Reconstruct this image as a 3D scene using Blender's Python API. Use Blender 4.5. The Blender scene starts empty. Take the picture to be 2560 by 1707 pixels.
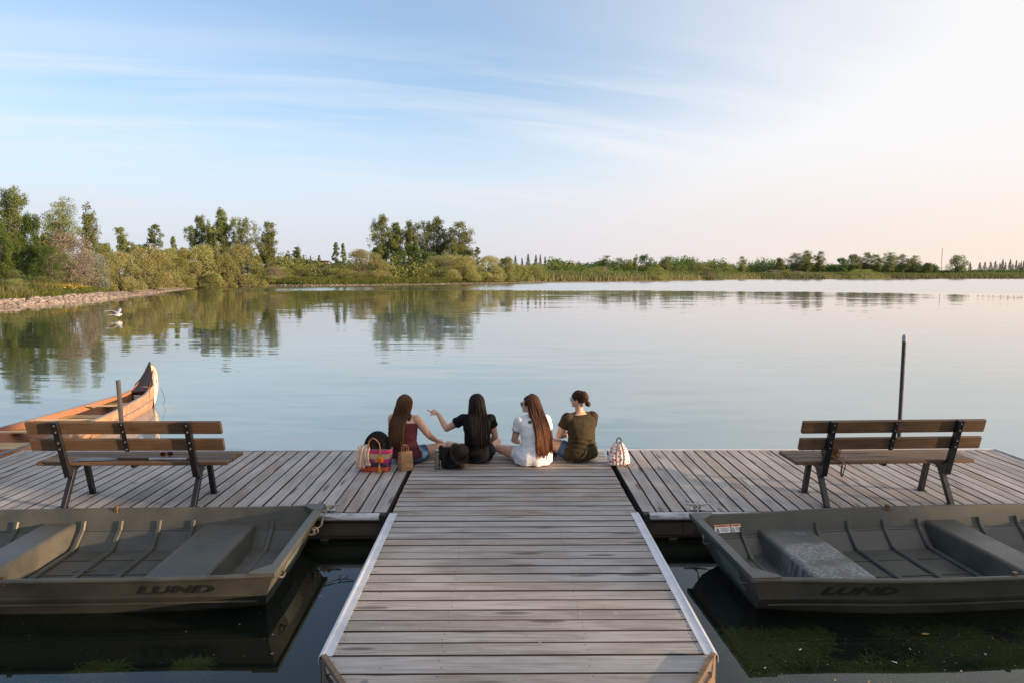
import bpy, bmesh, math, random
import numpy as np
from mathutils import Vector, Matrix, Quaternion
random.seed(7); np.random.seed(7)
sc = bpy.context.scene
COL = sc.collection
PI = math.pi
R = math.radians

# ------------------------------------------------------------------ camera
cam_d = bpy.data.cameras.new('camera')
cam = bpy.data.objects.new('camera', cam_d); COL.objects.link(cam)
cam_d.sensor_width = 36.0; cam_d.lens = 24.0
cam_d.clip_start = 0.05; cam_d.clip_end = 9000
cam.location = (0, 0, 2.60)
cam.rotation_euler = (R(90 - 5.54), 0, R(-0.47))
sc.camera = cam

# ------------------------------------------------------------------ light
SUN_EL = 8.0
SUN_AZ = 106.0            # degrees from +Y towards +X
sd = bpy.data.lights.new('sun', 'SUN'); so = bpy.data.objects.new('sun', sd); COL.objects.link(so)
sd.energy = 5.0; sd.angle = R(0.53); sd.color = (1.0, 0.68, 0.42)
sv = Vector((math.sin(R(SUN_AZ))*math.cos(R(SUN_EL)), math.cos(R(SUN_AZ))*math.cos(R(SUN_EL)), math.sin(R(SUN_EL))))
so.rotation_euler = sv.to_track_quat('Z', 'Y').to_euler()
so.location = (60, -12, 20)

sc.view_settings.view_transform = 'Standard'
sc.view_settings.look = 'None'
sc.view_settings.exposure = 0.0
sc.view_settings.gamma = 1.0
sc.view_settings.use_curve_mapping = False
EXPO = 0.95
sc.view_settings.exposure = EXPO

world = bpy.data.worlds.new('World'); sc.world = world
world.use_nodes = True
wn = world.node_tree; wn.nodes.clear(); wl = wn.links
def WN(t, **k):
    n = wn.nodes.new(t)
    for a, b in k.items(): setattr(n, a, b)
    return n
def wmath(op, a, b=None, c=None, clamp=False):
    n = WN('ShaderNodeMath', operation=op, use_clamp=clamp)
    for i, v in enumerate((a, b, c)):
        if v is None: continue
        if isinstance(v, (int, float)): n.inputs[i].default_value = v
        else: wl.new(v, n.inputs[i])
    return n.outputs[0]
def wmix(f, a, b):
    n = WN('ShaderNodeMix', data_type='RGBA')
    for s, v in ((n.inputs[0], f), (n.inputs[6], a), (n.inputs[7], b)):
        if isinstance(v, (int, float)): s.default_value = v
        elif isinstance(v, tuple): s.default_value = (*v, 1)
        else: wl.new(v, s)
    return n.outputs[2]
def wramp(v, a, b):           # smoothstep a..b
    n = WN('ShaderNodeMapRange', interpolation_type='SMOOTHSTEP')
    wl.new(v, n.inputs[0]); n.inputs[1].default_value = a; n.inputs[2].default_value = b
    return n.outputs[0]
tc = WN('ShaderNodeTexCoord')
sky = WN('ShaderNodeTexSky', sky_type='NISHITA')
sky.sun_disc = False; sky.sun_elevation = R(SUN_EL); sky.sun_rotation = R(SUN_AZ)
sky.air_density = 1.0; sky.dust_density = 0.3; sky.ozone_density = 4.0; sky.altitude = 250
SKY_STRENGTH = 0.15
skc = WN('ShaderNodeVectorMath', operation='SCALE'); wl.new(sky.outputs[0], skc.inputs[0]); skc.inputs['Scale'].default_value = SKY_STRENGTH
sep = WN('ShaderNodeSeparateXYZ'); wl.new(tc.outputs['Generated'], sep.inputs[0])
dt = WN('ShaderNodeVectorMath', operation='DOT_PRODUCT'); wl.new(tc.outputs['Generated'], dt.inputs[0])
svh = Vector((math.sin(R(SUN_AZ)), math.cos(R(SUN_AZ)), 0.10)).normalized()
dt.inputs[1].default_value = svh
cs = dt.outputs['Value']            # cosine of angle to the sun
z = sep.outputs[2]
# cirrus sheet: project the direction on a plane high above, stretch along one direction
zz = wmath('MAXIMUM', z, 0.0)
zq = wmath('ADD', zz, 0.16)
px = wmath('DIVIDE', sep.outputs[0], zq); py = wmath('DIVIDE', sep.outputs[1], zq)
ca, sa = math.cos(R(17)), math.sin(R(17))
cu = wmath('ADD', wmath('MULTIPLY', px, ca), wmath('MULTIPLY', py, sa))
cv = wmath('SUBTRACT', wmath('MULTIPLY', py, ca), wmath('MULTIPLY', px, sa))
def cirrus(su, sv_, ox, oy, scale, rough, dist):
    cb = WN('ShaderNodeCombineXYZ')
    wl.new(wmath('MULTIPLY_ADD', cu, su, ox), cb.inputs[0]); wl.new(wmath('MULTIPLY_ADD', cv, sv_, oy), cb.inputs[1])
    n = WN('ShaderNodeTexNoise'); wl.new(cb.outputs[0], n.inputs['Vector'])
    n.inputs['Scale'].default_value = scale; n.inputs['Detail'].default_value = 7
    n.inputs['Roughness'].default_value = rough; n.inputs['Distortion'].default_value = dist
    return n
n1 = cirrus(0.28, 1.15, 0.6, 0.35, 1.0, 0.5, 0.3)
n2 = cirrus(0.7, 4.5, 3.0, 1.7, 1.0, 0.6, 0.7)
streak = wmath('ADD', wmath('MULTIPLY', wramp(n1.outputs[0], 0.40, 0.66), 0.85), wmath('MULTIPLY', wramp(n2.outputs[0], 0.44, 0.74), 0.60))
# thin haze: thick towards the horizon and towards the sun
hz = wramp(z, 0.30, 0.03)
sg = wramp(cs, -0.36, 0.72)
haze = wmath('ADD', wmath('MULTIPLY_ADD', hz, 0.62, 0.30), wmath('MULTIPLY', sg, 1.0), clamp=True)
cl = wmath('MULTIPLY', wmath('MULTIPLY', streak, wramp(z, 0.40, 0.18)), 0.78)
veil = wmath('SUBTRACT', 1.0, wmath('MULTIPLY', wmath('SUBTRACT', 1.0, haze), wmath('SUBTRACT', 1.0, cl, clamp=True)))
# colour of the veil: pale lilac low down opposite the sun, cream towards it
k = 2 ** (-EXPO)
low = wramp(z, 0.20, -0.02)
warm = wramp(cs, -0.53, 0.54)
c_low = wmix(warm, (0.72*k, 0.72*k, 0.80*k), (1.02*k, 0.84*k, 0.70*k))
c_high = wmix(warm, (0.86*k, 0.91*k, 0.98*k), (0.98*k, 0.965*k, 0.96*k))
vc = wmix(low, c_high, c_low)
bt = WN('ShaderNodeVectorMath', operation='MULTIPLY'); wl.new(skc.outputs[0], bt.inputs[0]); bt.inputs[1].default_value = (1.0, 1.11, 1.06)
blue = bt.outputs[0]
fin = wmix(veil, blue, vc)
bg = WN('ShaderNodeBackground'); wl.new(fin, bg.inputs[0]); bg.inputs[1].default_value = 1.0
wo = WN('ShaderNodeOutputWorld'); wl.new(bg.outputs[0], wo.inputs[0])
# ------------------------------------------------------------------ material helpers
class NT:
    def __init__(s, name):
        s.m = bpy.data.materials.new(name); s.m.use_nodes = True
        s.t = s.m.node_tree; s.t.nodes.clear(); s.l = s.t.links
        s.out = s.t.nodes.new('ShaderNodeOutputMaterial')
    def n(s, t, ins=None, **k):
        nd = s.t.nodes.new(t)
        for a, b in k.items(): setattr(nd, a, b)
        for a, b in (ins or {}).items(): s.put(nd.inputs[a], b)
        return nd
    def put(s, sock, v):
        if isinstance(v, bpy.types.NodeSocket): s.l.new(v, sock)
        elif isinstance(v, tuple) and len(v) == 3 and sock.type == 'RGBA': sock.default_value = (*v, 1)
        else: sock.default_value = v
    def math(s, op, a, b=0.0, c=0.0, clamp=False):
        nd = s.n('ShaderNodeMath', operation=op, use_clamp=clamp)
        s.put(nd.inputs[0], a); s.put(nd.inputs[1], b); s.put(nd.inputs[2], c)
        return nd.outputs[0]
    def ramp(s, v, a, b, lo=0.0, hi=1.0):
        nd = s.n('ShaderNodeMapRange', interpolation_type='SMOOTHSTEP')
        s.put(nd.inputs[0], v)
        for i, x in ((1, a), (2, b), (3, lo), (4, hi)): s.put(nd.inputs[i], x)
        return nd.outputs[0]
    def mix(s, f, a, b, mode='MIX'):
        nd = s.n('ShaderNodeMix', data_type='RGBA', blend_type=mode)
        s.put(nd.inputs[0], f); s.put(nd.inputs[6], a); s.put(nd.inputs[7], b)
        return nd.outputs[2]
    def noise(s, vec, scale, detail=4, rough=0.5, dist=0.0):
        nd = s.n('ShaderNodeTexNoise')
        s.l.new(vec, nd.inputs['Vector'])
        nd.inputs['Scale'].default_value = scale; nd.inputs['Detail'].default_value = detail
        nd.inputs['Roughness'].default_value = rough; nd.inputs['Distortion'].default_value = dist
        return nd
    def mapping(s, vec, scale=(1, 1, 1), loc=(0, 0, 0), rot=(0, 0, 0)):
        nd = s.n('ShaderNodeMapping'); s.l.new(vec, nd.inputs[0])
        s.put(nd.inputs['Scale'], scale); s.put(nd.inputs['Location'], loc); s.put(nd.inputs['Rotation'], rot)
        return nd.outputs[0]
    def obj(s): return s.n('ShaderNodeTexCoord').outputs['Object']
    def pos(s): return s.n('ShaderNodeNewGeometry').outputs['Position']
    def rnd(s): return s.n('ShaderNodeObjectInfo').outputs['Random']
    def isl(s): return s.n('ShaderNodeNewGeometry').outputs['Random Per Island']
    def bump(s, h, strength=0.3, dist=0.01):
        nd = s.n('ShaderNodeBump'); s.l.new(h, nd.inputs['Height'])
        nd.inputs['Strength'].default_value = strength; nd.inputs['Distance'].default_value = dist
        return nd.outputs[0]
    def bsdf(s, color, rough=0.6, metal=0.0, normal=None, spec=0.5, **kw):
        b = s.n('ShaderNodeBsdfPrincipled')
        s.put(b.inputs['Base Color'], color); s.put(b.inputs['Roughness'], rough); s.put(b.inputs['Metallic'], metal)
        s.put(b.inputs['Specular IOR Level'], spec)
        if normal is not None: s.l.new(normal, b.inputs['Normal'])
        for a, v in kw.items(): s.put(b.inputs[a.replace('_', ' ')], v)
        s.l.new(b.outputs[0], s.out.inputs[0])
        return b

def offset_by_random(t, vec, amount=37.0):
    r = t.rnd(); cb = t.n('ShaderNodeCombineXYZ')
    t.put(cb.inputs[0], t.math('MULTIPLY', r, amount)); t.put(cb.inputs[1], t.math('MULTIPLY', r, amount*1.7)); t.put(cb.inputs[2], t.math('MULTIPLY', r, amount*0.6))
    a = t.n('ShaderNodeVectorMath', operation='ADD'); t.l.new(vec, a.inputs[0]); t.l.new(cb.outputs[0], a.inputs[1])
    return a.outputs[0]

def mat_plain(name, col, rough=0.6, metal=0.0, var=0.12, scale=14.0, bump=0.0, spec=0.5, **kw):
    t = NT(name); v = t.obj(); n = t.noise(v, scale, 5, 0.6)
    dark = tuple(c*(1-var*1.6) for c in col); lite = tuple(min(1, c*(1+var)) for c in col)
    c = t.mix(n.outputs[0], dark, lite)
    nr = t.ramp(n.outputs[0], 0.3, 0.7, max(0.02, rough-0.08), min(1, rough+0.08))
    t.bsdf(c, nr, metal, t.bump(n.outputs[0], bump, 0.01) if bump else None, spec, **kw)
    return t.m

def mat_deck():
    """grey weathered deck board; grain runs along the board's own X"""
    t = NT('weathered_deck_wood'); v = offset_by_random(t, t.obj()); r = t.rnd()
    g = t.noise(t.mapping(v, (1.3, 26, 8)), 2.2, 7, 0.62, 0.5)
    g2 = t.noise(t.mapping(v, (0.7, 75, 20)), 2.0, 4, 0.6, 0.2)
    blot = t.noise(t.mapping(v, (1.1, 3.4, 1)), 1.6, 5, 0.6)
    w = t.n('ShaderNodeTexWave', wave_type='RINGS', rings_direction='Y')
    t.l.new(t.mapping(v, (0.22, 3.2, 1)), w.inputs[0]); w.inputs['Scale'].default_value = 3.2; w.inputs['Distortion'].default_value = 5.5; w.inputs['Detail'].default_value = 3; w.inputs['Detail Scale'].default_value = 1.6
    base = t.mix(r, (0.300, 0.262, 0.240), (0.475, 0.425, 0.395))
    warm = t.n('ShaderNodeHueSaturation'); t.put(warm.inputs['Hue'], 0.5)
    r2 = t.math('FRACT', t.math('MULTIPLY', r, 7.31))
    base = t.mix(t.math('MULTIPLY', r2, 0.55), base, (0.330, 0.335, 0.325))
    r3 = t.math('FRACT', t.math('MULTIPLY', r, 23.7))
    base = t.mix(t.ramp(r3, 0.45, 1.0, 0, 0.75), base, (0.30, 0.225, 0.165))
    base = t.mix(t.ramp(r3, 0.25, 0.0, 0, 0.45), base, (0.19, 0.165, 0.15))
    c = t.mix(t.ramp(g.outputs[0], 0.30, 0.68), t.mix(0.52, base, (0.12, 0.10, 0.085)), base)
    c = t.mix(t.math('MULTIPLY', t.ramp(g2.outputs[0], 0.54, 0.64), 0.55), c, (0.07, 0.055, 0.045))
    c = t.mix(t.math('MULTIPLY', t.ramp(w.outputs[0], 0.55, 0.95), 0.30), c, (0.48, 0.45, 0.43))
    c = t.mix(t.ramp(blot.outputs[0], 0.35, 0.75, 0, 0.40), c, (0.50, 0.48, 0.47))
    # knots
    vo = t.n('ShaderNodeTexVoronoi'); t.l.new(t.mapping(v, (1.15, 7.0, 0.2)), vo.inputs['Vector']); vo.inputs['Scale'].default_value = 1.0
    knot = t.ramp(vo.outputs['Distance'], 0.20, 0.09)
    c = t.mix(t.math('MULTIPLY', knot, 0.75), c, (0.075, 0.055, 0.042))
    # damp spots and droppings in world space
    wp = t.pos(); sp = t.n('ShaderNodeTexVoronoi'); t.l.new(wp, sp.inputs['Vector']); sp.inputs['Scale'].default_value = 2.1
    sw = t.noise(wp, 22, 3, 0.6)
    spot = t.ramp(t.math('ADD', sp.outputs['Distance'], t.math('MULTIPLY', sw.outputs[0], 0.10)), 0.135, 0.10)
    c = t.mix(t.math('MULTIPLY', spot, 0.6), c, (0.08, 0.07, 0.065))
    sp2 = t.n('ShaderNodeTexVoronoi'); t.l.new(t.mapping(wp, (1, 1, 1), (5.3, 2.2, 0)), sp2.inputs['Vector']); sp2.inputs['Scale'].default_value = 5.2
    c = t.mix(t.ramp(sp2.outputs['Distance'], 0.085, 0.06, 0, 0.5), c, (0.42, 0.41, 0.38))
    h = t.math('ADD', t.math('MULTIPLY', g.outputs[0], 0.6), t.math('MULTIPLY', g2.outputs[0], 0.4))
    t.bsdf(c, t.ramp(g.outputs[0], 0.3, 0.7, 0.62, 0.85), 0, t.bump(h, 0.55, 0.006), 0.35)
    return t.m

def mat_timber(name, a, b, rough=0.6):
    t = NT(name); v = offset_by_random(t, t.obj())
    g = t.noise(t.mapping(v, (1.2, 22, 22)), 1.8, 6, 0.6, 0.5)
    c = t.mix(t.ramp(g.outputs[0], 0.3, 0.7), a, b)
    vo = t.n('ShaderNodeTexVoronoi'); t.l.new(t.mapping(v, (1.6, 6, 6)), vo.inputs['Vector']); vo.inputs['Scale'].default_value = 1.0
    c = t.mix(t.ramp(vo.outputs['Distance'], 0.2, 0.08, 0, 0.6), c, tuple(x*0.35 for x in a))
    bl = t.noise(v, 3.0, 4, 0.6)
    c = t.mix(t.ramp(bl.outputs[0], 0.45, 0.75, 0, 0.35), c, tuple(min(1, x*1.5) for x in b))
    t.bsdf(c, rough, 0, t.bump(g.outputs[0], 0.4, 0.004), 0.4)
    return t.m

def mat_boat():
    t = NT('olive_boat_paint'); v = t.obj()
    n = t.noise(v, 3.0, 6, 0.6); f = t.noise(t.mapping(v, (1, 1, 1)), 60, 4, 0.7); s = t.noise(t.mapping(v, (3, 30, 3)), 4, 5, 0.7, 0.6)
    c = t.mix(t.ramp(n.outputs[0], 0.3, 0.7), (0.052, 0.054, 0.046), (0.084, 0.084, 0.070))
    c = t.mix(t.math('MULTIPLY', t.ramp(f.outputs[0], 0.62, 0.74), 0.35), c, (0.25, 0.25, 0.23))
    c = t.mix(t.math('MULTIPLY', t.ramp(s.outputs[0], 0.63, 0.75), 0.25), c, (0.22, 0.21, 0.18))
    dirt = t.noise(v, 1.4, 5, 0.7)
    c = t.mix(t.ramp(dirt.outputs[0], 0.5, 0.8, 0, 0.5), c, (0.075, 0.060, 0.042))
    t.bsdf(c, t.ramp(n.outputs[0], 0.3, 0.7, 0.38, 0.6), 0.0, t.bump(n.outputs[0], 0.15, 0.02), 0.5)
    return t.m

def mat_boat_scuffed():
    t = NT('scuffed_boat_seat_paint'); v = t.obj()
    n = t.noise(v, 3.0, 6, 0.6)
    c = t.mix(t.ramp(n.outputs[0], 0.3, 0.7), (0.070, 0.074, 0.062), (0.10, 0.104, 0.088))
    s = t.noise(t.mapping(v, (22, 60, 3)), 1.4, 5, 0.8, 0.5); area = t.noise(v, 2.4, 2, 0.5)
    m = t.math('MULTIPLY', t.ramp(s.outputs[0], 0.47, 0.60), t.ramp(area.outputs[0], 0.50, 0.60))
    c = t.mix(t.math('MULTIPLY', m, 0.75), c, (0.42, 0.44, 0.46))
    t.bsdf(c, 0.45, 0.0, None, 0.5)
    return t.m

def mat_leaf(name, a, b, c3=None, trans=0.35, spread=0.5):
    """leaf colours vary leaf by leaf, clump by clump and tree by tree"""
    t = NT(name); i = t.isl(); r = t.rnd()
    cl = t.noise(t.obj(), 0.8, 3, 0.6)
    f = t.math('ADD', t.math('MULTIPLY', i, 0.5), t.ramp(cl.outputs[0], 0.3, 0.7, 0.0, 0.5))
    c = t.mix(f, a, b)
    if c3: c = t.mix(t.math('MULTIPLY', t.ramp(cl.outputs['Color'], 0.5, 0.7), 0.6), c, c3)
    hv = t.n('ShaderNodeHueSaturation'); t.l.new(c, hv.inputs['Color'])
    t.put(hv.inputs['Hue'], t.ramp(r, 0, 1, 0.478, 0.505)); t.put(hv.inputs['Value'], t.ramp(t.math('FRACT', t.math('MULTIPLY', r, 5.7)), 0, 1, 1.28-spread*0.45, 1.28+spread*0.45))
    d = t.n('ShaderNodeBsdfDiffuse'); t.l.new(hv.outputs[0], d.inputs[0])
    tr = t.n('ShaderNodeBsdfTranslucent'); t.l.new(hv.outputs[0], tr.inputs[0])
    mx = t.n('ShaderNodeMixShader'); mx.inputs[0].default_value = trans
    t.l.new(d.outputs[0], mx.inputs[1]); t.l.new(tr.outputs[0], mx.inputs[2]); t.l.new(mx.outputs[0], t.out.inputs[0])
    return t.m

def mat_ground():
    t = NT('lake_shore_ground'); p = t.pos(); s = t.n('ShaderNodeSeparateXYZ'); t.l.new(p, s.inputs[0])
    n = t.noise(p, 0.25, 6, 0.6); f = t.noise(p, 2.5, 5, 0.65)
    grass = t.mix(t.ramp(n.outputs[0], 0.35, 0.65), (0.055, 0.078, 0.022), (0.115, 0.115, 0.045))
    grass = t.mix(t.ramp(f.outputs[0], 0.45, 0.7, 0, 0.5), grass, (0.16, 0.125, 0.065))
    dirt = t.mix(t.ramp(f.outputs[0], 0.35, 0.65), (0.11, 0.080, 0.062), (0.30, 0.22, 0.17))
    zz = t.math('ADD', s.outputs[2], t.math('MULTIPLY', t.math('SUBTRACT', n.outputs[0], 0.5), 0.25))
    c = t.mix(t.ramp(zz, 0.12, 0.27), dirt, grass)
    c = t.mix(t.ramp(s.outputs[2], -0.02, -0.35), c, (0.035, 0.045, 0.022))
    t.bsdf(c, 0.9, 0, t.bump(f.outputs[0], 0.6, 0.1), 0.2)
    return t.m

def mat_water():
    """mirror-like skin whose normal wanders with the ripples, over murky green water"""
    t = NT('lake_water'); p = t.pos()
    s = t.n('ShaderNodeSeparateXYZ'); t.l.new(p, s.inputs[0])
    def slope(scale, sc, detail, rough, dist=0.0, loc=(0, 0, 0), rot=0.0):
        n = t.noise(t.mapping(p, sc, loc, (0, 0, rot)), scale, detail, rough, dist)
        v = t.n('ShaderNodeVectorMath', operation='SUBTRACT'); t.l.new(n.outputs['Color'], v.inputs[0]); v.inputs[1].default_value = (0.5, 0.5, 0.5)
        return v.outputs[0]
    def vscale(v, f, xyz=(1, 1, 0)):
        a = t.n('ShaderNodeVectorMath', operation='MULTIPLY'); t.l.new(v, a.inputs[0]); a.inputs[1].default_value = xyz
        b = t.n('ShaderNodeVectorMath', operation='SCALE'); t.l.new(a.outputs[0], b.inputs[0]); t.put(b.inputs['Scale'], f)
        return b.outputs[0]
    def vadd(a, b):
        n = t.n('ShaderNodeVectorMath', operation='ADD'); t.l.new(a, n.inputs[0]); t.l.new(b, n.inputs[1]); return n.outputs[0]
    d = t.n('ShaderNodeVectorMath', operation='LENGTH'); t.l.new(p, d.inputs[0]); d = d.outputs['Value']
    # sheltered by the docks near the camera, light ripples further out, wind-ruffled belt near the far shore
    near = t.ramp(s.outputs[1], 8.6, 12.0, 0.22, 1.0)
    patch = t.noise(t.mapping(p, (0.02, 0.07, 1)), 1.0, 4, 0.55)
    pm = t.ramp(patch.outputs[0], 0.35, 0.65, 0.55, 1.25)
    belt_n = t.noise(t.mapping(p, (0.010, 0.03, 1), (4, 1, 0)), 1.0, 3, 0.5)
    along = t.math('ADD', d, t.math('MULTIPLY', belt_n.outputs[0], 40.0))
    belt = t.math('MULTIPLY', t.ramp(along, 128, 150), t.ramp(s.outputs[0], -62, -40))
    amp = t.math('MULTIPLY', near, pm)
    ripple = slope(1.0, (0.42, 2.6, 1), 5, 0.52, 0.5, rot=R(4))
    fine = slope(1.0, (1.3, 6.5, 1), 4, 0.55, 0.4, (7, 3, 0), R(-2))
    swell = slope(0.22, (0.8, 3.0, 1), 3, 0.5, 0.3, rot=R(-3))
    closer = t.ramp(d, 40, 12, 0.45, 1.0)
    ra = t.math('MULTIPLY', amp, t.math('MULTIPLY', closer, 0.080))
    v = vadd(vscale(ripple, ra, (0.3, 1.0, 0)), vscale(swell, t.math('MULTIPLY', amp, 0.026), (0.3, 1.0, 0)))
    v = vadd(v, vscale(fine, t.math('MULTIPLY', ra, 0.45), (0.3, 1.0, 0)))
    chop = slope(3.1, (0.8, 2.0, 1), 3, 0.6, 0.2)
    v = vadd(v, vscale(chop, t.math('MULTIPLY_ADD', belt, 0.16, t.math('MULTIPLY', amp, 0.010)), (0.5, 1.0, 0)))
    # in the ruffled belt the steep faces of the wavelets look towards the docks
    lean = t.n('ShaderNodeCombineXYZ'); t.put(lean.inputs[1], t.math('MULTIPLY', belt, -0.055)); v = vadd(v, lean.outputs[0])
    ad = t.n('ShaderNodeVectorMath', operation='ADD'); t.l.new(v, ad.inputs[0]); ad.inputs[1].default_value = (0, 0, 1)
    nm = t.n('ShaderNodeVectorMath', operation='NORMALIZE'); t.l.new(ad.outputs[0], nm.inputs[0])
    fr = t.n('ShaderNodeFresnel'); fr.inputs['IOR'].default_value = 1.48; t.l.new(nm.outputs[0], fr.inputs['Normal'])
    gl = t.n('ShaderNodeBsdfGlossy'); gl.inputs['Roughness'].default_value = 0.02; gl.inputs['Color'].default_value = (1, 1, 1, 1); t.l.new(nm.outputs[0], gl.inputs['Normal'])
    murk = t.n('ShaderNodeBsdfDiffuse')
    # clear green by the dock, darkened to paint in tree shade; chalky teal in the open, lightened for sunlight; olive in the shallows of the left bank
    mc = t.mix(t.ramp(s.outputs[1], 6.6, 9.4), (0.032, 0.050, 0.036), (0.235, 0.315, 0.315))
    mc = t.mix(t.ramp(d, 18, 60), mc, t.mix(t.ramp(s.outputs[0], -8, 12), (0.13, 0.135, 0.09), (0.36, 0.34, 0.32)))  # pale far body on the right paints extra sky reflection into the colour
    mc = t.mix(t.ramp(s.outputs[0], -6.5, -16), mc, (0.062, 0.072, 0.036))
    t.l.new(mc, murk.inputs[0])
    tp = t.n('ShaderNodeBsdfTransparent'); tp.inputs[0].default_value = (0.62, 0.74, 0.52, 1)
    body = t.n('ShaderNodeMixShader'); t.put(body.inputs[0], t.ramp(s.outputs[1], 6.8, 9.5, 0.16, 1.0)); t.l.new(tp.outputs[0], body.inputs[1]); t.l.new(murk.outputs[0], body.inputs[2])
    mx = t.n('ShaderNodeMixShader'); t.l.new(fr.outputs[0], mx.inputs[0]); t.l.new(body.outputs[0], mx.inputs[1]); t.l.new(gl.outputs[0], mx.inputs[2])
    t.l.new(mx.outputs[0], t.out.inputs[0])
    return t.m

# ------------------------------------------------------------------ object helpers
def tag(o, label=None, cat=None, group=None, kind=None):
    if label: o['label'] = label
    if cat: o['category'] = cat
    if group: o['group'] = group
    if kind: o['kind'] = kind
    return o
def empty(name, loc=(0, 0, 0), rz=0.0, label=None, cat=None, group=None, kind=None):
    o = bpy.data.objects.new(name, None); COL.objects.link(o); o.location = loc; o.rotation_euler = (0, 0, rz)
    o.empty_display_size = 0.1
    return tag(o, label, cat, group, kind)
def link(name, me, mat=None, parent=None, loc=None, rot=None):
    o = bpy.data.objects.new(name, me); COL.objects.link(o)
    if mat is not None and len(me.materials) == 0: me.materials.append(mat)
    if parent: o.parent = parent
    if loc is not None: o.location = loc
    if rot is not None: o.rotation_euler = rot
    return o
def from_bm(name, bm, mat=None, parent=None, loc=None, rot=None, smooth=False):
    me = bpy.data.meshes.new(name); bm.to_mesh(me); bm.free()
    if smooth: me.polygons.foreach_set('use_smooth', [True]*len(me.polygons))
    return link(name, me, mat, parent, loc, rot)
def mesh_np(name, verts, faces, mat=None, smooth=False):
    """verts (n,3); faces list of equal length index rows (np array)"""
    me = bpy.data.meshes.new(name)
    verts = np.asarray(verts, np.float32); faces = np.asarray(faces, np.int32)
    k = faces.shape[1]
    me.vertices.add(len(verts)); me.vertices.foreach_set('co', verts.ravel())
    me.loops.add(faces.size); me.loops.foreach_set('vertex_index', faces.ravel())
    me.polygons.add(len(faces)); me.polygons.foreach_set('loop_start', np.arange(0, faces.size, k, dtype=np.int32))
    me.polygons.foreach_set('loop_total', np.full(len(faces), k, np.int32))
    if smooth: me.polygons.foreach_set('use_smooth', np.ones(len(faces), bool))
    me.update(calc_edges=True)
    if mat is not None: me.materials.append(mat)
    return me
def box(bm, x0, x1, y0, y1, z0, z1, bevel=0.0, M=None):
    vs = [bm.verts.new((x, y, z)) for x in (x0, x1) for y in (y0, y1) for z in (z0, z1)]
    f = [bm.faces.new([vs[i] for i in q]) for q in ((0, 1, 3, 2), (4, 6, 7, 5), (0, 4, 5, 1), (2, 3, 7, 6), (0, 2, 6, 4), (1, 5, 7, 3))]
    if bevel:
        es = list({e for q in f for e in q.edges})
        r = bmesh.ops.bevel(bm, geom=es, offset=bevel, segments=1, affect='EDGES', profile=0.5)
        vs = list({v for q in r['faces'] for v in q.verts} | {v for v in vs if v.is_valid})
    if M is not None:
        for v in vs: v.co = M @ v.co
    return vs
def tube(bm, pts, r, seg=10, cap=True, flat=None):
    """tube along points; r number or list; flat=(wx,wz) elliptical scale"""
    pts = [Vector(p) for p in pts]; n = len(pts)
    rs = [r]*n if isinstance(r, (int, float)) else list(r)
    rings = []; up = None
    for i, p in enumerate(pts):
        d = (pts[min(i+1, n-1)] - pts[max(i-1, 0)]).normalized()
        if up is None:
            up = Vector((0, 0, 1)) if abs(d.z) < 0.9 else Vector((0, 1, 0))
        a = d.cross(up)
        if a.length < 1e-4: a = d.cross(Vector((1, 0, 0)))
        a.normalize(); b = a.cross(d).normalized(); up = b
        ring = []
        for k in range(seg):
            t = 2*PI*k/seg; ca, sb = math.cos(t), math.sin(t)
            if flat: ca *= flat[0]; sb *= flat[1]
            ring.append(bm.verts.new(p + (a*ca + b*sb)*rs[i]))
        rings.append(ring)
    for i in range(n-1):
        for k in range(seg):
            bm.faces.new((rings[i][k], rings[i][(k+1) % seg], rings[i+1][(k+1) % seg], rings[i+1][k]))
    if cap:
        bm.faces.new(list(reversed(rings[0]))); bm.faces.new(rings[-1])
    return rings
def beam(bm, a, b, w, h, up=(0, 0, 1), bevel=0.0):
    """square bar from a to b, w across, h along up"""
    a, b = Vector(a), Vector(b); d = (b-a); L = d.length; d.normalize()
    x = d; y = Vector(up).cross(x).normalized(); zv = x.cross(y)
    M = Matrix(((x.x, y.x, zv.x, a.x), (x.y, y.y, zv.y, a.y), (x.z, y.z, zv.z, a.z), (0, 0, 0, 1)))
    return box(bm, 0, L, -w/2, w/2, -h/2, h/2, bevel, M)
def spline(pts, n=8):
    """Catmull-Rom through points"""
    P = [Vector(p) for p in pts]; P = [P[0]*2-P[1]] + P + [P[-1]*2-P[-2]]; out = []
    for i in range(1, len(P)-2):
        for k in range(n):
            t = k/n; a, b, c, d = P[i-1], P[i], P[i+1], P[i+2]
            out.append(0.5*((2*b) + (c-a)*t + (2*a-5*b+4*c-d)*t*t + (3*b-a-3*c+d)*t**3))
    out.append(P[-2]); return out
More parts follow.
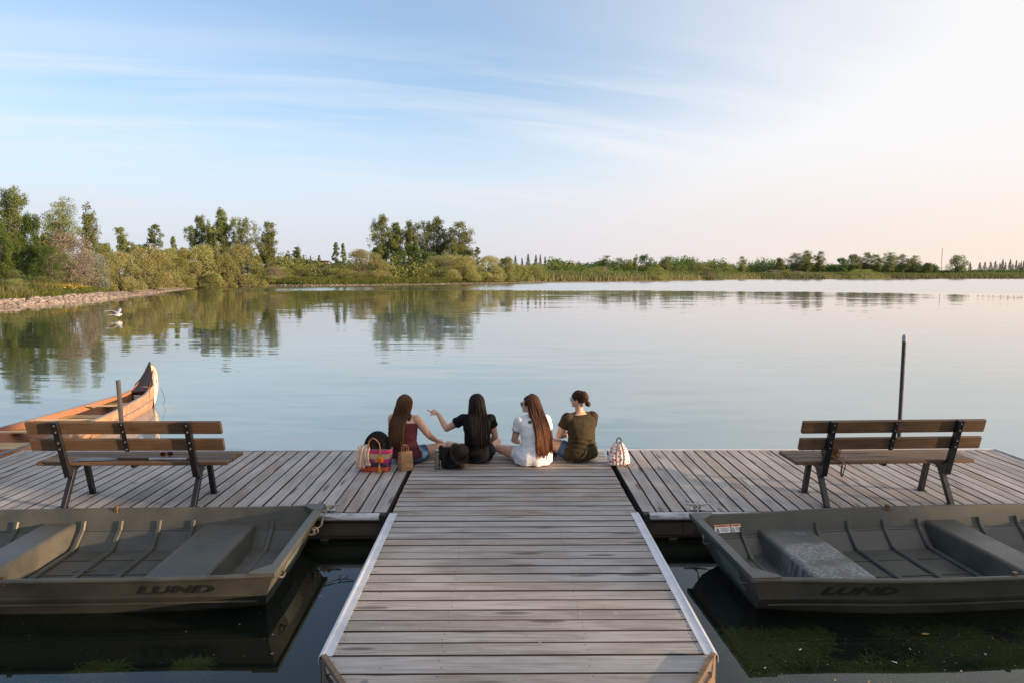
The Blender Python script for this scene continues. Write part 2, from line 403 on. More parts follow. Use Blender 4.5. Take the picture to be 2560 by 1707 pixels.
# ------------------------------------------------------------------ terrain and water
LAKE = [(-41, 56), (-43.4, 71), (-49, 92), (-55.5, 114.7), (-62.5, 138), (-62.4, 153), (-52, 154), (-44.9, 153), (-32.8, 165), (-18.6, 179), (-7.9, 196),
        (13.4, 242), (27.3, 257), (50, 275), (80, 317), (154, 412), (194, 414), (259, 456), (347, 460), (460, 470), (560, 400), (520, 200), (300, 60), (150, 14),
        (80, 3.0), (52, -1.0), (34, -2.5), (22, -4), (12, -5.0), (4, -5.4), (-6, -5.4), (-16, -5), (-28, -2), (-36, 8), (-39, 25), (-40, 42)]
LP = np.array(LAKE, float)
def lake_sd(x, y):
    """signed distance to the shoreline, negative over water"""
    x = np.asarray(x, float); y = np.asarray(y, float)
    best = np.full(x.shape, 1e9); inside = np.zeros(x.shape, bool)
    n = len(LP)
    for i in range(n):
        ax, ay = LP[i]; bx, by = LP[(i+1) % n]
        dx, dy = bx-ax, by-ay
        t = np.clip(((x-ax)*dx + (y-ay)*dy)/(dx*dx+dy*dy), 0, 1)
        best = np.minimum(best, np.hypot(x-ax-t*dx, y-ay-t*dy))
        if ay != by:
            cr = ((ay > y) != (by > y)) & (x < (bx-ax)*(y-ay)/(by-ay) + ax)
            inside ^= cr
    return np.where(inside, -best, best)
def wob(x, y):
    return (np.sin(x*0.31+1.3)*np.cos(y*0.27)+0.6*np.sin(x*0.83+y*0.61)+0.4*np.sin(x*1.9-y*1.3+2))
def land_z(x, y):
    d = lake_sd(x, y)
    d = d + wob(x, y)*np.clip(np.abs(d)*0.1, 0.15, 0.5)
    up = np.where(d < 1.2, d*0.26, np.where(d < 7, 0.31 + (d-1.2)*0.16, 1.24 + 0.9*(1-np.exp(-(d-7)/30))))
    hum = wob(x*0.25, y*0.25)*0.18*np.clip(d/12, 0, 1)
    return np.where(d < 0, np.maximum(d*0.30, -1.3), up + hum)
def sd1(x, y): return float(lake_sd(np.array([x]), np.array([y]))[0])
def lz1(x, y): return float(land_z(np.array([x]), np.array([y]))[0])

ang = np.concatenate([np.arange(-42, 42, 0.16), np.arange(42, 318, 1.2)])
ang = np.radians(ang)
rad = np.concatenate([np.linspace(0.5, 12, 24), np.geomspace(12.4, 700, 260), np.geomspace(720, 6000, 24)])
A, Rr = np.meshgrid(ang, rad)
X = np.sin(A)*Rr; Y = np.cos(A)*Rr
Z = land_z(X, Y)
nr, na = A.shape
i = np.arange(nr-1)[:, None]*na + np.arange(na)[None, :]
j = np.arange(nr-1)[:, None]*na + (np.arange(na)[None, :]+1) % na
F = np.stack([i, j, j+na, i+na], -1).reshape(-1, 4)
me = mesh_np('ground', np.stack([X, Y, Z], -1).reshape(-1, 3), F[:, ::-1], mat_ground(), True)
ground = link('ground', me); tag(ground, kind='structure')

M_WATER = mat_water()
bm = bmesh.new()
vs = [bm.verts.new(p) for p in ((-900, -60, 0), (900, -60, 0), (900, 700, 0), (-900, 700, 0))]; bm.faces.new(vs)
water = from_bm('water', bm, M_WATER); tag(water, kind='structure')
# ------------------------------------------------------------------ docks
DZ = 0.27
M_DECK = mat_deck()
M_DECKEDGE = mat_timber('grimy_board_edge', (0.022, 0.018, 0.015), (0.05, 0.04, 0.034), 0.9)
M_BENCHWOOD = mat_timber('stained_bench_timber', (0.080, 0.046, 0.025), (0.145, 0.088, 0.048), 0.65)
M_OLDTIMBER = mat_timber('dark_dock_timber', (0.040, 0.030, 0.023), (0.085, 0.065, 0.05), 0.8)
M_BLACKSTEEL = mat_plain('black_painted_steel', (0.012, 0.012, 0.014), 0.38, 0.0, 0.3, 20, 0.05)
M_STEEL = mat_plain('galvanised_steel', (0.42, 0.43, 0.45), 0.42, 0.85, 0.2, 24, 0.05)
M_ALU = mat_plain('worn_white_edging', (0.60, 0.61, 0.64), 0.45, 0.25, 0.25, 9, 0.1)
M_BOLT = mat_plain('zinc_bolt', (0.55, 0.55, 0.56), 0.35, 0.8, 0.1, 30)
M_RUST = mat_plain('rusty_fascia_steel', (0.085, 0.068, 0.050), 0.75, 0.1, 0.45, 5, 0.2)
M_RUBBER = mat_plain('black_rubber', (0.015, 0.015, 0.015), 0.8, 0, 0.2, 20)

def mat_bumper():
    t = NT('stained_bumper_pipe'); v = t.obj(); p = t.pos(); s = t.n('ShaderNodeSeparateXYZ'); t.l.new(p, s.inputs[0])
    n = t.noise(t.mapping(v, (3, 18, 18)), 1.6, 6, 0.7)
    c = t.mix(t.ramp(n.outputs[0], 0.45, 0.68), (0.52, 0.52, 0.56), (0.13, 0.11, 0.12))
    low = t.ramp(t.math('ADD', s.outputs[2], t.math('MULTIPLY', n.outputs[0], 0.03)), 0.252, 0.228)
    c = t.mix(low, c, (0.05, 0.035, 0.03))
    t.bsdf(c, 0.5, 0, t.bump(n.outputs[0], 0.2, 0.01)); return t.m
M_BUMPER = mat_bumper()

def plank_mesh(L, W, T=0.036, name='plank', cl=0.0, cr=0.0):
    """board with its top at z=0, running along +X from -L/2 to L/2; cl/cr cut the near corners back"""
    bm = bmesh.new()
    box(bm, -L/2, L/2, -W/2, W/2, -T, 0.0)
    if cl or cr:
        for v in bm.verts:
            if v.co.y < 0:
                v.co.x += cl if v.co.x < 0 else -cr
    bmesh.ops.bevel(bm, geom=[e for e in bm.edges if e.verts[0].co.z > -0.001 and e.verts[1].co.z > -0.001], offset=0.0045, segments=1, affect='EDGES')
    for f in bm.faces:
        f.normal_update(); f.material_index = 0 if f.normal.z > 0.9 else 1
    me = bpy.data.meshes.new(name); bm.to_mesh(me); bm.free(); me.materials.append(M_DECK); me.materials.append(M_DECKEDGE)
    return me

RD = random.Random(11)
centre_dock = empty('wooden_dock', (0.08, 6.5, 0), 0, 'long walkway of weathered grey crosswise boards leading straight ahead to the seated women', 'dock', 'weathered dock sections')
def local(root, x, y, z): return (x-root.location.x, y-root.location.y, z-root.location.z)
PX0, PX1 = -1.135, 1.285
y = 8.925; me = plank_mesh(PX1-PX0, 0.134)
k = 0
while y > 4.06:
    W = 0.134
    o = link('plank', me, None, centre_dock, local(centre_dock, (PX0+PX1)/2 + RD.uniform(-0.006, 0.006), y-W/2, DZ + RD.uniform(-0.002, 0.002)),
             (RD.uniform(-0.006, 0.006), 0, RD.uniform(-0.0012, 0.0012)))
    y -= W + RD.uniform(0.007, 0.015)
# wider board then the boards cut back at the corners
for W, cut0, cut1 in ((0.185, 0.0, 0.075), (0.139, 0.085, 0.18), (0.139, 0.19, 0.285), (0.139, 0.295, 0.39), (0.139, 0.40, 0.49)):
    L = PX1-PX0-2*cut0
    m2 = plank_mesh(L, W, cl=cut1-cut0, cr=cut1-cut0)
    link('plank', m2, None, centre_dock, local(centre_dock, (PX0+PX1)/2, y-W/2, DZ+RD.uniform(-0.001, 0.001)))
    y -= W + 0.009
Y_END = y
def edging(bm, x, side, y0, y1):
    # angle strip: flat flange on the deck, rounded outer lip turning down
    prof = [(0.0, 0.0045), (0.045, 0.0045), (0.062, 0.010), (0.078, 0.006), (0.086, -0.008), (0.088, -0.05), (0.084, -0.05), (0.080, -0.008), (0.072, 0.0), (0.0, 0.0008)]
    rows = []
    n = 14
    for i in range(n+1):
        yy = y0+(y1-y0)*i/n
        rows.append([bm.verts.new((x + side*(a-0.062), yy, DZ + b + 0.0015*math.sin(i*2.1))) for a, b in prof])
    for i in range(n):
        for j in range(len(prof)):
            q = (rows[i][j], rows[i][(j+1) % len(prof)], rows[i+1][(j+1) % len(prof)], rows[i+1][j])
            bm.faces.new(q if side > 0 else q[::-1])
    bm.faces.new(rows[0] if side < 0 else rows[0][::-1]); bm.faces.new(rows[-1] if side > 0 else rows[-1][::-1])
for x, s in ((PX0, -1), (PX1, 1)):
    bm = bmesh.new(); edging(bm, x, s, 4.0, 6.53)
    o = from_bm('edge_strip', bm, M_ALU, centre_dock, (-centre_dock.location.x, -centre_dock.location.y, 0))
def rail(bm, x0, x1, y0, y1, z0, z1): box(bm, x0, x1, y0, y1, z0, z1, 0.003)
bm = bmesh.new()
rail(bm, PX0-0.01, PX1+0.01, 8.93, 8.965, DZ-0.06, DZ+0.008)
from_bm('edge_strip', bm, M_ALU, centre_dock, (-centre_dock.location.x, -centre_dock.location.y, 0))
bm = bmesh.new()
for x in (PX0+0.05, -0.4, 0.5, PX1-0.05): rail(bm, x-0.02, x+0.02, 4.05, 8.9, 0.05, DZ-0.04)
for yy in (4.2, 5.4, 6.6, 7.8, 8.8): rail(bm, PX0+0.075, PX1-0.075, yy-0.02, yy+0.02, 0.055, DZ-0.045)
from_bm('frame', bm, M_OLDTIMBER, centre_dock, (-centre_dock.location.x, -centre_dock.location.y, 0))
bm = bmesh.new()
rail(bm, PX0-0.018, PX0+0.012, 4.02, 6.50, -0.05, DZ-0.055); rail(bm, PX1-0.012, PX1+0.018, 4.02, 6.50, -0.05, DZ-0.055)
from_bm('fascia', bm, M_OLDTIMBER, centre_dock, (-centre_dock.location.x, -centre_dock.location.y, 0))
M_CUTWOOD = mat_timber('brown_cut_timber', (0.12, 0.08, 0.05), (0.20, 0.14, 0.095), 0.75)
for s in (-1, 1):
    xa = PX0 if s < 0 else PX1
    bm = bmesh.new()
    beam(bm, (xa - s*0.02, 3.965, 0.125), (xa - s*0.50, Y_END-0.0, 0.125), 0.03, 0.36)
    from_bm('corner_board', bm, M_CUTWOOD, centre_dock, (-centre_dock.location.x, -centre_dock.location.y, 0))
bm = bmesh.new()
for x in (-0.9, 1.05):
    for yy in (4.9, 7.6): tube(bm, [(x, yy-0.55, -0.02), (x, yy+0.55, -0.02)], 0.20, 14)
from_bm('float', bm, M_RUBBER, centre_dock, (-centre_dock.location.x, -centre_dock.location.y, 0))

def side_dock(x0, x1, label, closed_end):
    """floating dock with boards running away from the camera"""
    r = empty('wooden_dock', ((x0+x1)/2, 7.75, 0), 0, label, 'dock', 'weathered dock sections')
    L = 2.375; me = plank_mesh(L, 0.134)
    d = 1 if x1 > 0 else -1
    x = x0 if d > 0 else x1
    lim = x1 if d > 0 else x0
    while (x+0.139-lim)*d < 0.05 if d > 0 else (x-0.139-lim) > -0.05:
        W = 0.134
        link('plank', me, None, r, local(r, x + d*W/2, 7.745+RD.uniform(-0.004, 0.004), DZ+0.002+RD.uniform(-0.002, 0.002)),
             (RD.uniform(-0.004, 0.004), 0, PI/2 + RD.uniform(-0.001, 0.001)))
        x += d*(W + RD.uniform(0.008, 0.015))
    xe = x - d*0.006
    lo, hi = (x0, xe) if d > 0 else (xe, x1)
    off = (-r.location.x, -r.location.y, 0)
    bm = bmesh.new(); rail(bm, lo, hi, 8.937, 8.972, DZ-0.06, DZ+0.012)
    from_bm('edge_strip', bm, M_ALU, r, off)
    bm = bmesh.new(); e = xe; rail(bm, min(e, e+d*0.03), max(e, e+d*0.03), 6.56, 8.972, DZ-0.06, DZ+0.012)
    from_bm('edge_strip', bm, M_ALU, r, off)
    bm = bmesh.new(); tube(bm, [(lo+0.06 if d > 0 else lo, 6.520, 0.232), (hi if d > 0 else hi-0.06, 6.520, 0.232)], 0.046, 16)
    from_bm('bumper_pipe', bm, M_BUMPER, r, off, smooth=False)
    a = lo if d > 0 else hi
    bm = bmesh.new(); rail(bm, *( (a, a+0.057) if d > 0 else (a-0.057, a)), 6.46, 6.55, 0.185, 0.278)
    from_bm('bumper_end_cap', bm, M_RUBBER, r, off)
    bm = bmesh.new()
    rail(bm, lo+0.01, hi-0.01, 6.515, 6.545, 0.052, 0.185)
    xx = lo+0.45
    while xx < hi-0.2:
        rail(bm, xx-0.05, xx+0.05, 6.500, 6.514, 0.058, 0.175); xx += 1.15
    from_bm('fascia', bm, M_RUST, r, off)
    bm = bmesh.new()
    rail(bm, lo+0.02, hi-0.02, 6.56, 6.60, -0.15, 0.05)
    rail(bm, lo+0.02, hi-0.02, 6.53, 6.56, 0.020, 0.050)
    xx = lo+0.3
    while xx < hi: rail(bm, xx-0.04, xx+0.04, 6.51, 6.559, -0.12, 0.018); xx += 0.72
    for yy in (6.7, 7.4, 8.1, 8.85): rail(bm, lo+0.03, hi-0.03, yy-0.02, yy+0.02, 0.06, DZ-0.04)
    rail(bm, lo+0.002, lo+0.045, 6.605, 8.92, -0.12, DZ-0.045); rail(bm, hi-0.045, hi-0.002, 6.605, 8.92, -0.12, DZ-0.045)
    rail(bm, lo+0.05, hi-0.05, 8.885, 8.925, -0.12, DZ-0.045)
    from_bm('frame', bm, M_OLDTIMBER, r, off)
    return r
dock_l = side_dock(-6.44, -1.185, 'left wing of the dock with boards running lengthwise under the bench beside the canoe', -6.44)
dock_r = side_dock(1.345, 6.62, 'right wing of the dock with boards running lengthwise under the bench in the shade', 6.62)
# nail heads, two rows on every board
bm = bmesh.new()
def disc(bm, x, y, z, r, n=6):
    c = [bm.verts.new((x+r*math.cos(2*PI*i/n), y+r*math.sin(2*PI*i/n), z)) for i in range(n)]; bm.faces.new(c)
for o in centre_dock.children:
    if o.name.startswith('plank'):
        cy = o.location.y + 6.5
        for x in (-1.05, -0.4, 0.5, 1.2):
            for dy in (-0.035, 0.035): disc(bm, x+RD.uniform(-0.012, 0.012), cy+dy+RD.uniform(-0.006, 0.006), DZ+0.0055, 0.0045)
nails = from_bm('nail_heads', bm, mat_plain('rusty_nail', (0.05, 0.035, 0.03), 0.7, 0.4), centre_dock, (-centre_dock.location.x, -centre_dock.location.y, 0))
tag(nails, kind='stuff')

# gangway from the shore behind the camera
gw = empty('gangway', (0.08, 0, 0.3), 0, 'boarded gangway joining the near end of the dock to the shore', 'gangway')
bm = bmesh.new()
yy = Y_END-0.08
while yy > -6.4:
    t0 = (3.2-yy)/9.6; zc = DZ + 0.5*max(0, t0)
    box(bm, -0.55, 0.70, yy-0.07, yy+0.068, zc-0.036, zc); yy -= 0.146
from_bm('gangway_boards', bm, M_DECK, gw, (-0.08, 0, -0.3))
bm = bmesh.new()
beam(bm, (-0.5, 3.1, 0.16), (-0.5, -6.3, 0.65), 0.05, 0.14); beam(bm, (0.65, 3.1, 0.16), (0.65, -6.3, 0.65), 0.05, 0.14)
from_bm('gangway_joists', bm, M_OLDTIMBER, gw, (-0.08, 0, -0.3))

# ------------------------------------------------------------------ posts
def post(x, y, h, r, mat, label, lean=0.0, cap=None, capmat=None):
    t = empty('mooring_post', (x, y, 0), 0, label, 'post')
    bm = bmesh.new(); tube(bm, [(0, 0, -1.0), (lean*0.5, 0, h/2), (lean, 0, h)], r, 16)
    from_bm('pole', bm, mat, t, smooth=False)
    bm = bmesh.new()
    if cap:
        tube(bm, [(lean, 0, h-0.05), (lean, 0, h+0.015), (lean, 0, h+0.035), (lean, 0, h+0.045)], [r*1.12, r*1.12, r*0.8, r*0.3], 16)
        from_bm('cap', bm, capmat, t, smooth=False)
    else: bm.free()
    bm = bmesh.new()
    box(bm, -0.055, 0.055, -0.12, -r, 0.20, 0.28, 0.004); tube(bm, [(0, 0, 0.19), (0, 0, 0.29)], r*1.5, 16)
    from_bm('collar', bm, M_STEEL, t)
    return t
M_BROWNPIPE = mat_plain('weathered_brown_pipe', (0.27, 0.215, 0.165), 0.55, 0.2, 0.3, 8, 0.1)
M_DARKPIPE = mat_plain('dark_grey_pipe', (0.055, 0.055, 0.062), 0.42, 0.5, 0.25, 6, 0.05)
post(-5.17, 9.09, 1.205, 0.029, M_BROWNPIPE, 'short weathered pipe standing behind the left bench in front of the canoe', -0.03)
post(5.365, 9.12, 1.76, 0.026, M_DARKPIPE, 'tall dark pole with a rounded grey cap rising behind the right bench', 0.0, True, mat_plain('grey_plastic_cap', (0.30, 0.34, 0.42), 0.5))

# ------------------------------------------------------------------ benches
def bench(x, y, rz, label, half=0.965):
    t = empty('park_bench', (x, y, DZ), rz, label, 'bench', 'benches on the dock wings')
    def board(name, w, h, loc, rx=0.0):
        bm = bmesh.new(); box(bm, -half, half, -w/2, w/2, -h/2, h/2, 0.006)
        o = from_bm(name, bm, M_BENCHWOOD, t, loc, (rx, 0, RD.uniform(-0.002, 0.002))); return o
    th = math.atan(0.28)
    board('backrest_board', 0.038, 0.133, (0, 0.004, 0.826), th); board('backrest_board', 0.038, 0.128, (0, 0.052, 0.643), th)
    for i in range(3):
        o = board('seat_board', 0.133, 0.038, (0.0 if i == 0 else 0.004, 0.167+0.143*i, 0.431))
    for s in (-1, 1):
        X = s*0.648
        bm = bmesh.new(); beam(bm, (X, 0.105, 0.30), (X, -0.055, 0.895), 0.062, 0.045, (0, -1, 0), 0.003)
        u = from_bm('upright', bm, M_BLACKSTEEL, t)
        bm = bmesh.new()
        for zz in (0.86, 0.79, 0.675, 0.61):
            yc = 0.105-(zz-0.30)*0.269-0.024
            tube(bm, [(X, yc, zz), (X, yc-0.006, zz-0.0016)], 0.009, 8)
        from_bm('bolt', bm, M_BOLT, u)
        bm = bmesh.new(); beam(bm, (X, 0.10, 0.375), (X, 0.54, 0.385), 0.05, 0.05, (0, 0, 1), 0.003)
        beam(bm, (X, 0.09, 0.315), (X, 0.24, 0.36), 0.046, 0.03)
        from_bm('seat_bearer', bm, M_BLACKSTEEL, t)
        for a, b in (((X, 0.20, 0.355), (X, 0.0, 0.0)), ((X, 0.41, 0.355), (X, 0.49, 0.0))):
            bm = bmesh.new(); beam(bm, a, b, 0.05, 0.05, (0, 1, 0), 0.003)
            l = from_bm('leg', bm, M_BLACKSTEEL, t)
            bm = bmesh.new(); box(bm, X-0.045, X+0.045, b[1]-0.045, b[1]+0.045, 0.003, 0.010, 0.002)
            from_bm('foot_plate', bm, M_BLACKSTEEL, l)
    bm = bmesh.new(); beam(bm, (0, 0.037, 0.575), (0, -0.048, 0.885), 0.045, 0.008, (0, -1, 0), 0.001)
    st = from_bm('back_strap', bm, M_BLACKSTEEL, t)
    bm = bmesh.new()
    for zz in (0.865, 0.79, 0.68, 0.60):
        yc = 0.037-(zz-0.575)*0.274-0.005
        tube(bm, [(0, yc, zz), (0, yc-0.006, zz-0.0016)], 0.008, 8)
    from_bm('bolt', bm, M_BOLT, st)
    bm = bmesh.new(); box(bm, -0.022, 0.022, 0.12, 0.52, 0.385, 0.4105, 0.002); from_bm('seat_strap', bm, M_BLACKSTEEL, t)
    return t
bench_l = bench(-3.80, 6.70, 0, 'brown timber bench on the left dock wing with a paddle lying on its seat')
bench_r = bench(3.885, 6.70, R(2.2), 'brown timber bench on the right dock wing with a small leather bag on its seat', 0.94)

# ------------------------------------------------------------------ cleats
def cleat(x, y, rz, label):
    t = empty('dock_cleat', (x, y, DZ+0.006), rz, label, 'cleat', 'cleats on the dock edge')
    bm = bmesh.new(); box(bm, -0.075, 0.075, -0.026, 0.026, 0, 0.012, 0.004); from_bm('base', bm, M_STEEL, t)
    bm = bmesh.new()
    for s in (-1, 1): tube(bm, [(s*0.028, 0, 0.011), (s*0.022, 0, 0.05)], 0.011, 10)
    tube(bm, spline([(-0.115, 0, 0.058), (-0.05, 0, 0.054), (0, 0, 0.056), (0.05, 0, 0.054), (0.115, 0, 0.062)], 4), [0.006]+[0.010]*15+[0.006], 10)
    from_bm('horn', bm, M_STEEL, t)
    return t
cleat(-1.77, 6.60, R(6), 'silver cleat with a rope on the dock edge beside the left boat')
cleat(1.90, 6.60, R(-3), 'silver cleat with a rope on the dock edge beside the right boat')
# ------------------------------------------------------------------ flat-bottomed boats
M_BOAT = mat_boat(); M_SEAT = mat_boat_scuffed()
M_LETTER = mat_plain('black_lettering', (0.028, 0.028, 0.025), 0.5, 0, 0.4)
def text_mesh(name, body, size, mat, M, parent, shear=0.0, extrude=0.001, space=1.0, bold=0.0):
    cu = bpy.data.curves.new(name, 'FONT'); cu.body = body; cu.size = size; cu.shear = shear; cu.extrude = extrude
    cu.offset = bold; cu.space_character = space; cu.align_x = 'CENTER'; cu.resolution_u = 3
    tmp = bpy.data.objects.new(name+'_curve', cu); COL.objects.link(tmp)
    dg = bpy.context.evaluated_depsgraph_get(); me = bpy.data.meshes.new_from_object(tmp.evaluated_get(dg))
    bpy.data.objects.remove(tmp); bpy.data.curves.remove(cu)
    me.name = name; me.transform(M); me.materials.clear(); me.materials.append(mat)
    o = bpy.data.objects.new(name, me); COL.objects.link(o); o.parent = parent; return o

def jon_boat(x, y, rz, label, hb0, hb1, near, cap_len=0.24):
    """bow at the origin, stern along +x; near = +1/-1: which local y side faces the camera"""
    t = empty('jon_boat', (x, y, 0), rz, label, 'boat', 'olive flat-bottomed boats moored at the dock')
    L = 4.25
    def hb(u): s = min(1, max(0, u/1.5)); s = s*s*(3-2*s); return hb0 + (hb1-hb0)*s - 0.05*max(0, (u-3.2)/1.05)**2
    def gz(u): return 0.352 + 0.030*max(0, 1-u/1.1)**2 + 0.012*math.sin(u*0.9)
    def sec(u, off):
        """half section, from gunwale to keel; off = inward offset of the inner skin"""
        b = hb(u); rise = 0.05*max(0, 1-u/0.9)**1.6
        fl = 0.06*max(0, 1-u/1.0)
        zc = (0.038 if off else -0.045) + rise*0.6
        zb = (0.036 if off else -0.085) + rise
        return [(b-off, gz(u)), (b-0.075-off, 0.185), (b-0.085-off-(0.008 if off else -0.006), 0.170), (b-0.21-off-fl, zc+0.02), (b-0.23-off-fl, zc), ((b-0.25)*0.5, zb), (0.0, zb)]
    us = [0, 0.12, 0.3, 0.5, 0.8, 1.1, 1.5, 2.0, 2.5, 3.0, 3.5, 3.9, L]
    def rake(u, zr):   # bow plate leans forward at the top
        return u + (0.30-zr)*0.42*max(0, 1-u/0.5)
    bm = bmesh.new()
    for off in (0.0, 0.014):
        rows = []
        for u in us:
            s = sec(max(u, 0.0)+(0.02 if off and u == 0 else 0) , off)
            pts = [( rake(u, q[1]) + (0.014 if off and u == 0 else (-0.014 if off and u == L else 0)), q[0], q[1]) for q in s]
            pts = pts + [(p[0], -p[1], p[2]) for p in reversed(pts[:-1])]
            rows.append([bm.verts.new(p) for p in pts])
        n = len(rows[0])
        for i in range(len(rows)-1):
            for j in range(n-1):
                q = (rows[i][j], rows[i+1][j], rows[i+1][j+1], rows[i][j+1])
                bm.faces.new(q if off == 0 else q[::-1])
        for rr, fl in ((rows[0], off != 0), (rows[-1], off == 0)):
            # end plates as strips between mirrored points
            for j in range(n//2):
                a, b, c, d = rr[j], rr[j+1], rr[n-2-j], rr[n-1-j]
                if b is c: q = (a, b, d)
                else: q = (a, b, c, d)
                bm.faces.new(q if not fl else q[::-1])
        if off == 0: outer = rows
        else:
            for i in range(len(rows)-1):
                for j in (0, n-1):
                    q = (outer[i][j], rows[i][j], rows[i+1][j], outer[i+1][j])
                    bm.faces.new(q if j == 0 else q[::-1])
            for i in (0, -1):
                bm.faces.new((outer[i][0], outer[i][-1], rows[i][-1], rows[i][0]))
    bmesh.ops.recalc_face_normals(bm, faces=bm.faces)
    from_bm('hull', bm, M_BOAT, t)
    # rolled rail round the top
    for s in (-1, 1):
        bm = bmesh.new(); tube(bm, [(rake(u, gz(u)), s*(hb(u)+0.003), gz(u)-0.014) for u in us], 0.019, 10)
        from_bm('gunwale', bm, M_BOAT, t)
    bm = bmesh.new(); tube(bm, [(L, y_, gz(L)) for y_ in (-hb(L), 0, hb(L))], 0.02, 10); from_bm('gunwale', bm, M_BOAT, t)
    # bow cap with gusset plates
    z0 = gz(0)-0.002
    bm = bmesh.new()
    xo = rake(0, gz(0))-0.012
    box(bm, xo, xo+0.075, -(hb0-0.14), hb0-0.14, z0-0.03, z0+0.008, 0.004)
    from_bm('bow_cap', bm, M_BOAT, t)
    for s in (-1, 1):
        bm = bmesh.new()
        b0 = hb0+0.018
        P = [(xo-0.002, s*(hb0-0.142)), (xo-0.002, s*b0), (xo+cap_len, s*(hb(cap_len)+0.016)), (xo+cap_len-0.01, s*(hb(cap_len)-0.03)), (xo+0.085, s*(hb0-0.142))]
        up = [bm.verts.new((a, b, z0+0.010)) for a, b in P]; dn = [bm.verts.new((a, b, z0-0.032)) for a, b in P]
        bm.faces.new(up if s < 0 else up[::-1]); bm.faces.new(dn if s > 0 else dn[::-1])
        for i in range(5):
            q = (up[i], up[(i+1) % 5], dn[(i+1) % 5], dn[i]); bm.faces.new(q)
        bmesh.ops.recalc_face_normals(bm, faces=bm.faces)
        bmesh.ops.bevel(bm, geom=list(bm.edges), offset=0.003, segments=1, affect='EDGES')
        from_bm('corner_plate', bm, M_BOAT, t)
    # seats
    for k, (a, b, zt) in enumerate(((0.60, 1.09, 0.235), (2.30, 2.62, 0.245), (3.65, 4.1, 0.245))):
        bm = bmesh.new()
        bt = (hb(a)-0.060, hb(b)-0.060); bb = (hb(a)-0.235, hb(b)-0.235)
        for (xa, xb) in ((a, b),):
            V = []
            for (xx, h2t, h2b, fl) in ((xa, bt[0], bb[0], -1), (xb, bt[1], bb[1], 1)):
                V.append([(xx+fl*0.02, -h2b, 0.037), (xx, -h2t, zt-0.015), (xx, h2t, zt-0.015), (xx+fl*0.02, h2b, 0.037)])
            ra = [bm.verts.new(p) for p in V[0]]; rb = [bm.verts.new(p) for p in V[1]]
            ta = [bm.verts.new((xa+0.018, -bt[0]+0.004, zt)), bm.verts.new((xa+0.018, bt[0]-0.004, zt))]
            tb = [bm.verts.new((xb-0.018, -bt[1]+0.004, zt)), bm.verts.new((xb-0.018, bt[1]-0.004, zt))]
            F = [(ra[0], ra[1], ra[2], ra[3]), (rb[3], rb[2], rb[1], rb[0]), (ra[1], ta[0], ta[1], ra[2]), (rb[2], tb[1], tb[0], rb[1]), (ta[0], tb[0], tb[1], ta[1]),
                 (ra[0], rb[0], rb[1], ra[1]), (ra[2], rb[2], rb[3], ra[3]), (ra[1], rb[1], tb[0], ta[0]), (ra[2], ta[1], tb[1], rb[2])]
            for f in F: bm.faces.new(f)
        bmesh.ops.recalc_face_normals(bm, faces=bm.faces)
        bmesh.ops.bevel(bm, geom=[e for e in bm.edges if min(v.co.z for v in e.verts) > 0.1], offset=0.008, segments=2, affect='EDGES')
        from_bm('bench_seat', bm, M_SEAT if (k == 0 and near < 0) else M_BOAT, t)
    # ribs: up one side, across the floor, up the other
    for u in (0.44, 1.20, 1.52, 1.88, 2.23, 2.86, 3.25):
        s = sec(u, 0.014)
        path = [(s[0][0]-0.052, 0.262), (s[1][0]-0.012, 0.185), (s[3][0]-0.012, 0.068), (s[4][0]-0.05, 0.047), (0, 0.047)]
        path = path + [(-a, b) for a, b in reversed(path[:-1])]
        bm = bmesh.new(); w = 0.024
        prev = None
        for i, (a, b) in enumerate(path):
            aa, bb = path[max(0, i-1)], path[min(len(path)-1, i+1)]
            d = Vector((bb[0]-aa[0], bb[1]-aa[1])).normalized(); nrm = Vector((d.y, -d.x))
            if nrm.dot(Vector((-a, 0.3-b))) < 0: nrm = -nrm
            hgt = 0.016
            ring = [bm.verts.new((u-w, a, b)), bm.verts.new((u-w*0.6, a+nrm.x*hgt, b+nrm.y*hgt)), bm.verts.new((u+w*0.6, a+nrm.x*hgt, b+nrm.y*hgt)), bm.verts.new((u+w, a, b))]
            if prev:
                for j in range(3): bm.faces.new((prev[j], prev[j+1], ring[j+1], ring[j]))
            else: bm.faces.new(ring)
            prev = ring
        bm.faces.new(prev[::-1])
        from_bm('rib', bm, M_BOAT, t)
    bm = bmesh.new()
    for yy in (-0.32, -0.02, 0.30): box(bm, 0.35, 4.1, yy-0.010, yy+0.010, 0.036, 0.043)
    from_bm('floor_seam', bm, M_BOAT, t)
    # inner side crease
    for s in (-1, 1):
        bm = bmesh.new()
        for a, b in zip(us[1:-2], us[2:-1]):
            p0 = (a, s*(hb(a)-0.098), 0.172); p1 = (b, s*(hb(b)-0.098), 0.172); beam(bm, p0, p1, 0.010, 0.010)
        from_bm('side_crease', bm, M_RUBBER, t)
        bm = bmesh.new()
        for a, b in zip(us[1:-1], us[2:]):
            beam(bm, (a, s*(hb(a)-0.072), 0.132), (b, s*(hb(b)-0.072), 0.132), 0.012, 0.008)
        from_bm('spray_rail', bm, M_BOAT, t)
    # oarlock sockets and small fittings
    for s in (-1, 1):
        for u in (1.95,):
            bm = bmesh.new(); yy = s*(hb(u)-0.012)
            box(bm, u-0.018, u+0.018, yy-0.018, yy+0.018, gz(u)-0.045, gz(u)+0.028, 0.004); tube(bm, [(u-0.05, yy-s*0.008, gz(u)-0.012), (u+0.05, yy-s*0.008, gz(u)-0.012)], 0.008, 8)
            from_bm('oarlock_socket', bm, mat_plain('dull_brass', (0.16, 0.11, 0.06), 0.5, 0.5), t)
    # bow plate: handles, raised panel
    rk = lambda z_: (0.30-z_)*0.42
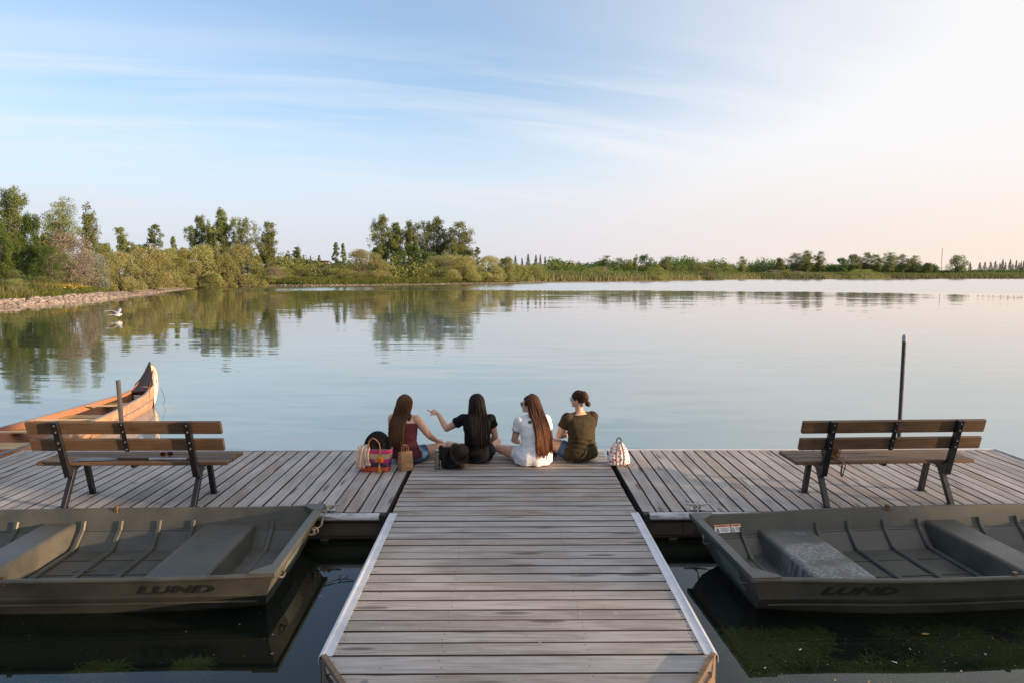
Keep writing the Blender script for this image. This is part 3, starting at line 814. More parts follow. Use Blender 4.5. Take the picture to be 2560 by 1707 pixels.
    for s in (-1, 1):
        bm = bmesh.new(); c = s*hb0*0.58
        tube(bm, spline([(rk(0.235)-0.003, c-0.055, 0.235), (rk(0.225)-0.035, c-0.04, 0.225), (rk(0.215)-0.04, c, 0.212), (rk(0.225)-0.035, c+0.04, 0.225), (rk(0.235)-0.003, c+0.055, 0.235)], 4), 0.008, 8)
        from_bm('handle', bm, M_BOAT, t)
    bm = bmesh.new()
    yp = near*0.08
    v = [bm.verts.new((rk(z_)-0.008, y_, z_)) for y_, z_ in ((yp-0.21, 0.09), (yp+0.21, 0.09), (yp+0.23, 0.27), (yp-0.23, 0.27))]
    w_ = [bm.verts.new((rk(z_)+0.004, y_, z_)) for y_, z_ in ((yp-0.21, 0.09), (yp+0.21, 0.09), (yp+0.23, 0.27), (yp-0.23, 0.27))]
    bm.faces.new(v); bm.faces.new(w_[::-1])
    for i in range(4): bm.faces.new((v[i], v[(i+1) % 4], w_[(i+1) % 4], w_[i]))
    bmesh.ops.recalc_face_normals(bm, faces=bm.faces)
    from_bm('bow_panel', bm, mat_plain('chalky_green_panel', (0.15, 0.18, 0.15), 0.6, 0, 0.35, 9), t)
    # lettering on the side facing the camera
    u0 = 0.78 if near < 0 else 0.72
    b = hb(u0)
    gu = gz(u0); slope = math.atan2(0.075, gu-0.185)
    ex = Vector((1, 0, 0)) if near < 0 else Vector((-1, 0, 0))
    ez = Vector((0, near*math.sin(slope), math.cos(slope))); nrm = ex.cross(ez)
    if nrm.y*near < 0: nrm = -nrm
    yaw = math.atan2(hb(u0+0.3)-hb(u0-0.3), 0.6)*near
    M = Matrix.Translation((u0, near*(b-0.075*(gu-0.215)/(gu-0.185)+0.0042), 0.215)) @ Matrix.Rotation(yaw, 4, 'Z') @ Matrix(((ex.x, ez.x, nrm.x, 0), (ex.y, ez.y, nrm.y, 0), (ex.z, ez.z, nrm.z, 0), (0, 0, 0, 1))) @ Matrix.Diagonal((1.9, 1, 1, 1))
    text_mesh('lettering', 'LUND', 0.105, M_LETTER, M, t, 0.3, 0.0015, 1.05, 0.004)
    return t
boat_l = jon_boat(-1.795, 5.700, PI+R(1.2), 'olive boat on the left, sunlight catching one seat, blunt bow towards the walkway', 0.764, 0.779, 1, 0.20)
boat_r = jon_boat(1.806, 5.505, R(4.3), 'olive boat on the right with white scuffs on its front seat and two stickers inside', 0.672, 0.772, -1, 0.22)
# stickers inside the far side of the right boat
M_WHITE = mat_plain('white_sticker', (0.75, 0.76, 0.78), 0.4, 0, 0.04); M_ORANGE = mat_plain('orange_sticker', (0.75, 0.24, 0.05), 0.4, 0, 0.04); M_INK = mat_plain('dark_ink', (0.03, 0.03, 0.06), 0.5, 0, 0.05)
for (xa, xb) in ((0.17, 0.325), (0.335, 0.43)):
    st = None
    for nm, mt, box4, dd in (('warning_sticker', M_WHITE, (0, 1, 0.225, 0.292), 0.0), ('sticker_header', M_ORANGE, (0.01, 0.99, 0.274, 0.291), 0.0015), ('sticker_lines', M_INK, None, 0.0025)):
        bm = bmesh.new()
        def q(f0, f1, z0_, z1_, d_):
            vs = []
            for f, zz in ((f0, z0_), (f1, z0_), (f1, z1_), (f0, z1_)):
                u = xa+(xb-xa)*f; h = 0.672 + (0.100)*((lambda s: s*s*(3-2*s))(min(1, u/1.5)))
                yy = h - 0.014 - (0.352+0.03*max(0, 1-u/1.1)**2-zz)*0.45 - 0.006 - d_
                vs.append(bm.verts.new((u, yy, zz)))
            bm.faces.new(vs[::-1])
        if box4: q(*box4, dd)
        else:
            for i in range(4): q(0.38, 0.93-0.1*(i % 2), 0.262-i*0.009, 0.2645-i*0.009, dd)
            q(0.13, 0.23, 0.250, 0.264, dd); q(0.10, 0.26, 0.240, 0.248, dd); q(0.07, 0.15, 0.230, 0.239, dd); q(0.21, 0.29, 0.230, 0.239, dd)
            q(0.25, 0.75, 0.280, 0.286, dd+0.001)
        if nm == 'warning_sticker': st = from_bm(nm, bm, mt, boat_r)
        else: from_bm(nm, bm, mt, st)
# twigs and leaves lying in the boats
def twig(t, pts, r, label):
    bm = bmesh.new(); tube(bm, spline(pts, 4), r, 6); o = from_bm('twig', bm, mat_plain('twig_bark', (0.10, 0.07, 0.045), 0.85), None, t)
    return tag(o, label, 'twig')
twig((-3.66, 5.72, 0.05), [(-0.09, -0.01, 0), (-0.03, 0.01, 0.006), (0.04, 0.005, 0.003), (0.10, 0.015, 0.008)], 0.006, 'pale twig lying on the floor of the left boat between its ribs')
twig((-2.93, 5.22, 0.055), [(-0.10, 0.02, 0), (-0.03, -0.01, 0.012), (0.03, 0.01, 0.01), (0.10, -0.005, 0.0)], 0.012, 'dark crumpled stick lying against the front seat of the left boat')

# ropes
M_ROPE = mat_plain('pale_rope', (0.42, 0.35, 0.27), 0.8, 0, 0.3, 120, 0.5)
def rope(pts, r, label, coils=()):
    bm = bmesh.new(); tube(bm, spline(pts, 6), r, 8)
    for c in coils: tube(bm, spline(c, 6), r, 8)
    o = from_bm('mooring_rope', bm, M_ROPE); return tag(o, label, 'rope', 'ropes tying the boats to the cleats')
def ring(c, r, ax, n=8, tilt=0.0):
    c = Vector(c); a = Vector(ax).normalized(); u = a.orthogonal().normalized(); w = a.cross(u)
    return [c + (u*math.cos(2*PI*i/n)+w*math.sin(2*PI*i/n))*r for i in range(n+1)]
rope([(-1.77, 6.60, 0.335), (-1.76, 6.53, 0.325), (-1.79, 6.44, 0.235), (-1.80, 6.40, 0.20), (-1.78, 6.38, 0.235), (-1.775, 6.42, 0.27), (-1.79, 6.40, 0.20), (-1.85, 6.28, 0.19), (-1.80, 6.22, 0.22)], 0.007,
     'pale knotted rope tying the left boat to its cleat',
     [ring((-1.775, 6.60, 0.315), 0.028, (0, 0.2, 1)), ring((-1.765, 6.60, 0.328), 0.03, (0.3, 0.1, 1)), ring((-1.82, 6.25, 0.20), 0.035, (1, 0.3, 0.2)), ring((-1.80, 6.24, 0.215), 0.03, (0.4, 1, 0.2))])
rope([(1.90, 6.60, 0.335), (1.885, 6.53, 0.325), (1.875, 6.48, 0.29), (1.845, 6.32, 0.26), (1.80, 6.10, 0.28), (1.79, 5.98, 0.24)], 0.006,
     'thin pale rope dropping from the cleat to the bow of the right boat',
     [ring((1.89, 6.60, 0.318), 0.03, (0, 0.2, 1)), ring((1.91, 6.60, 0.33), 0.032, (0.2, -0.3, 1)), ring((1.80, 6.0, 0.24), 0.025, (1, 0.2, 0))])

# ------------------------------------------------------------------ canoe
M_CANOE = None
def mat_canoe():
    t = NT('varnished_canoe_skin'); v = t.obj(); s = t.n('ShaderNodeSeparateXYZ'); t.l.new(v, s.inputs[0])
    n = t.noise(v, 5, 6, 0.65); b = t.noise(t.mapping(v, (2, 9, 9)), 3, 5, 0.6)
    c = t.mix(t.ramp(n.outputs[0], 0.35, 0.65), (0.33, 0.165, 0.095), (0.45, 0.25, 0.155))
    c = t.mix(t.ramp(b.outputs[0], 0.5, 0.7, 0, 0.4), c, (0.55, 0.35, 0.23))
    # dark seams where the bark panels meet
    w = t.math('ABSOLUTE', t.math('SUBTRACT', t.math('FRACT', t.math('MULTIPLY', t.math('ADD', s.outputs[1], 8.0), 0.83)), 0.5))
    c = t.mix(t.ramp(w, 0.010, 0.004), c, (0.07, 0.04, 0.03))
    t.bsdf(c, 0.42, 0, None, 0.5); return t.m
M_CANOE = mat_canoe()
M_CANOEIN = mat_plain('canoe_lining', (0.29, 0.13, 0.07), 0.65, 0, 0.2, 4)  # interior shadow is mixed into this darker lining colour
M_GREYRAIL = mat_plain('grey_canoe_gunwale', (0.16, 0.155, 0.17), 0.5, 0, 0.2, 8)
M_ASH = mat_timber('pale_ash_wood', (0.52, 0.36, 0.20), (0.66, 0.48, 0.29), 0.5)
M_SEATWOOD = mat_timber('golden_canoe_seat', (0.36, 0.19, 0.04), (0.48, 0.27, 0.07), 0.5)
M_DECKBLACK = mat_plain('dark_canoe_deck', (0.030, 0.022, 0.026), 0.5, 0, 0.3, 12)
can = empty('canoe', (-7.06, 0, 0), 0, 'large orange canoe with a tall curled prow floating beyond the left bench', 'canoe')
def c_half(y):      # half beam at the gunwale; the bow is at y = 13.7
    s = max(0.0, min(1.0, (13.62-y)/4.6)); return 0.57*math.sin(s*PI/2)**0.85 + 0.012
def c_sheer(y):     # gunwale height
    s = max(0, (y-12.2)/1.25); a = 0.33 + 0.05*max(0, (y-10.5)/2.5)**2
    return a + (0.46*max(0.0, min(1.15, (y-12.75)/0.75))**2.3)
def c_keel(y):
    return -0.09 if y < 12.9 else -0.09 + 0.10*((y-12.9)/0.55)**2
def c_cx(y): return 0.04*math.sin((y-8)*0.5)
ys = list(np.linspace(6.4, 12.6, 20)) + [12.8, 12.95, 13.1, 13.22, 13.32, 13.40, 13.46]
def c_sec(y, inner):
    b = c_half(y); zs = c_sheer(y); zk = c_keel(y); pts = []
    off = 0.012 if inner else 0
    if inner: zk = max(0.03, zk+0.02)
    for a in np.linspace(0, 1, 9):
        th = a*PI/2
        xx = (b-off)*(math.cos(th)**0.55); z_ = zk + (zs-zk)*(1-math.sin(th)**0.9) if a > 0 else zs
        pts.append((xx, z_))
    pts[-1] = (0.0, zk)
    return pts
for inner, mt, nm in ((False, M_CANOE, 'hull'), (True, M_CANOEIN, 'lining')):
    bm = bmesh.new(); rows = []
    for y in (ys if not inner else [q for q in ys if q < 13.2]):
        s = c_sec(y, inner); cx = c_cx(y)
        p = [(cx+a, y, b) for a, b in s] + [(cx-a, y, b) for a, b in reversed(s[:-1])]
        rows.append([bm.verts.new(q) for q in p])
    for i in range(len(rows)-1):
        for j in range(len(rows[0])-1):
            q = (rows[i][j], rows[i][j+1], rows[i+1][j+1], rows[i+1][j]); bm.faces.new(q if inner else q[::-1])
    bm.faces.new(rows[0])
    if inner: bm.faces.new(rows[-1][::-1])
    hull_o = from_bm(nm, bm, mt, can, smooth=True)
# prow: curled stem head as a thin lofted blade
def blade(outline, th, name, mat, x_off=0.0, ymap=None):
    """outline of (y,z, halfwidth)"""
    bm = bmesh.new()
    a = [bm.verts.new((c_cx(13.4)+w+x_off, y, z)) for y, z, w in outline]; b = [bm.verts.new((c_cx(13.4)-w+x_off, y, z)) for y, z, w in outline]
    n = len(outline)
    bm.faces.new(a); bm.faces.new(b[::-1])
    for i in range(n): bm.faces.new((a[i], b[i], b[(i+1) % n], a[(i+1) % n]))
    bmesh.ops.recalc_face_normals(bm, faces=bm.faces)
    return bm
stem = [(13.40, 0.0), (13.52, 0.05), (13.62, 0.16), (13.69, 0.30), (13.72, 0.45), (13.71, 0.60), (13.66, 0.73), (13.58, 0.81), (13.49, 0.845), (13.41, 0.83)]
inner_e = [(13.38, 0.76), (13.37, 0.60), (13.36, 0.45), (13.35, 0.30), (13.35, 0.15), (13.36, 0.02)]
# panels either side bulge towards the hull: build as a grid between inner edge (wide) and stem (thin)
def stem_pt(f):     # f 0..1 bottom to top
    k = f*(len(stem)-1); i = min(int(k), len(stem)-2); u = k-i
    return (stem[i][0]*(1-u)+stem[i+1][0]*u, stem[i][1]*(1-u)+stem[i+1][1]*u)
def inner_pt(f):
    return (13.36+0.03*f, 0.0+0.80*f)
for s in (-1, 1):
    bm = bmesh.new(); g = []
    for i in range(13):
        f = i/12; row = []
        for j in range(7):
            u = j/6; a = inner_pt(f); b = stem_pt(f)
            yy = a[0]*(1-u)+b[0]*u; z_ = a[1]*(1-u)+b[1]*u
            w = (0.075*(1-f*0.55))*(1-u)**0.8 + 0.010
            row.append(bm.verts.new((c_cx(13.4)+s*w, yy, z_)))
        g.append(row)
    for i in range(12):
        for j in range(6):
            q = (g[i][j], g[i][j+1], g[i+1][j+1], g[i+1][j]); bm.faces.new(q if s > 0 else q[::-1])
    from_bm('prow_side', bm, M_CANOE, can, smooth=True)
    # white painted panel over the side with a dark squiggle
    bm = bmesh.new(); g = []
    for i in range(15):
        f = 0.06+0.86*i/14; row = []
        for j in range(6):
            u = 0.18+0.66*j/5; a = inner_pt(f); b = stem_pt(f)
            yy = a[0]*(1-u)+b[0]*u; z_ = a[1]*(1-u)+b[1]*u
            w = (0.075*(1-f*0.55))*(1-u)**0.8 + 0.010 + 0.003
            row.append(bm.verts.new((c_cx(13.4)+s*w, yy, z_)))
        g.append(row)
    for i in range(14):
        for j in range(5):
            q = (g[i][j], g[i][j+1], g[i+1][j+1], g[i+1][j]); bm.faces.new(q if s > 0 else q[::-1])
    wp = from_bm('white_panel', bm, mat_plain('cream_paint', (0.80, 0.72, 0.56), 0.5, 0, 0.08), can, smooth=True)
    bm = bmesh.new()
    def sp(f, u, e=0.008):
        a = inner_pt(f); b = stem_pt(f); w = (0.075*(1-f*0.55))*(1-u)**0.8 + 0.010 + e
        return (c_cx(13.4)+s*w, a[0]*(1-u)+b[0]*u, a[1]*(1-u)+b[1]*u)
    tube(bm, spline([sp(0.80, 0.50), sp(0.74, 0.62), sp(0.69, 0.52), sp(0.63, 0.66), sp(0.57, 0.60)], 5), 0.006, 6)
    tube(bm, spline([sp(0.80, 0.50), sp(0.77, 0.38), sp(0.71, 0.50)], 5), 0.005, 6)
    tube(bm, [sp(0.56, 0.50), sp(0.53, 0.64), sp(0.50, 0.56)], 0.010, 6)
    tube(bm, spline([sp(0.34, 0.5), sp(0.30, 0.62), sp(0.27, 0.5)], 4), 0.004, 6)
    from_bm('painted_squiggle', bm, M_LETTER, wp)
bm = bmesh.new(); tube(bm, [(c_cx(13.4), q.x, q.y) for q in spline([(p[0], p[1], 0) for p in stem], 4)], 0.014, 8)
from_bm('stem_band', bm, M_GREYRAIL, can)
# dark deck sweeping up to the tip
bm = bmesh.new(); rows = []
dk = [(12.98, None), (13.08, None), (13.18, None), (13.27, None), (13.34, None), (13.40, None), (13.44, None)]
for i, (y, _) in enumerate(dk):
    zt = c_sheer(y)+0.012 if y < 13.3 else c_sheer(y)+0.012 + (0.0 if y < 13.36 else 0.0)
    zt = (0.395, 0.43, 0.50, 0.60, 0.715, 0.84, 0.905)[i]
    b = (c_half(y)+0.008, c_half(y)+0.006, 0.175, 0.118, 0.07, 0.032, 0.014)[i]
    cx = c_cx(y); crown = 0.02*b/0.3
    rows.append([bm.verts.new((cx-b, y, zt-0.015)), bm.verts.new((cx-b, y, zt)), bm.verts.new((cx, y, zt+crown)), bm.verts.new((cx+b, y, zt)), bm.verts.new((cx+b, y, zt-0.015)), bm.verts.new((cx, y, zt-0.03))])
for i in range(len(rows)-1):
    for j in range(6): bm.faces.new((rows[i][j], rows[i][(j+1) % 6], rows[i+1][(j+1) % 6], rows[i+1][j]))
bm.faces.new(rows[0][::-1]); bm.faces.new(rows[-1])
bmesh.ops.recalc_face_normals(bm, faces=bm.faces)
from_bm('bow_deck', bm, M_DECKBLACK, can)
# side cheeks under the deck between hull sheer and deck edge
for s in (-1, 1):
    bm = bmesh.new(); up, dn = [], []
    for i, (y, _) in enumerate(dk):
        zt = (0.395, 0.43, 0.50, 0.60, 0.715, 0.84, 0.905)[i]-0.013
        b = (c_half(y)+0.004, c_half(y)+0.002, 0.171, 0.114, 0.066, 0.030, 0.012)[i]
        up.append(bm.verts.new((c_cx(y)+s*b, y, zt))); dn.append(bm.verts.new((c_cx(y)+s*(b*0.95), y, 0.25)))
    for i in range(len(dk)-1):
        q = (up[i], up[i+1], dn[i+1], dn[i]); bm.faces.new(q if s > 0 else q[::-1])
    from_bm('bow_cheek', bm, M_CANOE, can)
    bm = bmesh.new(); tube(bm, [(c_cx(y)+s*(c_half(y)+0.004), y, c_sheer(y)) for y in np.linspace(6.4, 12.98, 30)], 0.017, 8, flat=(1.2, 0.8))
    from_bm('gunwale', bm, M_GREYRAIL, can)
    bm = bmesh.new(); tube(bm, [(c_cx(y)+s*(c_half(y)*0.985), y, 0.16+0.02*max(0, y-12)) for y in np.linspace(6.6, 13.3, 24)], 0.009, 6)
    from_bm('rub_strip', bm, M_GREYRAIL, can)
def cross(y, w, th, z, mat, name):
    bm = bmesh.new(); b = c_half(y)-0.02
    box(bm, c_cx(y)-b, c_cx(y)+b, y-w/2, y+w/2, z-th, z, 0.004); from_bm(name, bm, mat, can)
for y in (8.0, 8.95, 9.9, 10.75, 11.85): cross(y, 0.05, 0.024, c_sheer(y)-0.005, M_ASH, 'thwart')
for y in (8.5, 9.45, 10.35, 11.35, 12.35): cross(y, 0.24, 0.02, c_sheer(y)-0.09, M_SEATWOOD, 'canoe_seat')
bm = bmesh.new(); box(bm, -0.06, 0.06, 12.94, 12.95, 0.25, 0.33); from_bm('capacity_plate', bm, mat_plain('pale_plate', (0.45, 0.42, 0.38), 0.5), can)
bm = bmesh.new(); tube(bm, spline([(0.06, 13.71, 0.34), (0.09, 13.72, 0.26), (0.14, 13.70, 0.12), (0.12, 13.68, 0.0), (0.12, 13.66, -0.1)], 5), 0.005, 6)
from_bm('bow_line', bm, mat_plain('green_cord', (0.04, 0.06, 0.05), 0.8), can)
# rivet rows inside the boats
for bt, sgn in ((boat_l, 1), (boat_r, -1)):
    bm = bmesh.new(); hb0 = 0.764 if sgn > 0 else 0.672; hb1 = 0.779 if sgn > 0 else 0.772
    for i in range(64):
        u = 0.2+i*0.06; s_ = min(1, u/1.5); s_ = s_*s_*(3-2*s_); h = hb0+(hb1-hb0)*s_
        for zz in (0.318, 0.196):
            yy = -sgn*(h - 0.014 - (0.352-zz)*0.45 - 0.004); r_ = 0.0035
            c = [bm.verts.new((u+r_*math.cos(a), yy, zz+r_*math.sin(a))) for a in (0, 1.05, 2.09, 3.14, 4.19, 5.24)]; bm.faces.new(c)
    o = from_bm('rivets', bm, M_STEEL, bt); tag(o, kind='stuff')
# ------------------------------------------------------------------ people
from mathutils import noise as mnoise
def mat_skin():
    t = NT('skin'); n = t.noise(t.obj(), 14, 4, 0.6)
    c = t.mix(n.outputs[0], (0.52, 0.30, 0.21), (0.62, 0.38, 0.28))
    b = t.bsdf(c, 0.5, 0, None, 0.35); b.inputs['Subsurface Weight'].default_value = 0.12; b.inputs['Subsurface Scale'].default_value = 0.02
    b.inputs['Subsurface Radius'].default_value = (1, 0.35, 0.2)
    return t.m
M_SKIN = mat_skin()
def mat_cloth(name, a, b, scale=30, rough=0.85, bump=0.4, stripe=None):
    t = NT(name); v = t.obj(); n = t.noise(t.mapping(v, (1, 1, 2.2)), 9, 5, 0.6); f = t.noise(v, 220, 2, 0.5)
    c = t.mix(t.ramp(n.outputs[0], 0.3, 0.7), a, b)
    c = t.mix(t.math('MULTIPLY', f.outputs[0], 0.25), c, tuple(x*0.6 for x in a))
    t.bsdf(c, rough, 0, t.bump(n.outputs[0], bump, 0.012), 0.12); return t.m
def mat_hair(name, a, b, tip):
    t = NT(name); v = t.obj(); i = t.isl()
    n = t.noise(t.mapping(v, (90, 90, 3.5)), 1.0, 4, 0.6)
    c = t.mix(t.math('MULTIPLY_ADD', i, 0.45, t.math('MULTIPLY', n.outputs[0], 0.5)), a, b)
    s = t.n('ShaderNodeSeparateXYZ'); t.l.new(v, s.inputs[0])
    c = t.mix(t.ramp(s.outputs[2], 0.62, 0.30, 0, 0.6), c, tip)
    t.bsdf(c, 0.6, 0, t.bump(n.outputs[0], 0.35, 0.003), 0.18); return t.m

def sphere(bm, T, nu=16, nv=10):
    top = bm.verts.new(T @ Vector((0, 0, 1))); bot = bm.verts.new(T @ Vector((0, 0, -1)))
    rows = [[bm.verts.new(T @ Vector((math.sin(PI*i/nv)*math.cos(2*PI*k/nu), math.sin(PI*i/nv)*math.sin(2*PI*k/nu), math.cos(PI*i/nv)))) for k in range(nu)] for i in range(1, nv)]
    for k in range(nu):
        k2 = (k+1) % nu
        bm.faces.new((top, rows[0][k], rows[0][k2])); bm.faces.new((bot, rows[-1][k2], rows[-1][k]))
        for i in range(nv-2): bm.faces.new((rows[i][k], rows[i+1][k], rows[i+1][k2], rows[i][k2]))

class Body:
    """capsules and lofts gathered in one bmesh, fused to one skin"""
    def __init__(s): s.bm = bmesh.new()
    def ball(s, c, r, M=None):
        r = (r, r, r) if isinstance(r, (int, float)) else r
        sphere(s.bm, Matrix.Translation(c) @ (M or Matrix.Identity(4)) @ Matrix.Diagonal((*r, 1)))
    def limb(s, pts, rs, seg=14):
        tube(s.bm, pts, rs, seg)
        for p, r in ((pts[0], rs[0]), (pts[-1], rs[-1])): s.ball(p, r*0.99)
        for p, r in zip(pts[1:-1], rs[1:-1]): s.ball(p, r*0.995)
    def loft(s, secs, seg=28, sq=1.0):
        """secs: (cx, cy, z, rx, ry)"""
        rows = []
        for cx, cy, z, rx, ry in secs:
            row = []
            for k in range(seg):
                a = 2*PI*k/seg; c, d = math.cos(a), math.sin(a)
                c = math.copysign(abs(c)**sq, c); d = math.copysign(abs(d)**sq, d)
                row.append(s.bm.verts.new((cx+rx*c, cy+ry*d, z)))
            rows.append(row)
        for i in range(len(rows)-1):
            for k in range(seg): s.bm.faces.new((rows[i][k], rows[i][(k+1) % seg], rows[i+1][(k+1) % seg], rows[i+1][k]))
        s.bm.faces.new(rows[0][::-1]); s.bm.faces.new(rows[-1])
    def build(s, name, mat, parent, voxel=0.008, smooth=2, disp=None):
        me = bpy.data.meshes.new(name); s.bm.to_mesh(me); s.bm.free()
        o = bpy.data.objects.new(name, me); COL.objects.link(o)
        m = o.modifiers.new('r', 'REMESH'); m.mode = 'VOXEL'; m.voxel_size = voxel
        if smooth:
            m = o.modifiers.new('s', 'SMOOTH'); m.factor = 0.5; m.iterations = smooth
        dg = bpy.context.evaluated_depsgraph_get(); dg.update()
        m2 = bpy.data.meshes.new_from_object(o.evaluated_get(dg)); o.modifiers.clear(); o.data = m2; bpy.data.meshes.remove(me)
        m2.name = name
        if disp:
            nrm = [v.normal.copy() for v in m2.vertices]
            for v, n in zip(m2.vertices, nrm): v.co += n*disp(v.co)
        m2.materials.clear(); m2.materials.append(mat)
        m2.polygons.foreach_set('use_smooth', [True]*len(m2.polygons)); m2.update()
        o.parent = parent
        return o

def hand(B, wrist, direc, palm_n, curl=(0.4, 0.4, 0.45, 0.5), side=1, thumb=0.5, pointing=False):
    """palm and five fingers; direc along the hand, palm_n out of the palm, side=+1 thumb on +(d x n)"""
    d = Vector(direc).normalized(); n = Vector(palm_n); n = (n - d*n.dot(d)).normalized(); a = d.cross(n)*side
    w = Vector(wrist)
    B.limb([w, w+d*0.03, w+d*0.075], [0.022, 0.026, 0.024])
    B.limb([w+d*0.03+a*0.018, w+d*0.08+a*0.026], [0.018, 0.016]); B.limb([w+d*0.03-a*0.016, w+d*0.078-a*0.026], [0.017, 0.014])
    lens = (0.068, 0.076, 0.070, 0.056)
    for i in range(4):
        b = w + d*(0.085-0.003*abs(i-1)) + a*(0.027-0.018*i)
        c = 0.04 if (pointing and i == 0) else (1.5 if pointing else curl[i])
        L = lens[i]; pts = [b]; ang = 0.0
        for k, fr in enumerate((0.45, 0.3, 0.25)):
            ang += c*(0.75 if k == 0 else 0.9)
            pts.append(pts[-1] + (d*math.cos(ang) + n*math.sin(ang))*L*fr)
        B.limb(pts, [0.0095, 0.009, 0.0085, 0.007], 8)
    tb = w + d*0.025 + a*0.026
    if pointing: pts = [tb, tb+a*0.025+d*0.02, tb+a*0.052+d*0.032, tb+a*0.075+d*0.030]
    else: pts = [tb, tb+(a*0.8+d*0.5+n*0.3*thumb).normalized()*0.034, tb+(a*0.55+d*0.9+n*0.6*thumb).normalized()*0.062, tb+(a*0.4+d*1.0+n*0.8*thumb).normalized()*0.085]
    B.limb(pts, [0.0125, 0.011, 0.0095, 0.008], 8)

def rotz(a): return Matrix.Rotation(a, 4, 'Z')
def head(B, c, yaw, tilt=0.0, pitch=0.0, s=1.0):
    """skull, jaw, nose, lips, brow and ears; faces local +y turned by yaw"""
    M = Matrix.Translation(c) @ rotz(yaw) @ Matrix.Rotation(pitch, 4, 'X') @ Matrix.Rotation(tilt, 4, 'Y') @ Matrix.Scale(s, 4)
    def b(p, r): 
        sphere(B.bm, M @ Matrix.Translation(p) @ Matrix.Diagonal((*r, 1)))
    b((0, -0.012, 0.025), (0.074, 0.092, 0.083)); b((0, 0.018, -0.02), (0.062, 0.070, 0.082)); b((0, 0.046, -0.075), (0.036, 0.036, 0.026))
    b((0, 0.076, 0.018), (0.045, 0.018, 0.014)); b((0, 0.095, -0.018), (0.010, 0.014, 0.022)); b((0, 0.100, -0.030), (0.014, 0.013, 0.011))
    b((0, 0.084, -0.056), (0.022, 0.012, 0.006)); b((0, 0.082, -0.064), (0.019, 0.011, 0.006)); b((0, 0.078, -0.088), (0.016, 0.013, 0.012))
    b((0.036, 0.062, -0.025), (0.022, 0.018, 0.020)); b((-0.036, 0.062, -0.025), (0.022, 0.018, 0.020))
    for e in (-1, 1): b((e*0.074, -0.005, -0.012), (0.010, 0.020, 0.030))
    return M

def seated(name_pos, yaw, label, P):
    """cross-legged seated woman; P holds pose options"""
    x, y = name_pos
    t = empty('person', (x, y, DZ), yaw, label, 'person', 'women sitting at the end of the dock')
    B = Body(); ln = P.get('lean', 0.0); sd_ = P.get('side', 0.0); bw = P.get('bw', 1.07)
    def cy(z): return -0.02 - 0.06*math.sin(min(1, max(0, z/0.6))*PI)*P.get('slump', 1.0) + ln*z
    def cx(z): return sd_*z
    tor = [(0.035, 0.150, 0.115), (0.07, 0.172, 0.135), (0.13, 0.172, 0.132), (0.20, 0.148, 0.112), (0.27, 0.132, 0.100), (0.35, 0.138, 0.103), (0.43, 0.150, 0.108), (0.50, 0.158, 0.105), (0.55, 0.150, 0.090), (0.585, 0.105, 0.070), (0.61, 0.062, 0.056)]
    S = [(cx(z), cy(z), z, rx*bw, ry*bw) for z, rx, ry in tor]
    B.loft(S)
    ztop = 0.61
    hc = Vector(P.get('head', (cx(0.74), cy(0.74)+0.035, 0.745)))
    B.limb([(cx(ztop-0.02), cy(ztop-0.02), ztop-0.02), (cx(0.65), cy(0.65)+0.005, 0.65), tuple(hc+Vector((0, -0.01, -0.05)))], [0.056, 0.051, 0.050])
    HM = head(B, hc, P.get('hyaw', 0), P.get('htilt', 0), P.get('hpitch', 0))
    arms = P['arms']; legs = P['legs']
    sh = {}
    for s in (-1, 1):
        S0 = Vector((cx(0.545)+s*0.152*bw, cy(0.545)+0.005, 0.548)) + Vector(P.get('sh%d' % s, (0, 0, 0)))
        sh[s] = S0
        el, wr, hd, pn, side, pt, curl = arms[s]
        el, wr = Vector(el), Vector(wr)
        B.limb([(cx(0.615), cy(0.615), 0.612), Vector((cx(0.59), cy(0.59), 0.588)).lerp(S0, 0.5), S0], [0.040, 0.040, 0.050])
        m1 = S0.lerp(el, 0.45); m2 = el.lerp(wr, 0.35)
        B.limb([S0, m1, el], [0.055*bw, 0.048*bw, 0.039]); B.limb([el, m2, wr], [0.039, 0.039, 0.025])
        hand(B, wr, hd, pn, (curl,)*4, side, 0.5, pt)
        kn, an, toe = legs[s]
        hip = Vector((s*0.095, 0.0, 0.095)); kn, an, toe = Vector(kn), Vector(an), Vector(toe)
        B.limb([hip, hip.lerp(kn, 0.5), kn], [0.093*bw, 0.077*bw, 0.054]); B.limb([kn, kn.lerp(an, 0.35), kn.lerp(an, 0.7), an], [0.054, 0.053, 0.040, 0.031])
        B.limb([an, an.lerp(toe, 0.5), toe], [0.032, 0.030, 0.020])
    body = B.build('body', M_SKIN, t, 0.0062, 2)
    return t, dict(cx=cx, cy=cy, S=S, sh=sh, HM=HM, hc=hc, arms=arms, legs=legs, bw=bw)

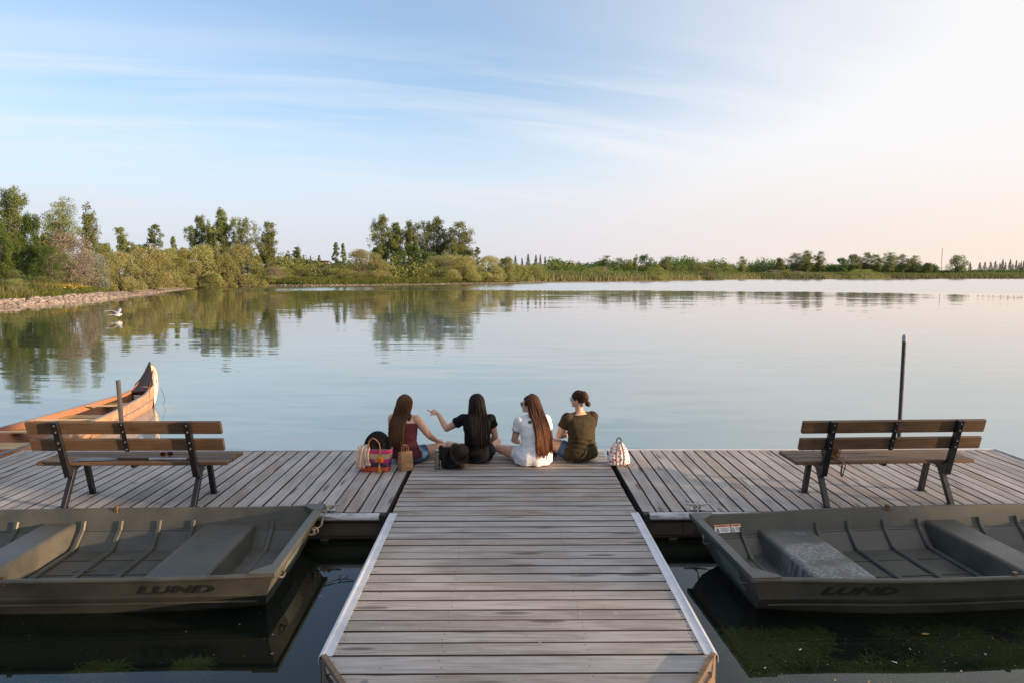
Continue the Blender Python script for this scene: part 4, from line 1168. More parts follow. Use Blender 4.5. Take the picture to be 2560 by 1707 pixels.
def shirt(t, I, mat, z0, z1, sleeve, grow=0.013, flare=0.0, hem_extra=None, name='shirt', folds=0.0075, strap=False, fold_fn=None):
    B = Body(); secs = []
    zs = np.linspace(z0, z1, 14)
    tz = [s[2] for s in I['S']]
    for z in zs:
        rx = np.interp(z, tz, [s[3] for s in I['S']]); ry = np.interp(z, tz, [s[4] for s in I['S']])
        f = flare*max(0, 1-(z-z0)/0.28)
        secs.append((I['cx'](z), I['cy'](z)-f*0.25, z, rx+grow+f, ry+grow+f*0.8))
    B.loft(secs, 36)
    for s in (-1, 1):
        S0 = I['sh'][s]; el = Vector(I['arms'][s][0])
        if strap:
            c = Vector((I['cx'](0.56)+s*0.085, I['cy'](0.56), 0.0))
            B.limb([c+Vector((0, -0.075, 0.50)), c+Vector((0, -0.058, 0.565)), c+Vector((0, -0.012, 0.60)), c+Vector((0, 0.055, 0.56))], [0.022, 0.022, 0.02, 0.02])
            continue
        e = S0.lerp(el, sleeve); inn = S0 + Vector((-s*0.055, 0, 0.012))
        B.limb([inn, S0+Vector((0, 0, -0.004)), S0.lerp(el, sleeve*0.55)], [0.048, 0.0645*I['bw'], 0.063*I['bw']])
        B.limb([Vector((I['cx'](0.58)+s*0.05, I['cy'](0.58), 0.585)), Vector((I['cx'](0.58), I['cy'](0.58), 0.582)).lerp(S0, 0.6), S0], [0.040, 0.050, 0.056])
        tube(B.bm, [S0, S0.lerp(el, sleeve*0.6), e], [0.0645*I['bw'], 0.0635*I['bw'], 0.066*I['bw']], 16)
    sd_ = RD.uniform(0, 50)
    def disp(p):
        v = folds*(mnoise.noise(Vector((p.x*9+sd_, p.y*9, p.z*16)))*1.3 + mnoise.noise(Vector((p.x*22, p.y*22+sd_, p.z*30)))*0.5)
        v = max(v, -0.0025) + 0.001
        if fold_fn: v += fold_fn(p)
        return v
    return B.build(name, mat, t, 0.0085, 1, disp)

def shorts(t, I, mat, frac=0.62, name='shorts'):
    B = Body()
    B.loft([(0, -0.02, 0.022, 0.150, 0.120), (0, -0.02, 0.05, 0.182*I['bw'], 0.145*I['bw']), (0, -0.025, 0.13, 0.184*I['bw'], 0.142*I['bw']), (I['cx'](0.2), I['cy'](0.2), 0.20, 0.160*I['bw'], 0.124*I['bw']), (I['cx'](0.235), I['cy'](0.235), 0.235, 0.150*I['bw'], 0.114*I['bw'])])
    for s in (-1, 1):
        hip = Vector((s*0.095, 0.0, 0.098)); kn = Vector(I['legs'][s][0])
        e = hip.lerp(kn, frac)
        tube(B.bm, [hip, hip.lerp(kn, frac*0.5), e], [0.104*I['bw'], 0.094*I['bw'], 0.088*I['bw']], 18)
    return B.build(name, mat, t, 0.0085, 1, lambda p: 0.004*mnoise.noise(Vector((p.x*14, p.y*14, p.z*14))))

def hair_locks(t, I, mat, n, end_z, spread, offset=(0, 0), wave=0.0, thick=0.0085, back_y=None, name='hair', seed=1, cover=1.0, side_front=0.35, end_var=0.05, shift_x=0.0, full=1.0):
    """a cap over the skull plus locks that run over it and fall down the back"""
    rr = random.Random(seed); HM = I['HM']; bm = bmesh.new()
    cap = Body.__new__(Body); cap.bm = bm
    T = HM @ Matrix.Translation((0, -0.020, 0.030)) @ Matrix.Diagonal((0.087, 0.103, 0.093, 1))
    r = bmesh.ops.create_uvsphere(bm, u_segments=28, v_segments=16, radius=1.0, matrix=T)
    inv = HM.inverted()
    for v in list(r['verts']):
        q = inv @ v.co
        if q.y > 0.045 and q.z < 0.055: bm.verts.remove(v)
    bx = back_y if back_y is not None else None
    for i in range(n):
        # azimuth around the head measured from the back (0) to the sides (+-1)
        az = rr.uniform(-1, 1); az = math.copysign(abs(az)**0.85, az)*cover
        a = az*PI*0.62
        depth = rr.uniform(0.0, 1.0)           # 0 outer layer
        rad = 1.04 + 0.13*(1-depth)
        pts = []
        for k in range(7):      # over the skull from the crown down
            th = 0.10 + (1.30+0.25*rr.random()*0)*k/6
            p = Vector((math.sin(a)*math.sin(th)*0.083*rad, -0.020-math.cos(a)*math.sin(th)*0.100*rad, 0.030+math.cos(th)*0.092*rad))
            pts.append(HM @ p)
        p = pts[-1]
        ez = end_z + rr.uniform(-end_var, end_var) + 0.10*abs(az)*rr.random()
        steps = 9; L = p.z-ez
        ph = rr.uniform(0, 6.28); hx = p.x
        tx = offset[0] + (p.x-I['hc'].x)*spread + rr.uniform(-0.02, 0.02)
        for k in range(1, steps+1):
            f = k/steps; z_ = p.z - L*f
            yb = I['cy'](min(z_, 0.6)) - np.interp(z_, [s[2] for s in I['S']], [s[4] for s in I['S']])*math.sqrt(max(0.05, 1-min(0.98, abs(hx-I['cx'](z_))/0.17)**2))*1.0
            if z_ > 0.60: yb = p.y*(1-(p.z-z_)/max(0.001, p.z-0.60)) + yb*((p.z-z_)/max(0.001, p.z-0.60))*0.95 - 0.0
            yo = yb - 0.022 - 0.022*(1-depth)*full
            g = min(1, f*1.6)
            xx = p.x*(1-g) + (I['hc'].x + tx)*g
            hx = xx
            w = wave*math.sin(f*13+ph)*f + 0.012*math.sin(i*2.4)*f; w2 = wave*0.6*math.cos(f*11+ph*2)*f
            if abs(az) > 0.86: yo = max(yo, p.y*(1-f)+(I['cy'](0.45)-0.10)*f)
            pts.append(Vector((xx+w, yo*min(1, f*3)+p.y*(1-min(1, f*3))+w2+offset[1]*f, z_)))
        rs = [thick*1.25]*6 + [thick*(1.25-0.1*0) for _ in range(steps)] + [thick*0.25]
        rs = [thick*1.2]*(len(pts)-4) + [thick, thick*0.8, thick*0.55, thick*0.15]
        tube(bm, pts, rs, 4, True, (1.9, 0.7))
    o = from_bm(name, bm, mat, t, smooth=True)
    return o

K = lambda *a: a
LEG = {-1: ((-0.335, 0.30, 0.125), (0.06, 0.36, 0.045), (0.16, 0.42, 0.035)), 1: ((0.335, 0.30, 0.125), (-0.06, 0.30, 0.075), (-0.17, 0.34, 0.055))}
M_MAROON = mat_cloth('maroon_top', (0.085, 0.022, 0.030), (0.12, 0.035, 0.045))
M_DENIM = mat_cloth('blue_denim', (0.045, 0.10, 0.19), (0.085, 0.17, 0.29))
M_NAVYD = mat_cloth('dark_denim', (0.018, 0.032, 0.065), (0.030, 0.050, 0.095))
M_BLACKT = mat_cloth('black_tshirt', (0.006, 0.006, 0.007), (0.012, 0.012, 0.013))
M_OLIVET = mat_cloth('olive_tshirt', (0.038, 0.031, 0.017), (0.056, 0.044, 0.024))

# --- woman 1: maroon top
t, I = seated((-1.235, 8.42), R(-14), 'woman with long wavy brown hair in a maroon sleeveless top beside the striped bag', dict(
    slump=1.0, side=-0.06, lean=0.02, head=(-0.015, 0.0, 0.722), hyaw=R(-25), htilt=R(4),
    arms={1: ((0.265, 0.045, 0.335), (0.30, 0.235, 0.225), (0.25, 1, -0.25), (0, 0.3, -1), -1, False, 0.35), -1: ((-0.245, 0.06, 0.34), (-0.30, 0.26, 0.21), (-0.1, 1, -0.3), (0, 0.3, -1), 1, False, 0.35)},
    legs={-1: ((-0.36, 0.27, 0.14), (0.04, 0.36, 0.045), (0.15, 0.42, 0.035)), 1: ((0.36, 0.27, 0.145), (-0.05, 0.30, 0.075), (-0.16, 0.34, 0.055))}))
shirt(t, I, M_MAROON, 0.085, 0.515, 0, 0.012, 0.012, name='tank_top', strap=True)
shorts(t, I, M_DENIM, 0.40)
hair_locks(t, I, mat_hair('brown_wavy_hair', (0.045, 0.022, 0.011), (0.115, 0.056, 0.026), (0.17, 0.092, 0.045)), 520, 0.245, 0.95, (-0.055, 0.0), 0.016, 0.0040, seed=3, end_var=0.07)
# --- woman 2: black t-shirt, pointing
t, I = seated((-0.375, 8.42), R(4), 'woman with straight black hair in a black t-shirt pointing left across the water', dict(
    slump=0.8, side=0.02, lean=0.0, head=(0.0, 0.0, 0.730), hyaw=R(12),
    **{'sh-1': (-0.015, 0.01, 0.0)},
    arms={-1: ((-0.375, 0.09, 0.405), (-0.485, 0.20, 0.575), (-0.75, 0.35, 0.35), (-0.2, 0.55, -1.0), 1, True, 0), 1: ((0.235, 0.03, 0.31), (0.17, 0.22, 0.20), (-0.6, 1, -0.2), (0, 0.2, -1), -1, False, 0.4)},
    legs={-1: ((-0.36, 0.33, 0.135), (0.06, 0.36, 0.045), (0.16, 0.42, 0.035)), 1: ((0.27, 0.30, 0.175), (-0.06, 0.34, 0.075), (-0.17, 0.38, 0.055))}))
shirt(t, I, M_BLACKT, 0.05, 0.585, 0.42, 0.013, 0.012)
shorts(t, I, M_NAVYD, 0.4)
hair_locks(t, I, mat_hair('black_straight_hair', (0.005, 0.004, 0.004), (0.020, 0.012, 0.009), (0.007, 0.006, 0.006)), 620, 0.25, 1.15, (0.012, 0.0), 0.004, 0.0038, seed=5, end_var=0.05)
# --- woman 3: white shirt, very long hair
def mat_lemon():
    t = NT('white_lemon_print_shirt'); v = t.obj(); n = t.noise(t.mapping(v, (1, 1, 2)), 9, 5, 0.6)
    c = t.mix(t.ramp(n.outputs[0], 0.3, 0.7), (0.66, 0.66, 0.70), (0.78, 0.77, 0.80))
    def blob(c, p, r, col, k=0.02):
        d = t.n('ShaderNodeVectorMath', operation='DISTANCE'); t.l.new(v, d.inputs[0]); d.inputs[1].default_value = p
        m = t.noise(v, 45, 3, 0.6)
        dd = t.math('ADD', d.outputs['Value'], t.math('MULTIPLY', t.math('SUBTRACT', m.outputs[0], 0.5), k*2.5))
        return t.mix(t.ramp(dd, r, r*0.8), c, col)
    c = blob(c, (-0.068, -0.13, 0.54), 0.030, (0.06, 0.12, 0.03)); c = blob(c, (-0.075, -0.145, 0.455), 0.034, (0.08, 0.15, 0.03)); c = blob(c, (-0.070, -0.15, 0.39), 0.022, (0.02, 0.05, 0.04))
    c = blob(c, (-0.065, -0.145, 0.47), 0.014, (0.60, 0.48, 0.06)); c = blob(c, (-0.145, -0.10, 0.12), 0.042, (0.09, 0.14, 0.03)); c = blob(c, (-0.15, -0.11, 0.105), 0.030, (0.62, 0.50, 0.06))
    t.bsdf(c, 0.8, 0, t.bump(n.outputs[0], 0.4, 0.012), 0.2); return t.m
M_LEMON = mat_lemon()
t, I = seated((0.33, 8.36), R(10), 'woman in sunglasses with waist-length brown hair and a white lemon print shirt', dict(
    slump=0.9, side=-0.02, lean=0.0, head=(-0.045, 0.01, 0.735), hyaw=R(62), htilt=R(0),
    arms={-1: ((-0.225, 0.07, 0.28), (-0.10, 0.25, 0.20), (0.7, 0.7, -0.1), (0, 0.2, -1), 1, False, 0.4), 1: ((0.235, 0.06, 0.29), (0.12, 0.25, 0.20), (-0.7, 0.7, -0.1), (0, 0.2, -1), -1, False, 0.4)},
    legs={-1: ((-0.39, 0.27, 0.13), (0.05, 0.34, 0.05), (0.16, 0.40, 0.035)), 1: ((0.34, 0.30, 0.12), (-0.06, 0.34, 0.075), (-0.17, 0.38, 0.055))}))
def drape(p):
    if p.z < 0.26:
        a = math.atan2(p.x, -(p.y+0.03)); return 0.007*math.sin(a*8+1.2)*(1-p.z/0.26)
    return 0.0
shirt(t, I, M_LEMON, 0.012, 0.585, 0.46, 0.016, 0.055, fold_fn=drape)
for zc in (0.43, 0.50):
    S0 = I['sh'][-1]; el = Vector(I['arms'][-1][0]); c = S0.lerp(el, zc); ax = (el-S0).normalized()
    bm = bmesh.new(); tube(bm, ring(c, 0.0655, ax, 24), 0.0025, 6); from_bm('sleeve_trim', bm, mat_plain('navy_trim', (0.02, 0.03, 0.12), 0.7), t)
shorts(t, I, M_LEMON, 0.40)
hair_locks(t, I, mat_hair('long_brown_hair', (0.030, 0.013, 0.009), (0.085, 0.034, 0.019), (0.15, 0.060, 0.030)), 700, 0.13, 1.15, (0.085, -0.025), 0.007, 0.0040, seed=8, end_var=0.05, cover=0.9)
HM = I['HM']
def glasses(t, HM, mat, dark, w=0.0):
    bm = bmesh.new()
    def hm(p): return HM @ Vector(p)
    for s in (-1, 1):
        c = (s*0.033, 0.100, 0.010)
        pts = [hm((c[0]+0.026*math.cos(a), c[1]-0.006*abs(math.cos(a)), c[2]+0.020*math.sin(a))) for a in np.linspace(0, 2*PI, 15)]
        tube(bm, pts, 0.0022, 6)
        tube(bm, [hm((s*0.060, 0.094, 0.016)), hm((s*0.077, 0.05, 0.014)), hm((s*0.082, -0.01, 0.004))], 0.0022, 6)
        if dark:
            f = [bm.verts.new(hm((c[0]+0.025*math.cos(a), c[1]-0.003, c[2]+0.019*math.sin(a)))) for a in np.linspace(0, 2*PI, 15)[:-1]]; bm.faces.new(f)
            f = [bm.verts.new(hm((c[0]+0.025*math.cos(a), c[1]-0.006, c[2]+0.019*math.sin(a)))) for a in np.linspace(0, 2*PI, 15)[:-1]]; bm.faces.new(f[::-1])
    tube(bm, [hm((-0.009, 0.103, 0.016)), hm((0.009, 0.103, 0.016))], 0.002, 6)
    return bm
M_FRAME = mat_plain('dark_frames', (0.012, 0.010, 0.010), 0.25)
g = from_bm('sunglasses', glasses(t, HM, None, True), M_FRAME, None, t.location.copy(), (0, 0, R(10)))
tag(g, 'dark sunglasses worn by the woman in the white lemon print shirt', 'sunglasses')
def eyes(t, HM):
    for s in (-1, 1):
        bm = bmesh.new(); c = HM @ Vector((s*0.031, 0.074, 0.004)); bmesh.ops.create_uvsphere(bm, u_segments=12, v_segments=8, radius=0.011, matrix=Matrix.Translation(c))
        from_bm('eye', bm, mat_plain('eye_white', (0.6, 0.58, 0.55), 0.2, 0, 0.02), t, smooth=True)
eyes(t, HM)
# --- woman 4: olive t-shirt, bun
t, I = seated((0.915, 8.50), R(22), 'woman with glasses and hair in a low bun wearing an olive t-shirt, half in shadow', dict(
    slump=1.0, side=0.0, lean=0.01, bw=1.17, head=(-0.005, 0.0, 0.772), hyaw=R(42),
    arms={-1: ((-0.255, 0.045, 0.32), (-0.07, 0.21, 0.27), (1, 0.25, 0.0), (0, 1, -0.1), 1, False, 0.4), 1: ((0.225, 0.10, 0.31), (0.06, 0.24, 0.27), (-1, 0.25, 0), (0, 1, -0.1), -1, False, 0.4)},
    legs={-1: ((-0.36, 0.20, 0.24), (-0.20, 0.30, 0.05), (-0.30, 0.36, 0.03)), 1: ((0.24, 0.34, 0.15), (-0.06, 0.34, 0.06), (-0.17, 0.38, 0.045))}))
def creases(p):
    if p.y < 0 and 0.12 < p.z < 0.36: return 0.0055*math.sin(p.z*105 + p.x*9 + 2*math.sin(p.x*14))*math.sin((p.z-0.12)/0.24*PI)
    return 0.0
shirt(t, I, M_OLIVET, 0.035, 0.590, 0.50, 0.016, 0.018, fold_fn=creases)
shorts(t, I, M_DENIM, 0.46)
HM = I['HM']
hm4 = mat_hair('dark_brown_hair', (0.018, 0.009, 0.006), (0.075, 0.032, 0.018), (0.03, 0.014, 0.009))
rr = random.Random(4); bm = bmesh.new()
r_ = bmesh.ops.create_uvsphere(bm, u_segments=28, v_segments=16, radius=1.0, matrix=HM @ Matrix.Translation((0, -0.020, 0.028)) @ Matrix.Diagonal((0.081, 0.098, 0.090, 1)))
inv = HM.inverted()
for v in list(r_['verts']):
    q = inv @ v.co
    if (q.y > 0.045 and q.z < 0.06) or q.z < -0.035: bm.verts.remove(v)
knot_c = Vector((0.0, -0.125, -0.045))
for i in range(170):
    a = rr.uniform(-PI, PI); pts = []
    th0 = rr.uniform(0.75, 1.35) if abs(a) < 2.2 else rr.uniform(0.5, 1.0)
    st_ = Vector((math.sin(a)*math.sin(th0), math.cos(a)*math.sin(th0), math.cos(th0)))
    en = Vector((rr.uniform(-0.15, 0.15), -0.93, -0.42))
    for k in range(9):
        d_ = st_.lerp(en, k/8).normalized(); rad = 1.03+0.02*rr.random()
        pts.append(HM @ Vector((d_.x*0.082*rad, -0.020+d_.y*0.099*rad, 0.028+d_.z*0.091*rad)))
    tube(bm, pts, [0.004]+[0.0065]*7+[0.004], 5, True, (1.5, 0.7))
for i in range(16):
    ax = Vector((rr.uniform(-0.5, 0.5), 1, rr.uniform(-0.5, 0.5))); rr_ = rr.uniform(0.012, 0.028)
    ringp = [HM @ (knot_c + Vector((0, rr.uniform(-0.002, 0.002), 0)) + q) for q in [p for p in ring((0, 0.02-0.04*i/16, 0), rr_, ax, 12)]]
    tube(bm, ringp, 0.009, 6)
from_bm('hair', bm, hm4, t, smooth=True)
bm = bmesh.new(); tube(bm, [HM @ p for p in ring(knot_c+Vector((0, 0.028, 0.006)), 0.020, (0, 1, 0.3), 12)], 0.005, 6); from_bm('hair_tie', bm, M_RUBBER, t)
g = from_bm('spectacles', glasses(t, HM, None, False), M_FRAME, None, t.location.copy(), (0, 0, R(22)))
tag(g, 'thin dark spectacles worn by the woman with the low bun', 'spectacles')
eyes(t, HM)
# brown sandal on her left foot
bm = bmesh.new()
tube(bm, [(-0.17, 0.27, 0.022), (-0.25, 0.32, 0.020), (-0.35, 0.385, 0.016)], [0.045, 0.05, 0.036], 12, True, (1, 0.35))
tube(bm, [(-0.24, 0.26, 0.03), (-0.235, 0.305, 0.075), (-0.20, 0.34, 0.03)], 0.016, 8, True, (1, 0.4))
from_bm('sandal', bm, mat_plain('brown_leather_sandal', (0.09, 0.045, 0.03), 0.5), t)
# ------------------------------------------------------------------ bags and small things
def mat_weave(name, bands=None, col=None):
    """woven straw; bands = list of (z, colour) from the bottom up in object space"""
    t = NT(name); v = t.obj(); s = t.n('ShaderNodeSeparateXYZ'); t.l.new(v, s.inputs[0])
    n = t.noise(v, 60, 3, 0.6); c = bands[0][1] if bands else col
    if bands:
        zz = t.math('ADD', s.outputs[2], t.math('MULTIPLY', t.math('SUBTRACT', n.outputs[0], 0.5), 0.012))
        for z_, b in bands[1:]: c = t.mix(t.ramp(zz, z_-0.002, z_+0.002), c, b)
    w1 = t.math('SINE', t.math('MULTIPLY', s.outputs[0], 420.0)); w2 = t.math('SINE', t.math('MULTIPLY', s.outputs[2], 520.0))
    w = t.math('MULTIPLY_ADD', t.math('MULTIPLY', w1, w2), 0.5, 0.5)
    c = t.mix(t.math('MULTIPLY', t.math('SUBTRACT', 1.0, w), 0.35), c, (0.03, 0.015, 0.02))
    c = t.mix(t.ramp(n.outputs[0], 0.55, 0.8, 0, 0.35), c, (0.55, 0.42, 0.30))
    t.bsdf(c, 0.75, 0, t.bump(w, 0.5, 0.004), 0.25); return t.m
TB = empty('tote_bag', (-1.575, 8.03, DZ+0.003), R(-8), 'striped woven tote bag in pink, cream, navy and orange with a tasselled pompom', 'bag'); TB.scale = (1.1, 1.05, 1.08)
def rounded(w, d, n=32, p=0.42):
    return [(math.copysign(abs(math.cos(a))**p, math.cos(a))*w, math.copysign(abs(math.sin(a))**p, math.sin(a))*d) for a in (2*PI*i/n for i in range(n))]
def bag_shell(levels, thick=0.006, n=32):
    """levels (z, halfwidth, halfdepth, cx, cy)"""
    bm = bmesh.new(); rows = []
    for z_, w, d, cx, cy_ in levels: rows.append([bm.verts.new((cx+a, cy_+b, z_+0.006*math.sin(a*20))) for a, b in rounded(w, d, n)])
    z_, w, d, cx, cy_ = levels[-1]
    rows.append([bm.verts.new((cx+a, cy_+b, z_+0.006*math.sin(a*20))) for a, b in rounded(w-thick, d-thick, n)])
    z0, w0, d0, cx0, cy0 = levels[0]
    rows.append([bm.verts.new((cx0+a, cy0+b, z0+0.03)) for a, b in rounded(w0-thick*2, d0-thick*2, n)])
    for i in range(len(rows)-1):
        for k in range(n): bm.faces.new((rows[i][k], rows[i][(k+1) % n], rows[i+1][(k+1) % n], rows[i+1][k]))
    bm.faces.new(rows[0][::-1]); bm.faces.new(rows[-1])
    return bm
MAG, CRE, NAV, ORA = (0.62, 0.045, 0.20), (0.58, 0.46, 0.27), (0.055, 0.035, 0.085), (0.62, 0.10, 0.04)
M_TOTE = mat_weave('woven_striped_straw', [(0, ORA), (0.058, NAV), (0.108, (0.52, 0.03, 0.25)), (0.150, CRE), (0.205, MAG), (0.246, (0.26, 0.14, 0.16))])
from_bm('body', bag_shell([(0, 0.150, 0.075, 0, 0), (0.015, 0.163, 0.085, 0, 0), (0.08, 0.170, 0.090, 0, 0), (0.15, 0.176, 0.088, 0, 0), (0.21, 0.182, 0.084, 0.002, 0), (0.258, 0.188, 0.080, 0.004, 0)]), M_TOTE, TB, smooth=False)
M_TAN = mat_plain('tan_leather', (0.42, 0.19, 0.08), 0.5, 0, 0.15, 20)
for yy in (-0.082, 0.085):
    bm = bmesh.new(); tube(bm, spline([(-0.045, yy-0.004, 0.20), (-0.045, yy, 0.27), (-0.035, yy-0.01, 0.34), (0.018, yy-0.02, 0.385), (0.072, yy-0.01, 0.335), (0.082, yy, 0.27), (0.082, yy-0.006, 0.19)], 6), 0.0075, 8)
    from_bm('handle', bm, M_TAN, TB)
def fuzz(name, c, r, mat, parent, n=260, seed=2):
    q = random.Random(seed); bm = bmesh.new()
    for i in range(n):
        d = Vector((q.gauss(0, 1), q.gauss(0, 1), q.gauss(0, 1))).normalized(); e = d.orthogonal().normalized()*0.0035
        a, b = Vector(c)+d*r*0.2, Vector(c)+d*r*q.uniform(0.85, 1.08)
        bm.faces.new([bm.verts.new(a-e*0.4), bm.verts.new(a+e*0.4), bm.verts.new(b+e), bm.verts.new(b-e)])
    bmesh.ops.create_icosphere(bm, subdivisions=2, radius=r*0.82, matrix=Matrix.Translation(c))
    return from_bm(name, bm, mat, parent)
fuzz('pompom', (0.105, -0.118, 0.150), 0.030, mat_plain('orange_yarn', (0.75, 0.20, 0.03), 0.9), TB)
fuzz('pompom', (0.050, -0.115, 0.148), 0.027, mat_plain('straw_yarn', (0.50, 0.32, 0.12), 0.9), TB, seed=4)
bm = bmesh.new(); q = random.Random(9)
tube(bm, [(0.078, -0.10, 0.20), (0.078, -0.112, 0.14), (0.080, -0.112, 0.11)], 0.004, 6)
for i in range(34):
    a = q.uniform(0, 2*PI); r_ = q.uniform(0.004, 0.026)
    tube(bm, [(0.080, -0.112, 0.115), (0.080+r_*0.5*math.cos(a), -0.112+r_*0.4*math.sin(a), 0.07), (0.084+r_*math.cos(a), -0.112+r_*0.7*math.sin(a), q.uniform(0.008, 0.03))], 0.0022, 4)
from_bm('tassel', bm, mat_plain('straw_tassel', (0.45, 0.27, 0.09), 0.85), TB)
# scarf over the tote's left end
def cloth_strip(path, w, ax, amp, name, mat, label=None, cat=None, parent=None, nw=14, seed=0):
    q = random.Random(seed); pts = spline(path, 6); bm = bmesh.new(); rows = []
    ax = Vector(ax).normalized(); ph = q.uniform(0, 6)
    for i, p in enumerate(pts):
        d = (pts[min(i+1, len(pts)-1)]-pts[max(i-1, 0)]).normalized(); nr = d.cross(ax).normalized()
        f = i/(len(pts)-1); ww = w*(0.75+0.3*f)
        rows.append([bm.verts.new(p + ax*ww*(j/(nw-1)-0.5) + nr*amp*(math.sin(j*0.95+ph+f*1.5)*0.7+math.sin(j*1.7+f*4)*0.3)) for j in range(nw)])
    for i in range(len(rows)-1):
        for j in range(nw-1): bm.faces.new((rows[i][j], rows[i][j+1], rows[i+1][j+1], rows[i+1][j]))
    # fringe
    for j in range(nw*3):
        f = j/(nw*3-1); k = f*(nw-1); a = rows[-1][min(int(k), nw-2)].co.lerp(rows[-1][min(int(k), nw-2)+1].co, k-int(min(k, nw-2)))
        tube(bm, [a, a+Vector((q.uniform(-0.004, 0.004), -0.003, -q.uniform(0.02, 0.035)))], 0.0016, 4)
    o = from_bm(name, bm, mat, parent, smooth=True)
    m = o.modifiers.new('thick', 'SOLIDIFY'); m.thickness = 0.003
    return o
M_SCARF = mat_cloth('cream_knit', (0.50, 0.37, 0.29), (0.64, 0.50, 0.40), bump=0.15)
sc_ = empty('scarf', (-1.575, 8.03, DZ), R(-8), 'cream knitted scarf draped over the left corner of the striped tote', 'scarf'); sc_.scale = (1.1, 1.05, 1.08)
cloth_strip([(-0.09, 0.05, 0.26), (-0.095, 0.0, 0.285), (-0.105, -0.06, 0.285), (-0.115, -0.105, 0.25), (-0.125, -0.12, 0.18), (-0.128, -0.125, 0.12), (-0.130, -0.125, 0.085)], 0.100, (1, 0.0, 0.05), 0.008, 'wide_fold', M_SCARF, parent=sc_, seed=1)
cloth_strip([(-0.045, 0.03, 0.265), (-0.045, -0.03, 0.285), (-0.055, -0.085, 0.265), (-0.06, -0.115, 0.20), (-0.05, -0.122, 0.14), (-0.045, -0.122, 0.115)], 0.052, (1, 0.0, -0.1), 0.007, 'narrow_fold', M_SCARF, parent=sc_, seed=5)
# black hat standing in the tote
M_FELT = mat_cloth('black_felt', (0.012, 0.011, 0.012), (0.022, 0.020, 0.020), bump=0.15)
def hat(name, loc, M, label, crown_h=0.115, brim=0.155, mat=M_FELT, bandmat=None, curl=0.022):
    t = empty(name, loc, 0, label, 'hat'); T = M
    n = 40
    bm = bmesh.new(); rows = []
    prof = [(brim, 0.0), (brim*0.985, 0.004), (brim*0.8, 0.002), (0.096, 0.0), (0.088, 0.012), (0.086, 0.05), (0.080, 0.085), (0.066, crown_h), (0.040, crown_h-0.006), (0.0, crown_h-0.026)]
    for r_, z_ in prof:
        row = []
        for k in range(n):
            a = 2*PI*k/n; e = 1.0 + 0.10*(abs(math.sin(a)))        # longer front to back
            zz = z_ + (curl*abs(math.cos(a))**2*((r_-0.09)/(brim-0.09))**1.5 - 0.6*curl*abs(math.sin(a))**2*((r_-0.09)/(brim-0.09)) if r_ > 0.09 else 0)
            pin = 1.0 - (0.28*max(0, math.sin(a))**2*abs(math.cos(a))*2 if 0.03 < z_ else 0)*min(1, z_/0.1)
            if z_ > 0.1 and r_ > 0.03: zz -= 0.0 if abs(math.cos(a)) > 0.5 else 0.006
            row.append(bm.verts.new(T @ Vector((math.cos(a)*r_*pin, math.sin(a)*r_*e, zz))))
        rows.append(row)
    for i in range(len(rows)-1):
        for k in range(n):
            q_ = (rows[i][k], rows[i][(k+1) % n], rows[i+1][(k+1) % n], rows[i+1][k])
            try: bm.faces.new(q_)
            except ValueError: pass
    bmesh.ops.remove_doubles(bm, verts=bm.verts, dist=1e-5)
    o = from_bm('hat_body', bm, mat, t, smooth=True); m = o.modifiers.new('th', 'SOLIDIFY'); m.thickness = 0.003
    bm = bmesh.new(); rr2 = []
    for z_ in (0.012, 0.034): rr2.append([bm.verts.new(T @ Vector((math.cos(2*PI*k/n)*0.0905, math.sin(2*PI*k/n)*0.0905*(1.0+0.10*abs(math.sin(2*PI*k/n))), z_))) for k in range(n)])
    for k in range(n): bm.faces.new((rr2[0][k], rr2[0][(k+1) % n], rr2[1][(k+1) % n], rr2[1][k]))
    from_bm('hat_band', bm, bandmat or mat_plain('black_ribbon', (0.03, 0.022, 0.02), 0.35), t, smooth=True)
    return t
hat('hat', (-1.545, 8.045, DZ+0.30), Matrix.Rotation(R(74), 4, 'X') @ Matrix.Rotation(R(10), 4, 'Z'), 'black wide-brimmed hat standing upright inside the striped tote', 0.075, 0.160)
# ---- paper bag
M_KRAFT = mat_plain('kraft_paper', (0.36, 0.205, 0.105), 0.75, 0, 0.12, 12, 0.15)
PB = empty('paper_bag', (-1.215, 8.035, DZ+0.003), R(38), 'small brown paper carrier bag with rope handles beside the tote', 'bag')
bm = bmesh.new(); w, d, h = 0.078, 0.050, 0.225
lo = [bm.verts.new(p) for p in ((-w, -d, 0), (w, -d, 0), (w, d, 0), (-w, d, 0))]
mdl = [bm.verts.new(p) for p in ((-w, -d, h*0.55), (w, -d, h*0.5), (w*0.86, 0, h*0.58), (w, d, h*0.55), (-w, d, h*0.5), (-w*0.86, 0, h*0.58))]
top = [bm.verts.new(p) for p in ((-w, -d*0.55, h), (w*1.0, -d*0.45, h*1.02), (w*0.80, 0, h*0.97), (w*1.0, d*0.5, h*1.03), (-w, d*0.5, h), (-w*0.8, 0, h*0.96))]
bm.faces.new(lo[::-1])
bm.faces.new((lo[0], lo[1], mdl[1], mdl[0])); bm.faces.new((lo[1], lo[2], mdl[3], mdl[2], mdl[1])); bm.faces.new((lo[2], lo[3], mdl[4], mdl[3])); bm.faces.new((lo[3], lo[0], mdl[0], mdl[5], mdl[4]))
for i in range(6): bm.faces.new((mdl[i], mdl[(i+1) % 6], top[(i+1) % 6], top[i]))
o = from_bm('bag_body', bm, M_KRAFT, PB); m = o.modifiers.new('th', 'SOLIDIFY'); m.thickness = 0.0015
